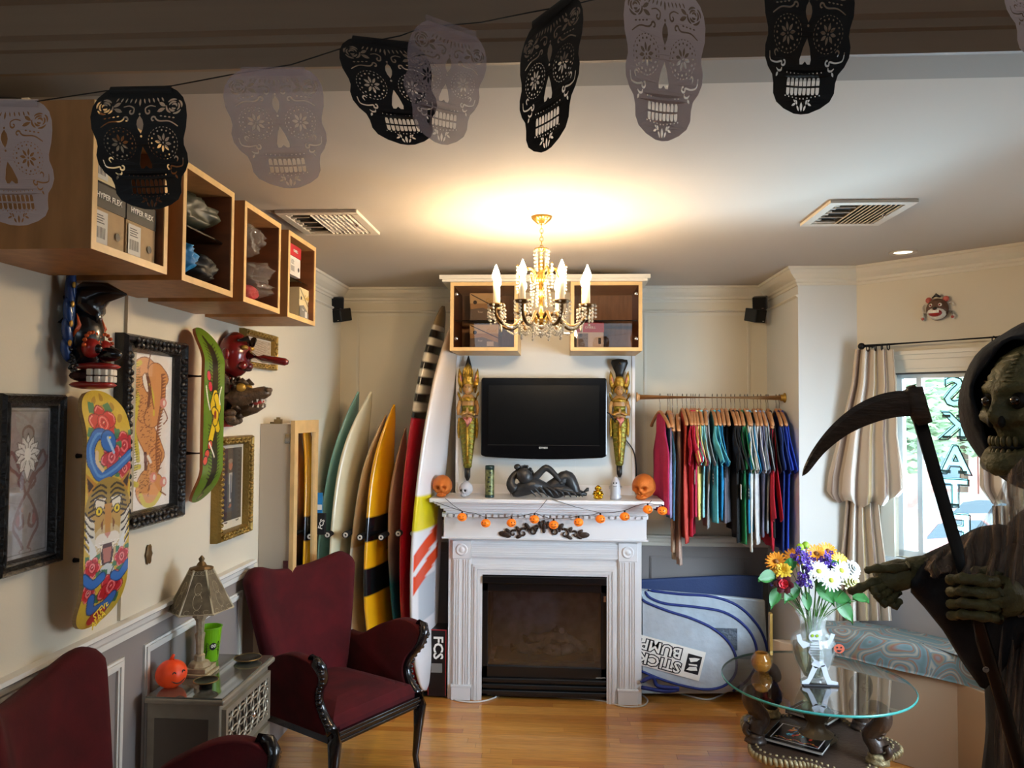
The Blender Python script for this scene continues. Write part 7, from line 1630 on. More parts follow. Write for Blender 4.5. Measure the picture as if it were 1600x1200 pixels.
# flowers: every bloom with its stem is one stalk
stemm = M('stem_green', '3f6a24', .5); leafm = M('leaf_green', '2f6a30', .45, var=.2, vs=30)
def petals(mb, c, ax, n, L_, w, tilt, mat, ph=0, layers=1, cup=0):
    ax = ax.normalized(); a, b = frame_from(ax)
    for l in range(layers):
        for k in range(n):
            q = 2*PI*(k+.5*l)/n+ph; d = a*math.cos(q)+b*math.sin(q); s = ax.cross(d); tl = tilt+cup*l; LL = L_*(1-.16*l)
            o = d*math.cos(tl)+ax*math.sin(tl); up_ = ax*math.cos(tl)-d*math.sin(tl)
            mb.add([c+d*.002, c+o*LL*.45+s*w, c+o*LL+s*w*.35-up_*LL*.05, c+o*LL-s*w*.35-up_*LL*.05, c+o*LL*.45-s*w, c+o*LL*.5+up_*w*.4], [(0, 1, 5), (1, 2, 5), (2, 3, 5), (3, 4, 5), (4, 0, 5)], mat)
FC = {'orange': M('petal_orange', 'd98a1e', .5), 'yellow': M('petal_yellow', 'e0bb3a', .5), 'white': M('petal_white', 'dcdfdc', .5), 'cream': M('petal_cream', 'd9d9a0', .5), 'purple': M('petal_purple', '4a2c8c', .5), 'red': M('petal_red', 'b41c2a', .45), 'dred': M('petal_dark_red', '4a0c18', .5), 'lime': M('petal_lime', '86a82c', .5)}
neck = Vector((vx, vy, TZ+.27))
def flower(px, py, kind, col, label, dy=0, r=.035):
    c = atY(px, py, vy-.02+dy); ax = (Vector((c.x-vx, c.y-vy-.35, c.z-(TZ+.28)))).normalized()
    t = thing('cut_flower', label, 'flower', tuple(neck+Vector((0, 0, -.2))), 0, 'cut flowers in the glass vase')
    foot = Vector((vx+rnd.uniform(-.03, .03), vy+rnd.uniform(-.03, .03), TZ+.03)); nk = neck+Vector((max(-.03, min(.03, (c.x-vx)*.3)), rnd.uniform(-.02, .02), 0))
    MB().tube(spl([foot, nk, nk.lerp(c, .5)+Vector((0, 0, .015)), c-ax*.004], 4), .0024, 6).build('stem', t, stemm)
    mat = FC[col]; mb = MB()
    if kind == 'daisy':
        petals(mb, c, ax, 16, r, r*.13, .12, mat, rnd.random(), 2, .25); mb.build('petals', t, mat, smooth=True)
        MB().ell(c+ax*.004, r*.24, 10, 7).build('flower_centre', t, M('daisy_centre', 'a8b03a' if col != 'orange' else '8a5a1c', .7) if col != 'orange' else M('gerbera_centre', '7a4a18', .7), smooth=True)
    elif kind == 'ball':
        for l in range(5): petals(mb, c+ax*.003*l, ax, 12-l, r*(1-.12*l), r*.26, .1+.3*l, mat, l*.7)
        mb.build('petals', t, mat, smooth=True)
    elif kind == 'rose':
        for l in range(4): petals(mb, c+ax*.002*l, ax, 6, r*(1-.14*l), r*.5, .35+.3*l, FC['dred'] if l < 2 else mat, l*.9)
        mb.build('petals', t, mat, smooth=True)
    elif kind == 'spray':
        for k in range(26):
            p = c+Vector((rnd.gauss(0, r*.42), rnd.gauss(0, r*.3), rnd.gauss(0, r*.42))); petals(mb, p, Vector((rnd.gauss(0, 1), -1, rnd.gauss(.6, .6))), 5, .0125, .0055, .4, mat, rnd.random()*3)
        mb.build('florets', t, mat)
    elif kind == 'button': MB().ell(c, r, 14, 9, fn=lambda d: 1+.05*math.sin(d.x*40)*math.sin(d.z*40)).build('bloom', t, mat, smooth=True)
for a in ((1213, 878, 'daisy', 'orange', 'orange daisy-like bloom at the far left of the bouquet', 0), (1240, 872, 'daisy', 'orange', 'orange daisy-like bloom, second from the left in the bouquet', .03),
          (1275, 866, 'daisy', 'orange', 'orange bloom at the top centre of the bouquet', .02), (1293, 862, 'daisy', 'orange', 'orange bloom at the top, right of centre', .05), (1311, 878, 'daisy', 'yellow', 'yellow bloom at the upper right of the bouquet', .02),
          (1222, 892, 'ball', 'yellow', 'yellow ruffled bloom above the red rose', -.02), (1225, 914, 'rose', 'red', 'dark red rose at the lower left of the bouquet', -.05),
          (1279, 893, 'daisy', 'white', 'white daisy in the middle of the bouquet', -.07), (1298, 907, 'daisy', 'white', 'white daisy below and right of the middle one', -.08), (1314, 892, 'daisy', 'white', 'white daisy at the right of the bouquet', -.03), (1330, 890, 'ball', 'white', 'white ruffled bloom at the right edge of the bouquet', 0),
          (1329, 911, 'ball', 'cream', 'cream carnation at the lower right, near the pointing finger', -.03), (1250, 868, 'spray', 'purple', 'purple spray at the upper left of the bouquet', -.02), (1262, 884, 'spray', 'purple', 'purple spray left of the middle daisy', -.05),
          (1292, 874, 'spray', 'purple', 'purple spray at the top right of the bouquet', -.02), (1258, 907, 'spray', 'purple', 'purple spray low, right of the red rose', -.07), (1212, 904, 'spray', 'purple', 'purple spray low at the left of the bouquet', 0),
          (1250, 855, 'button', 'lime', 'lime green button bloom at the top left', .02), (1259, 852, 'button', 'lime', 'lime green button bloom at the very top', .04)):
    flower(*a, r={'spray': .040, 'button': .018, 'rose': .046, 'ball': .046, 'daisy': .052}[a[2]])
for i, (px, py, dx, dz, L_) in enumerate(((1204, 906, -1, .2, .09), (1214, 932, -.6, -.8, .08), (1236, 890, -.2, 1, .09), (1243, 925, -.6, -.3, .10), (1283, 924, .5, -.4, .10), (1276, 905, .3, .8, .08), (1304, 936, .8, .1, .10), (1315, 950, .7, -.8, .10), (1340, 938, 1, .1, .07), (1260, 938, .1, -.9, .07), (1296, 890, .6, .6, .08))):
    c = atY(px, py, vy-.06+.012*(i % 4)); d = Vector((dx, -.25, dz)).normalized(); s = d.cross(Vector((0, -1, .3))).normalized()
    t = thing('leafy_sprig', 'green leaf '+('at the far left edge of', 'hanging low at the left of', 'behind the orange blooms of', 'below the red rose in', 'below the middle daisy in', 'right of the purple spray in', 'at the right under the daisies of', 'pointing down at the right of', 'at the pointing fingertip beside', 'above the vase neck under', 'among the white daisies of')[i]+' the bouquet', 'leaf', tuple(neck), 0, 'leaves in the bouquet')
    MB().tube(spl([neck+Vector((0, 0, -.03)), neck.lerp(c, .6)+Vector((0, 0, .01)), c], 4), .0018, 5).build('stem', t, stemm)
    mb = MB(); mb.grid(6, 8, lambda u, v: c+d*(L_*v-L_*.3)+s*((2*u-1)*L_*.34*math.sin(PI*min(1, v*.96+.04))**.8)+Vector((0, 0, -.25*L_*v*v+.02*abs(2*u-1)))); mb.build('blade', t, leafm, smooth=True)
# flat acrylic skeleton sign
p = atZ(1278, 1066, TZ); sx0, sy0 = p.x-.01, p.y-.05; sk = M('acrylic_white_print', 'b4b9c1', .4)
t = thing('skeleton_sign', 'flat white dancing skeleton cut-out on a black base, in front of the vase', 'ornament', (sx0, sy0, TZ))
MB().box(sx0-.075, sx0+.085, sy0-.012, sy0+.012, TZ, TZ+.008).build('base', t, ink, bevel=.002)
u = 3.5/1180; g = lambda px, py: (sx0+(px-1278)*u, TZ+.008+(1060-py)*u)
def flat(poly, nm, mat=sk, y=0, th=.003):
    MB().prism([g(a, b) for a, b in poly], lambda a, b, w: (a, w, b), sy0+y-th/2, sy0+y+th/2).build(nm, t, mat)
flat([(1272+9.5*math.cos(q), 988+9*math.sin(q)) for q in [i*PI/9 for i in range(18)]], 'head')
flat([(1266, 998), (1280, 998), (1284, 1012), (1281, 1022), (1270, 1024), (1262, 1012)], 'torso')
flat([(1270, 1024), (1283, 1022), (1287, 1032), (1272, 1036), (1266, 1030)], 'pelvis')
for s_, poly in enumerate(([(1264, 1002), (1254, 1006), (1246, 996), (1244, 986), (1250, 984), (1253, 994), (1264, 998)], [(1281, 1000), (1291, 1004), (1298, 994), (1302, 984), (1296, 982), (1292, 992), (1282, 996)])): flat(poly, 'arm')
for poly in ([(1268, 1032), (1276, 1034), (1268, 1050), (1262, 1060), (1252, 1060), (1252, 1056), (1260, 1052)], [(1280, 1032), (1288, 1030), (1292, 1046), (1296, 1054), (1306, 1056), (1306, 1060), (1290, 1060), (1285, 1048)]): flat(poly, 'leg')
flat([(1308+8*math.cos(q), 1005+7*math.sin(q)) for q in [i*PI/8 for i in range(16)]], 'pumpkin_pail', M('dull_orange', 'b5533a', .5))
for k in (-4, 3): flat([(1272+k+2.4*math.cos(q), 986+2.4*math.sin(q)) for q in [i*PI/4 for i in range(8)]], 'eye', M('sign_green', '7f9a1c', .5), -.003)
for i in range(5): flat([(1264, 1000+4*i), (1282, 1000+4*i), (1281, 1001.5+4*i), (1265, 1001.5+4*i)], 'rib_print', ink, -.0025, .0012)
flat([(1267, 993), (1277, 993), (1276, 995), (1268, 995)], 'mouth', ink, -.0025, .0012)
for a, b in ((-3, -2), (3, -2)): flat([(1308+a+1.4*math.cos(q), 1005+b+1.4*math.sin(q)) for q in [i*PI/3 for i in range(6)]], 'pail_eye', ink, -.0025, .0012)
flat([(1304, 1007), (1312, 1007), (1309, 1010), (1306, 1010)], 'pail_mouth', ink, -.0025, .0012)

# ---------------- reaper figure ----------------
RYY = 1.75
zom = M('zombie_skin', '5a5636', .55, var=.35, vs=22, bump=.9, bs=45); zomd = M('zombie_dark', '14120d', .6); robe = M('dark_robe', '1f2024', .85, bump=.3, bs=50, var=.2, vs=10)
gauze = bpy.data.materials.new('brown_gauze'); gauze.use_nodes = True; n = gauze.node_tree.nodes; L = gauze.node_tree.links; b = n['Principled BSDF']; b.inputs['Base Color'].default_value = (*lin('917c6c'), 1); b.inputs['Roughness'].default_value = .9
tcx = n.new('ShaderNodeTexCoord'); mpx = n.new('ShaderNodeMapping'); mpx.inputs['Scale'].default_value = (26, 26, 4); nx_ = n.new('ShaderNodeTexNoise'); nx_.inputs['Scale'].default_value = 2; L.new(tcx.outputs['Object'], mpx.inputs[0]); L.new(mpx.outputs[0], nx_.inputs[0])
mrx = n.new('ShaderNodeMapRange'); mrx.inputs[1].default_value = .3; mrx.inputs[2].default_value = .7; mrx.inputs[3].default_value = .25; mrx.inputs[4].default_value = .75; L.new(nx_.outputs['Fac'], mrx.inputs[0]); L.new(mrx.outputs[0], b.inputs['Alpha'])
R = lambda px, py, dy=0: atY(px, py, RYY+dy)
hcn = R(1626, 630, .02)
t = thing('reaper_figure', 'hooded skull-faced reaper prop pointing over the table, cut off at the right edge', 'halloween figure', (hcn.x+.12, hcn.y+.06, 0))
fdir = Vector((-.965, -.26, 0)).normalized(); rside = Vector((-fdir.y, fdir.x, 0))   # face direction; its side axis
HM = Matrix((rside*-1, -fdir, Vector((0, 0, 1)))).transposed()                      # local -Y is the face
hs = .115
def headf(d):
    k = 1.0; ax = abs(d.x); fr = d.y < -.1
    if fr:
        k -= .34*math.exp(-(((ax-.36)/.18)**2+((d.z-.02)/.16)**2))
        k += .09*math.exp(-(((ax-.38)/.24)**2+((d.z-.24)/.08)**2))
        k += .16*math.exp(-((d.x/.11)**2+((d.z+.20)/.17)**2))
        k += .10*math.exp(-(((ax-.55)/.16)**2+((d.z+.22)/.14)**2)) - .12*math.exp(-(((ax-.50)/.14)**2+((d.z+.48)/.14)**2))
        k += .012*math.sin(d.z*60)*math.exp(-((d.z-.5)/.28)**2)
        if d.z < -.4: k -= .04
    if d.z < -.2: k -= .22*(-d.z-.2)*(1.6 if d.y > 0 else .3)
    k += .03*noise.noise(d*5)
    return (d.x*hs*.86*k, d.y*hs*1.08*k, d.z*hs*1.18*k)
hd = MB().ell(hcn, hs, 56, 48, mtx=HM, fn=headf).build('head', t, zom, smooth=True)
HL = lambda x, y, z: hcn + HM@Vector((x*hs, y*hs, z*hs))
jaw = MB().tube([HL(-.62, -.10, -.62), HL(-.48, -.55, -.98), HL(-.2, -.92, -1.16), HL(.0, -1.0, -1.18), HL(.2, -.92, -1.16), HL(.48, -.55, -.98), HL(.62, -.10, -.62)], [.018, .024, .026, .027, .026, .024, .018], 12); jaw.build('jaw', t, zom, smooth=True)
MB().ell(HL(0, -.80, -.84), (.036, .022, .014), 12, 8, mtx=HM).build('open_mouth', hd, zomd, smooth=True)
for row, z_ in ((0, -.74), (1, -.98)):
    for k in range(7): a_ = (k-3)*.25; MB().ell(HL(.42*math.sin(a_), -.58-.42*math.cos(a_), z_), (.006, .006, .012), 7, 5).build('tooth', hd, M('zombie_tooth', '5a5230', .5), smooth=True)
for s_ in (-1, 1):
    MB().ell(HL(s_*.33, -.74, .04), .024, 14, 10).build('eye_socket', hd, zomd, smooth=True)
    e_ = MB().ell(HL(s_*.33, -.90, .04), .013, 14, 10).build('eye', hd, M('glass_eye', '1c140c', .08, coat=1), smooth=True)
    MB().ell(HL(s_*.13, -1.03, -.36), (.008, .008, .014), 8, 6).build('nostril', hd, zomd, smooth=True)
for i in range(7): z_ = .38+.085*i; MB().tube([HL(-.5+.06*i, -.80+.07*i, z_), HL(-.2, -1.0+.055*i, z_+.04), HL(.15, -1.0+.055*i, z_), HL(.5-.05*i, -.8+.07*i, z_+.05)], .004, 6).build('brow_wrinkle', hd, zom, smooth=True)
MB().tube([HL(0, .2, -.7), HL(.0, .35, -1.5), HL(0, .6, -2.2)], [.05, .042, .06], 14).build('neck', t, zom, smooth=True)
# hood: an open shell round the head
od = Vector((-.50, -.86, -.05)).normalized(); hc2 = hcn + Vector((.01, .045, .0)); oa, ob_ = frame_from(od)
mb = MB(); NQ, NT = 48, 22
for j in range(NT+1):
    th = 1.02+(PI-1.02)*j/NT
    for i in range(NQ):
        q = 2*PI*i/NQ; k = 1+.05*math.sin(3*q+j*.3)+.03*noise.noise(Vector((q*2, th*3, 1)))
        if j == 0: k += .05*math.sin(7*q)
        d = od*math.cos(th)+(oa*math.cos(q)+ob_*math.sin(q))*math.sin(th)
        rz2 = .185 if d.z > 0 else .20
        mb.v.append(hc2+Vector((d.x*.132*k, d.y*.16*k, d.z*rz2*k)))
for j in range(NT):
    for i in range(NQ): mb.f.append((j*NQ+i, j*NQ+(i+1) % NQ, (j+1)*NQ+(i+1) % NQ, (j+1)*NQ+i)); mb.m.append(0)
mb.mats = [None]; mb.build('hood', t, robe, smooth=True, solid=.008)
# robe body
bc = Vector((hcn.x+.14, hcn.y+.07, 0)); prof = [(1.58, .07), (1.50, .15), (1.42, .205), (1.25, .215), (1.0, .21), (.7, .235), (.4, .27), (.15, .30), (.0, .32)]
mb = MB()
for z, r in prof:
    for i in range(60): q = 2*PI*i/60; k = 1+.07*math.sin(9*q+z*2)*(1.6-z)+.03*math.sin(17*q-z*5); mb.v.append(bc+Vector((r*k*math.cos(q), r*k*.72*math.sin(q), z)))
for j in range(len(prof)-1):
    for i in range(60): mb.f.append((j*60+i, j*60+(i+1) % 60, (j+1)*60+(i+1) % 60, (j+1)*60+i)); mb.m.append(0)
mb.mats = [None]; mb.build('robe_body', t, robe, smooth=True)
def limb(name, pts, rad, mat=zom, n=12, par=t, bumps=True):
    pp = spl(pts, 5); K = len(pp)-1; rr = []
    for i in range(K+1):
        f = i/K*(len(rad)-1); k = min(int(f), len(rad)-2); r = rad[k]+(rad[k+1]-rad[k])*(f-k); rr.append(r)
    return MB().tube(pp, rr, n).build(name, par, mat, smooth=True)
def finger(pts, r, par, name='finger'):
    rr = []
    pp = []
    for i in range(len(pts)-1):
        a, b_ = Vector(pts[i]), Vector(pts[i+1])
        for k in range(5): pp.append(a.lerp(b_, k/5)); rr.append(r*(1.22 if k == 0 else .86 if k in (2, 3) else 1.0)*(1-.09*i))
    pp.append(Vector(pts[-1])); rr.append(r*.45)
    f = MB().tube(pp, rr, 10).build(name, par, zom, smooth=True)
    d = (pp[-1]-pp[-4]).normalized()
    return f
# pointing arm and hand
limb('arm', [bc+Vector((-.10, .02, 1.40)), R(1560, 850, .03), R(1500, 872, .0), R(1452, 888, -.02)], [.055, .045, .038, .030], robe)
limb('forearm', [R(1500, 880, 0), R(1462, 886, -.01), R(1430, 888, -.015), R(1412, 892, -.015)], [.028, .030, .026, .022])
pm = limb('palm', [R(1432, 892, -.012), R(1410, 897, -.018), R(1388, 903, -.02), R(1374, 909, -.02)], [.024, .034, .034, .026], n=14)
finger([R(1380, 905, -.03), R(1362, 911, -.035), R(1343, 919, -.04), R(1326, 925, -.045)], .0115, pm)
finger([R(1418, 886, -.04), R(1395, 888, -.05), R(1370, 888, -.052), R(1351, 892, -.05)], .0105, pm, 'thumb')
finger([R(1382, 913, -.035), R(1366, 923, -.05), R(1372, 932, -.058), R(1384, 926, -.05)], .0108, pm)
finger([R(1390, 920, -.035), R(1374, 934, -.05), R(1382, 943, -.058), R(1394, 935, -.05)], .0105, pm)
finger([R(1402, 924, -.03), R(1390, 941, -.045), R(1399, 947, -.05), R(1408, 937, -.045)], .0095, pm)
# draped sleeve of the pointing arm: a hanging pouch of cloth
SLV = [(1425, 888, 1424, 925), (1440, 872, 1445, 948), (1465, 864, 1475, 985), (1495, 858, 1505, 1035), (1530, 852, 1536, 1078), (1560, 850, 1562, 1052), (1592, 850, 1590, 1010), (1630, 850, 1625, 1010)]
def sleeve(side):
    def f(u, v):
        k = u*(len(SLV)-1); i = min(int(k), len(SLV)-2); g_ = k-i; a = [SLV[i][j]*(1-g_)+SLV[i+1][j]*g_ for j in range(4)]
        px = a[0]+(a[2]-a[0])*v; py = a[1]+(a[3]-a[1])*v
        dep = side*.045*math.sin(PI*min(1, v*1.0))**.7*(1 if v < 1 else 0)+.010*math.sin(u*22+v*6)
        return R(px, py, dep-.005)
    return f
mb = MB(); mb.grid(36, 20, sleeve(-1)); mb.grid(36, 20, sleeve(1)); mb.build('sleeve', t, robe, smooth=True, solid=.004)
# torn brown gauze over shoulder and arm
GZA = [(1443, 876, 1452, 900), (1480, 852, 1486, 896), (1520, 828, 1520, 900), (1550, 790, 1545, 905), (1575, 740, 1570, 930), (1600, 715, 1590, 960), (1640, 700, 1630, 980)]
def gz(u, v):
    k = u*(len(GZA)-1); i = min(int(k), len(GZA)-2); g_ = k-i; a = [GZA[i][j]*(1-g_)+GZA[i+1][j]*g_ for j in range(4)]
    return R(a[0]+(a[2]-a[0])*v+3*math.sin(v*9+u*5), a[1]+(a[3]-a[1])*v+(5*math.sin(u*40) if v > .98 else 0), -.075-.02*math.sin(u*26)+.012*math.sin(u*50+v*4)-.03*v)
mb = MB(); mb.grid(60, 24, gz); mb.build('gauze_shawl', t, gauze, smooth=True)
def gz2(u, v):
    x = 1572+70*u+8*math.sin(v*5); return R(x-12*math.sin(v*2.2), 715+500*v+(12*math.sin(u*22) if v > .98 else 0), -.02-.02*math.sin(u*24+v*2))
mb = MB(); mb.grid(44, 50, gz2); mb.build('gauze_veil', t, gauze, smooth=True)
# gripping hand
wr = limb('wrist', [R(1640, 950, -.05), R(1612, 942, -.075), R(1590, 938, -.09), R(1572, 935, -.095)], [.030, .028, .030, .034])
pm2 = limb('palm', [R(1588, 936, -.098), R(1566, 932, -.10), R(1548, 930, -.098), R(1540, 930, -.095)], [.034, .044, .046, .038], n=14)
for k, y in enumerate((906, 925, 944, 962)):
    finger([R(1560, y+4, -.128), R(1533, y+1, -.142), R(1503, y-2, -.138), R(1486, y, -.112), R(1494, y+2, -.085)], .0135-.0008*k, pm2)
finger([R(1560, 903, -.11), R(1545, 893, -.095), R(1525, 893, -.08), R(1510, 900, -.075)], .0125, pm2, 'thumb')
# scythe
blade = M('weathered_blade', '453a32', .5, var=.3, vs=16, bump=.5, bs=40, stretch=(1, 1, 6)); pole = M('black_pole', '0d0d0f', .3, coat=.3)
ys_ = -.105
t = thing('scythe', 'black-handled scythe with a long curved dark blade, held by the reaper', 'scythe', tuple(R(1560, 1200, ys_)))
p0, p1 = R(1432, 640, ys_), R(1604, 1230, ys_); dpx = (p1-p0)
pe = p0+dpx*((p0.z-.02)/(p0.z-p1.z))
MB().tube([p0, p1, pe], .0135, 14).build('handle', t, pole, smooth=True)
MB().tube([R(1423, 603, ys_), R(1425, 608, ys_), R(1432, 632, ys_), R(1443, 662, ys_)], [.012, .021, .021, .018], 14).build('socket', t, blade, smooth=True)
c = R(1540, 1046, ys_-.014); MB().lathe([(.006, 0), (.006, .002), (.001, .003)], 14, c, mtx=Matrix.Rotation(PI/2, 3, 'X')).build('round_sticker', t, M('sticker_grey', '8a7f78', .5)); MB().tube([c+Vector((-.003, -.0035, .003)), c+Vector((.003, -.0035, .003))], .0007, 4).build('sticker_print', t, ink)
MB().tube([R(1515, 930, ys_-.0), R(1525, 1000, ys_-.016), R(1538, 1042, ys_-.014)], .0012, 5).build('thin_cord', t, M('cord_brown', '4a3a2e', .6))
top_ = rs([(1424, 612), (1400, 611), (1366, 619), (1330, 638), (1296, 668), (1270, 702), (1256, 730), (1253, 744)], 6); bot_ = rs([(1253, 744), (1264, 737), (1290, 706), (1325, 679), (1362, 662), (1400, 652), (1440, 650)], 6)
N_ = 40; mb = MB()
def along(L_, f): k = f*(len(L_)-1); i = min(int(k), len(L_)-2); return tuple(L_[i][j]*(1-(k-i))+L_[i+1][j]*(k-i) for j in (0, 1))
for i in range(N_+1):
    a = along(top_, i/N_); b_ = along(bot_[::-1], i/N_)
    for (f, d) in ((0, .006), (.25, .012), (.6, .009), (1, .0012)):
        q = (a[0]*(1-f)+b_[0]*f, a[1]*(1-f)+b_[1]*f); mb.v.append(R(q[0], q[1], ys_-d*min(1, (N_-i)/8+.1)))
    for (f, d) in ((1, .0012), (.6, .009), (.25, .012), (0, .006)):
        q = (a[0]*(1-f)+b_[0]*f, a[1]*(1-f)+b_[1]*f); mb.v.append(R(q[0], q[1], ys_+d*min(1, (N_-i)/8+.1)))
for i in range(N_):
    for j in range(8): mb.f.append((i*8+j, i*8+(j+1) % 8, (i+1)*8+(j+1) % 8, (i+1)*8+j)); mb.m.append(0)
mb.f += [tuple(range(8)), tuple(range(N_*8, N_*8+8))]; mb.m += [0, 0]; mb.mats = [None]; mb.build('blade', t, blade)

# ---------------- cut paper skull bunting ----------------
def circ(cx, cy, r, n=10, ry=None): return [(cx+r*math.cos(2*PI*i/n), cy+(ry or r)*math.sin(2*PI*i/n)) for i in range(n)]
def leafp(cx, cy, L_, w, ang): 
    ca, sa = math.cos(ang), math.sin(ang); P = [(-.5, 0), (-.25, .40), (0, .5), (.25, .36), (.5, 0), (.25, -.36), (0, -.5), (-.25, -.40)]
    return [(cx+a*L_*ca-b*w*sa, cy+a*L_*sa+b*w*ca) for a, b in P]
def strk(pts, w, tip=.35):
    P = [(p.x, p.y) for p in spl([(a, b, 0) for a, b in pts], 4)]; n = len(P); Lf, Rt = [], []
    for i in range(n):
        a = P[max(i-1, 0)]; b = P[min(i+1, n-1)]; dx, dy = b[0]-a[0], b[1]-a[1]; l = math.hypot(dx, dy) or 1; ww = w*(1-(1-tip)*abs(2*i/(n-1)-1)**2)/2
        Lf.append((P[i][0]-dy/l*ww, P[i][1]+dx/l*ww)); Rt.append((P[i][0]+dy/l*ww, P[i][1]-dx/l*ww))
    return Lf+Rt[::-1]
def spir(cx, cy, r, a0, turns, sgn=1, n=9): return [(cx+r*(1-.8*i/n)*math.cos(a0+sgn*turns*2*PI*i/n), cy+r*(1-.8*i/n)*math.sin(a0+sgn*turns*2*PI*i/n)) for i in range(n+1)]
half = [(.30, 0), (.36, .03), (.425, .09), (.465, .17), (.48, .26), (.47, .36), (.435, .45), (.43, .50), (.455, .57), (.45, .64), (.41, .70), (.355, .745), (.335, .80), (.33, .87), (.29, .925), (.20, .965), (.08, .995), (0, 1.0)]
outl = [(x, -y*1.22) for x, y in half] + [(-x, -y*1.22) for x, y in half[::-1][1:]]
holes = []
def H2(poly): holes.append([(x, -y*1.22) for x, y in poly]); holes.append([(-x, -y*1.22) for x, y in poly])
def H1(poly): holes.append([(x, -y*1.22) for x, y in poly])
for k in range(1, 6): H2(leafp(.045*k, .125-.003*k, .052, .016, 1.35-.08*k))
H1(leafp(0, .135, .075, .022, PI/2)); H1(circ(0, .238, .011)); H1(leafp(0, .325, .15, .07, PI/2)); H1(circ(0, .42, .012, 8, .010))
# rose: rings of curved slits
for (r, a0, a1) in ((.078, -2.5, -1.3), (.078, -1.0, .2), (.078, .5, 1.7), (.078, 2.0, 3.3), (.052, -2.9, -1.2), (.052, -.8, .9), (.052, 1.4, 2.8), (.027, -2.6, .2), (.027, .9, 2.6)):
    H2(strk([(.345+r*math.cos(a0+(a1-a0)*i/4), .175+.82*r*math.sin(a0+(a1-a0)*i/4)) for i in range(5)], .020, .3))
H2(leafp(.225, .155, .085, .034, .5)); H2(leafp(.215, .205, .09, .036, -.35))
H2(strk([(.16, .175), (.105, .165), (.06, .185)] + spir(.085, .215, .030, -2.4, .9, -1)[1:], .016, .6))
H2(strk([(.385, .35), (.30, .305), (.20, .30)] + spir(.135, .285, .032, .6, .95, -1)[1:], .016, .6))
for k in range(4): H2(leafp(.215+.042*k, .258+.006*k, .030, .014, .15))
for k in range(8): q = 2*PI*k/8+.2; H2(leafp(.215+.054*math.cos(q), .475+.046*math.sin(q), .062, .026, math.atan2(math.sin(q)*.046, math.cos(q)*.054)))
H2(circ(.215, .475, .009, 8))
for k in range(16): q = 2*PI*k/16; H2(circ(.215+.118*math.cos(q), .475+.100*math.sin(q), .0095, 7, .008))
for k in range(26): q = 2*PI*k/26; H2(leafp(.215+.150*math.cos(q), .475+.125*math.sin(q), .022, .008, q+PI/2))
H1([(0, .50), (.035, .56), (.062, .635), (.055, .665), (.03, .668), (0, .645), (-.03, .668), (-.055, .665), (-.062, .635), (-.035, .56)])
H2(strk([(.40, .60), (.385, .655), (.32, .665), (.26, .655)] + spir(.235, .655, .030, .2, .8, 1)[1:], .015, .6))
H2(strk([(.31, .70), (.285, .715), (.255, .71), (.25, .69)], .015, .4)); H2(strk([(.33, .625), (.345, .60), (.325, .585), (.305, .60)], .014, .4)); H2(leafp(.30, .74, .04, .02, 1.0))
for k in range(4):
    x = .022+.046*k; w_ = .036; y0 = .752; H2([(x-w_/2, y0+.052), (x-w_/2, y0+.018), (x-w_*.3, y0), (x+w_*.3, y0), (x+w_/2, y0+.018), (x+w_/2, y0+.052)]); y1_ = .817
    H2([(x-w_/2, y1_), (x+w_/2, y1_), (x+w_/2, y1_+.034), (x+w_*.3, y1_+.05), (x-w_*.3, y1_+.05), (x-w_/2, y1_+.034)])
for k in range(5): H2(circ(.018+.042*k, .727-.002*k, .006, 6)); H2(circ(.018+.042*k, .888-.004*k, .006, 6))
H1(leafp(0, .945, .07, .028, PI/2)); H2(leafp(.036, .955, .05, .02, 2.1)); H2(strk([(.05, .93), (.055, .91), (.07, .90)], .02, .2)); H2(leafp(.085, .93, .05, .018, .4)); H2(leafp(.075, .905, .035, .016, -.6))
cu = bpy.data.curves.new('skull_cut', 'CURVE'); cu.dimensions = '2D'; cu.fill_mode = 'BOTH'; cu.extrude = .0003
for pl_ in [outl]+holes:
    sp = cu.splines.new('POLY'); sp.points.add(len(pl_)-1); sp.use_cyclic_u = True
    for i, (x, y) in enumerate(pl_): sp.points[i].co = (x, y, 0, 1)
co = bpy.data.objects.new('tmp', cu); C.objects.link(co); bpy.context.view_layer.update()
skm = bpy.data.meshes.new_from_object(co.evaluated_get(bpy.context.evaluated_depsgraph_get())); bpy.data.objects.remove(co)
bmk = M('black_card', '0d0c0d', .6)
def paper(name, col, al):
    m_ = bpy.data.materials.new(name); m_.use_nodes = True; n = m_.node_tree.nodes; L = m_.node_tree.links; b = n['Principled BSDF']; b.inputs['Base Color'].default_value = (*lin(col), 1); b.inputs['Roughness'].default_value = .6; b.inputs['Alpha'].default_value = al
    tr = n.new('ShaderNodeBsdfTranslucent'); tr.inputs[0].default_value = (*lin(col), 1); mx = n.new('ShaderNodeMixShader'); mx.inputs[0].default_value = .35; o = n['Material Output']
    L.new(b.outputs[0], mx.inputs[1]); L.new(tr.outputs[0], mx.inputs[2])
    tp = n.new('ShaderNodeBsdfTransparent'); m2 = n.new('ShaderNodeMixShader'); m2.inputs[0].default_value = al; L.new(tp.outputs[0], m2.inputs[1]); L.new(mx.outputs[0], m2.inputs[2]); L.new(m2.outputs[0], o.inputs[0]); b.inputs['Alpha'].default_value = 1
    return m_
wpa = paper('white_tissue', 'c6bcc0', .88); wpb = paper('thin_white_tissue', 'b0a6b4', .42)
GY = 1.25; S0 = .172
src_v = np.empty(len(skm.vertices)*3); skm.vertices.foreach_get('co', src_v); src_v = src_v.reshape(-1, 3)
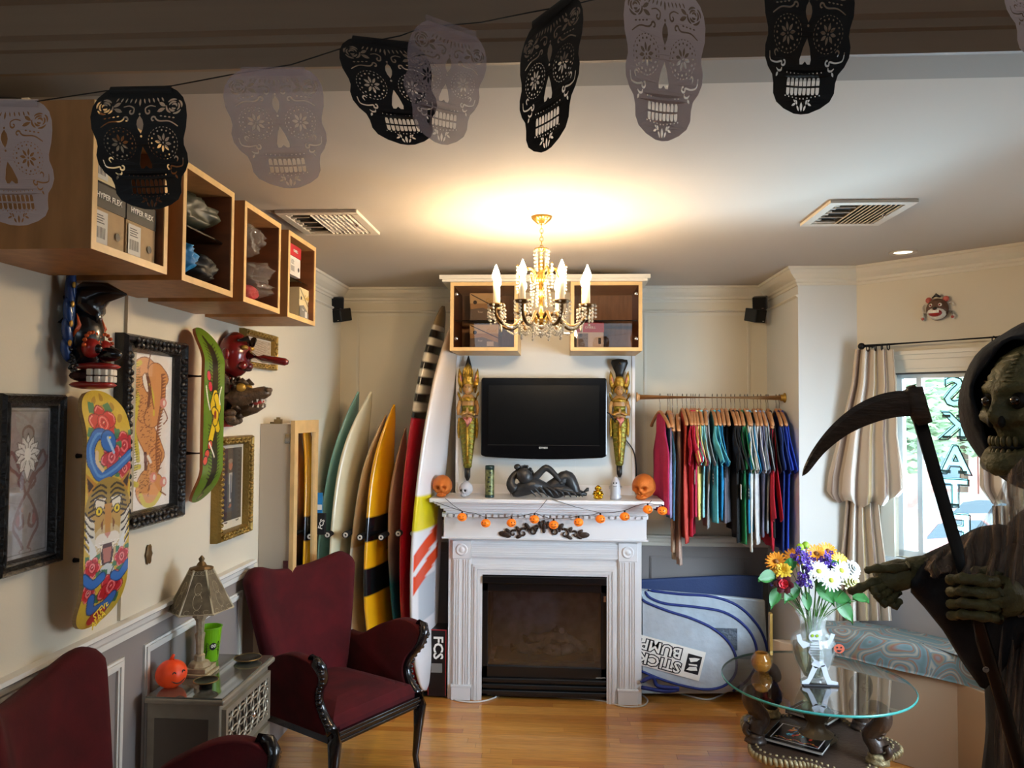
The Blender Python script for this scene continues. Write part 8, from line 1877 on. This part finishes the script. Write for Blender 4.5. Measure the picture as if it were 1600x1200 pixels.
def skull_card(cx, top, wpx, hpx, mat, label, tilt=0, bend=.03, shear=0, ph=0, dy=0):
    p = atY(cx, top, GY+dy); wx = wpx/FPX*(GY+.02); hz = hpx/FPX*(GY+.02); yaw = math.acos(min(1, wx/(S0*.96)))*(1 if ph % 2 == 0 else -1)
    me = skm.copy(); v = src_v.copy(); s = hz/1.22
    X_, Z_ = v[:, 0]*S0*.96/.96, v[:, 1]*s; off = v[:, 2]
    Yb = bend*np.cos(X_/S0*3.0)*np.abs(Z_/hz)**1.3 + .012*np.sin(Z_/hz*5+ph) + off
    xx = X_*math.cos(yaw); yy = X_*math.sin(yaw)+Yb; xx = xx+shear*Z_
    ct, st = math.cos(tilt), math.sin(tilt); x2 = xx*ct-Z_*st; z2 = xx*st+Z_*ct
    out = np.stack([x2, yy, z2], 1); me.vertices.foreach_set('co', out.ravel()); me.materials.clear(); me.materials.append(mat); me.update()
    o = bpy.data.objects.new('paper_skull', me); C.objects.link(o); o.location = p
    # the folded tab over the string
    MW[o.name] = Matrix.Translation(p)
    mb = MB()
    def f(u, v_): x = (u-.5)*.62*S0; return Vector((p.x+x*math.cos(yaw)*ct, p.y+x*math.sin(yaw)-.002-.004*math.sin(PI*v_), p.z+x*math.cos(yaw)*st+.003-.016*v_))
    mb.grid(6, 3, f); mb.build('folded_tab', o, mat, smooth=True)
    tag(o, label, 'paper decoration', 'paper skulls on the string')
    return p, yaw
cards = [(12, 158, 152, 198, wpa, 'white cut paper skull at the far left of the string', .02, .02, 0, 0), (222, 138, 153, 190, bmk, 'black cut paper skull, leftmost of the black ones', .03, .02, 0, 0),
         (428, 108, 150, 182, wpb, 'faint thin white paper skull between the two left black ones', .08, .03, -.02, 0), (598, 64, 130, 160, bmk, 'black paper skull overlapped by a white one', .16, .03, -.06, 0, .02),
         (706, 40, 108, 172, wpb, 'thin white paper skull overlapping a black one', .10, .04, .22, 2, -.01), (862, 14, 100, 210, bmk, 'narrow turned black paper skull in the middle of the string', .10, .03, .14, 1),
         (1038, -18, 135, 222, wpa, 'white paper skull right of the middle, torn at the bottom', .09, .04, .08, 0), (1262, -48, 148, 210, bmk, 'black paper skull at the upper right, top cut by the frame', .08, .03, .08, 0), (1618, -98, 150, 178, wpa, 'white paper skull cut off by the top right corner', .12, .03, 0, 2)]
ends = []
for c in cards:
    dy = c[10] if len(c) > 10 else 0
    skull_card(*c[:10], dy=dy)
pts = [atY(x, y, GY+.003) for x, y in ((-160, 190), (-50, 167), (60, 158), (165, 142), (270, 134), (365, 116), (455, 101), (545, 72), (625, 56), (662, 43), (752, 35), (830, 19), (905, 5), (975, -12), (1100, -26), (1200, -43), (1330, -58), (1450, -76), (1550, -92), (1700, -112))]
solo(MB().tube(pts, .0011, 6), 'bunting_string', M('black_thread', '0b0a0a', .6), 'thin black string carrying the paper skulls across the room', 'string')
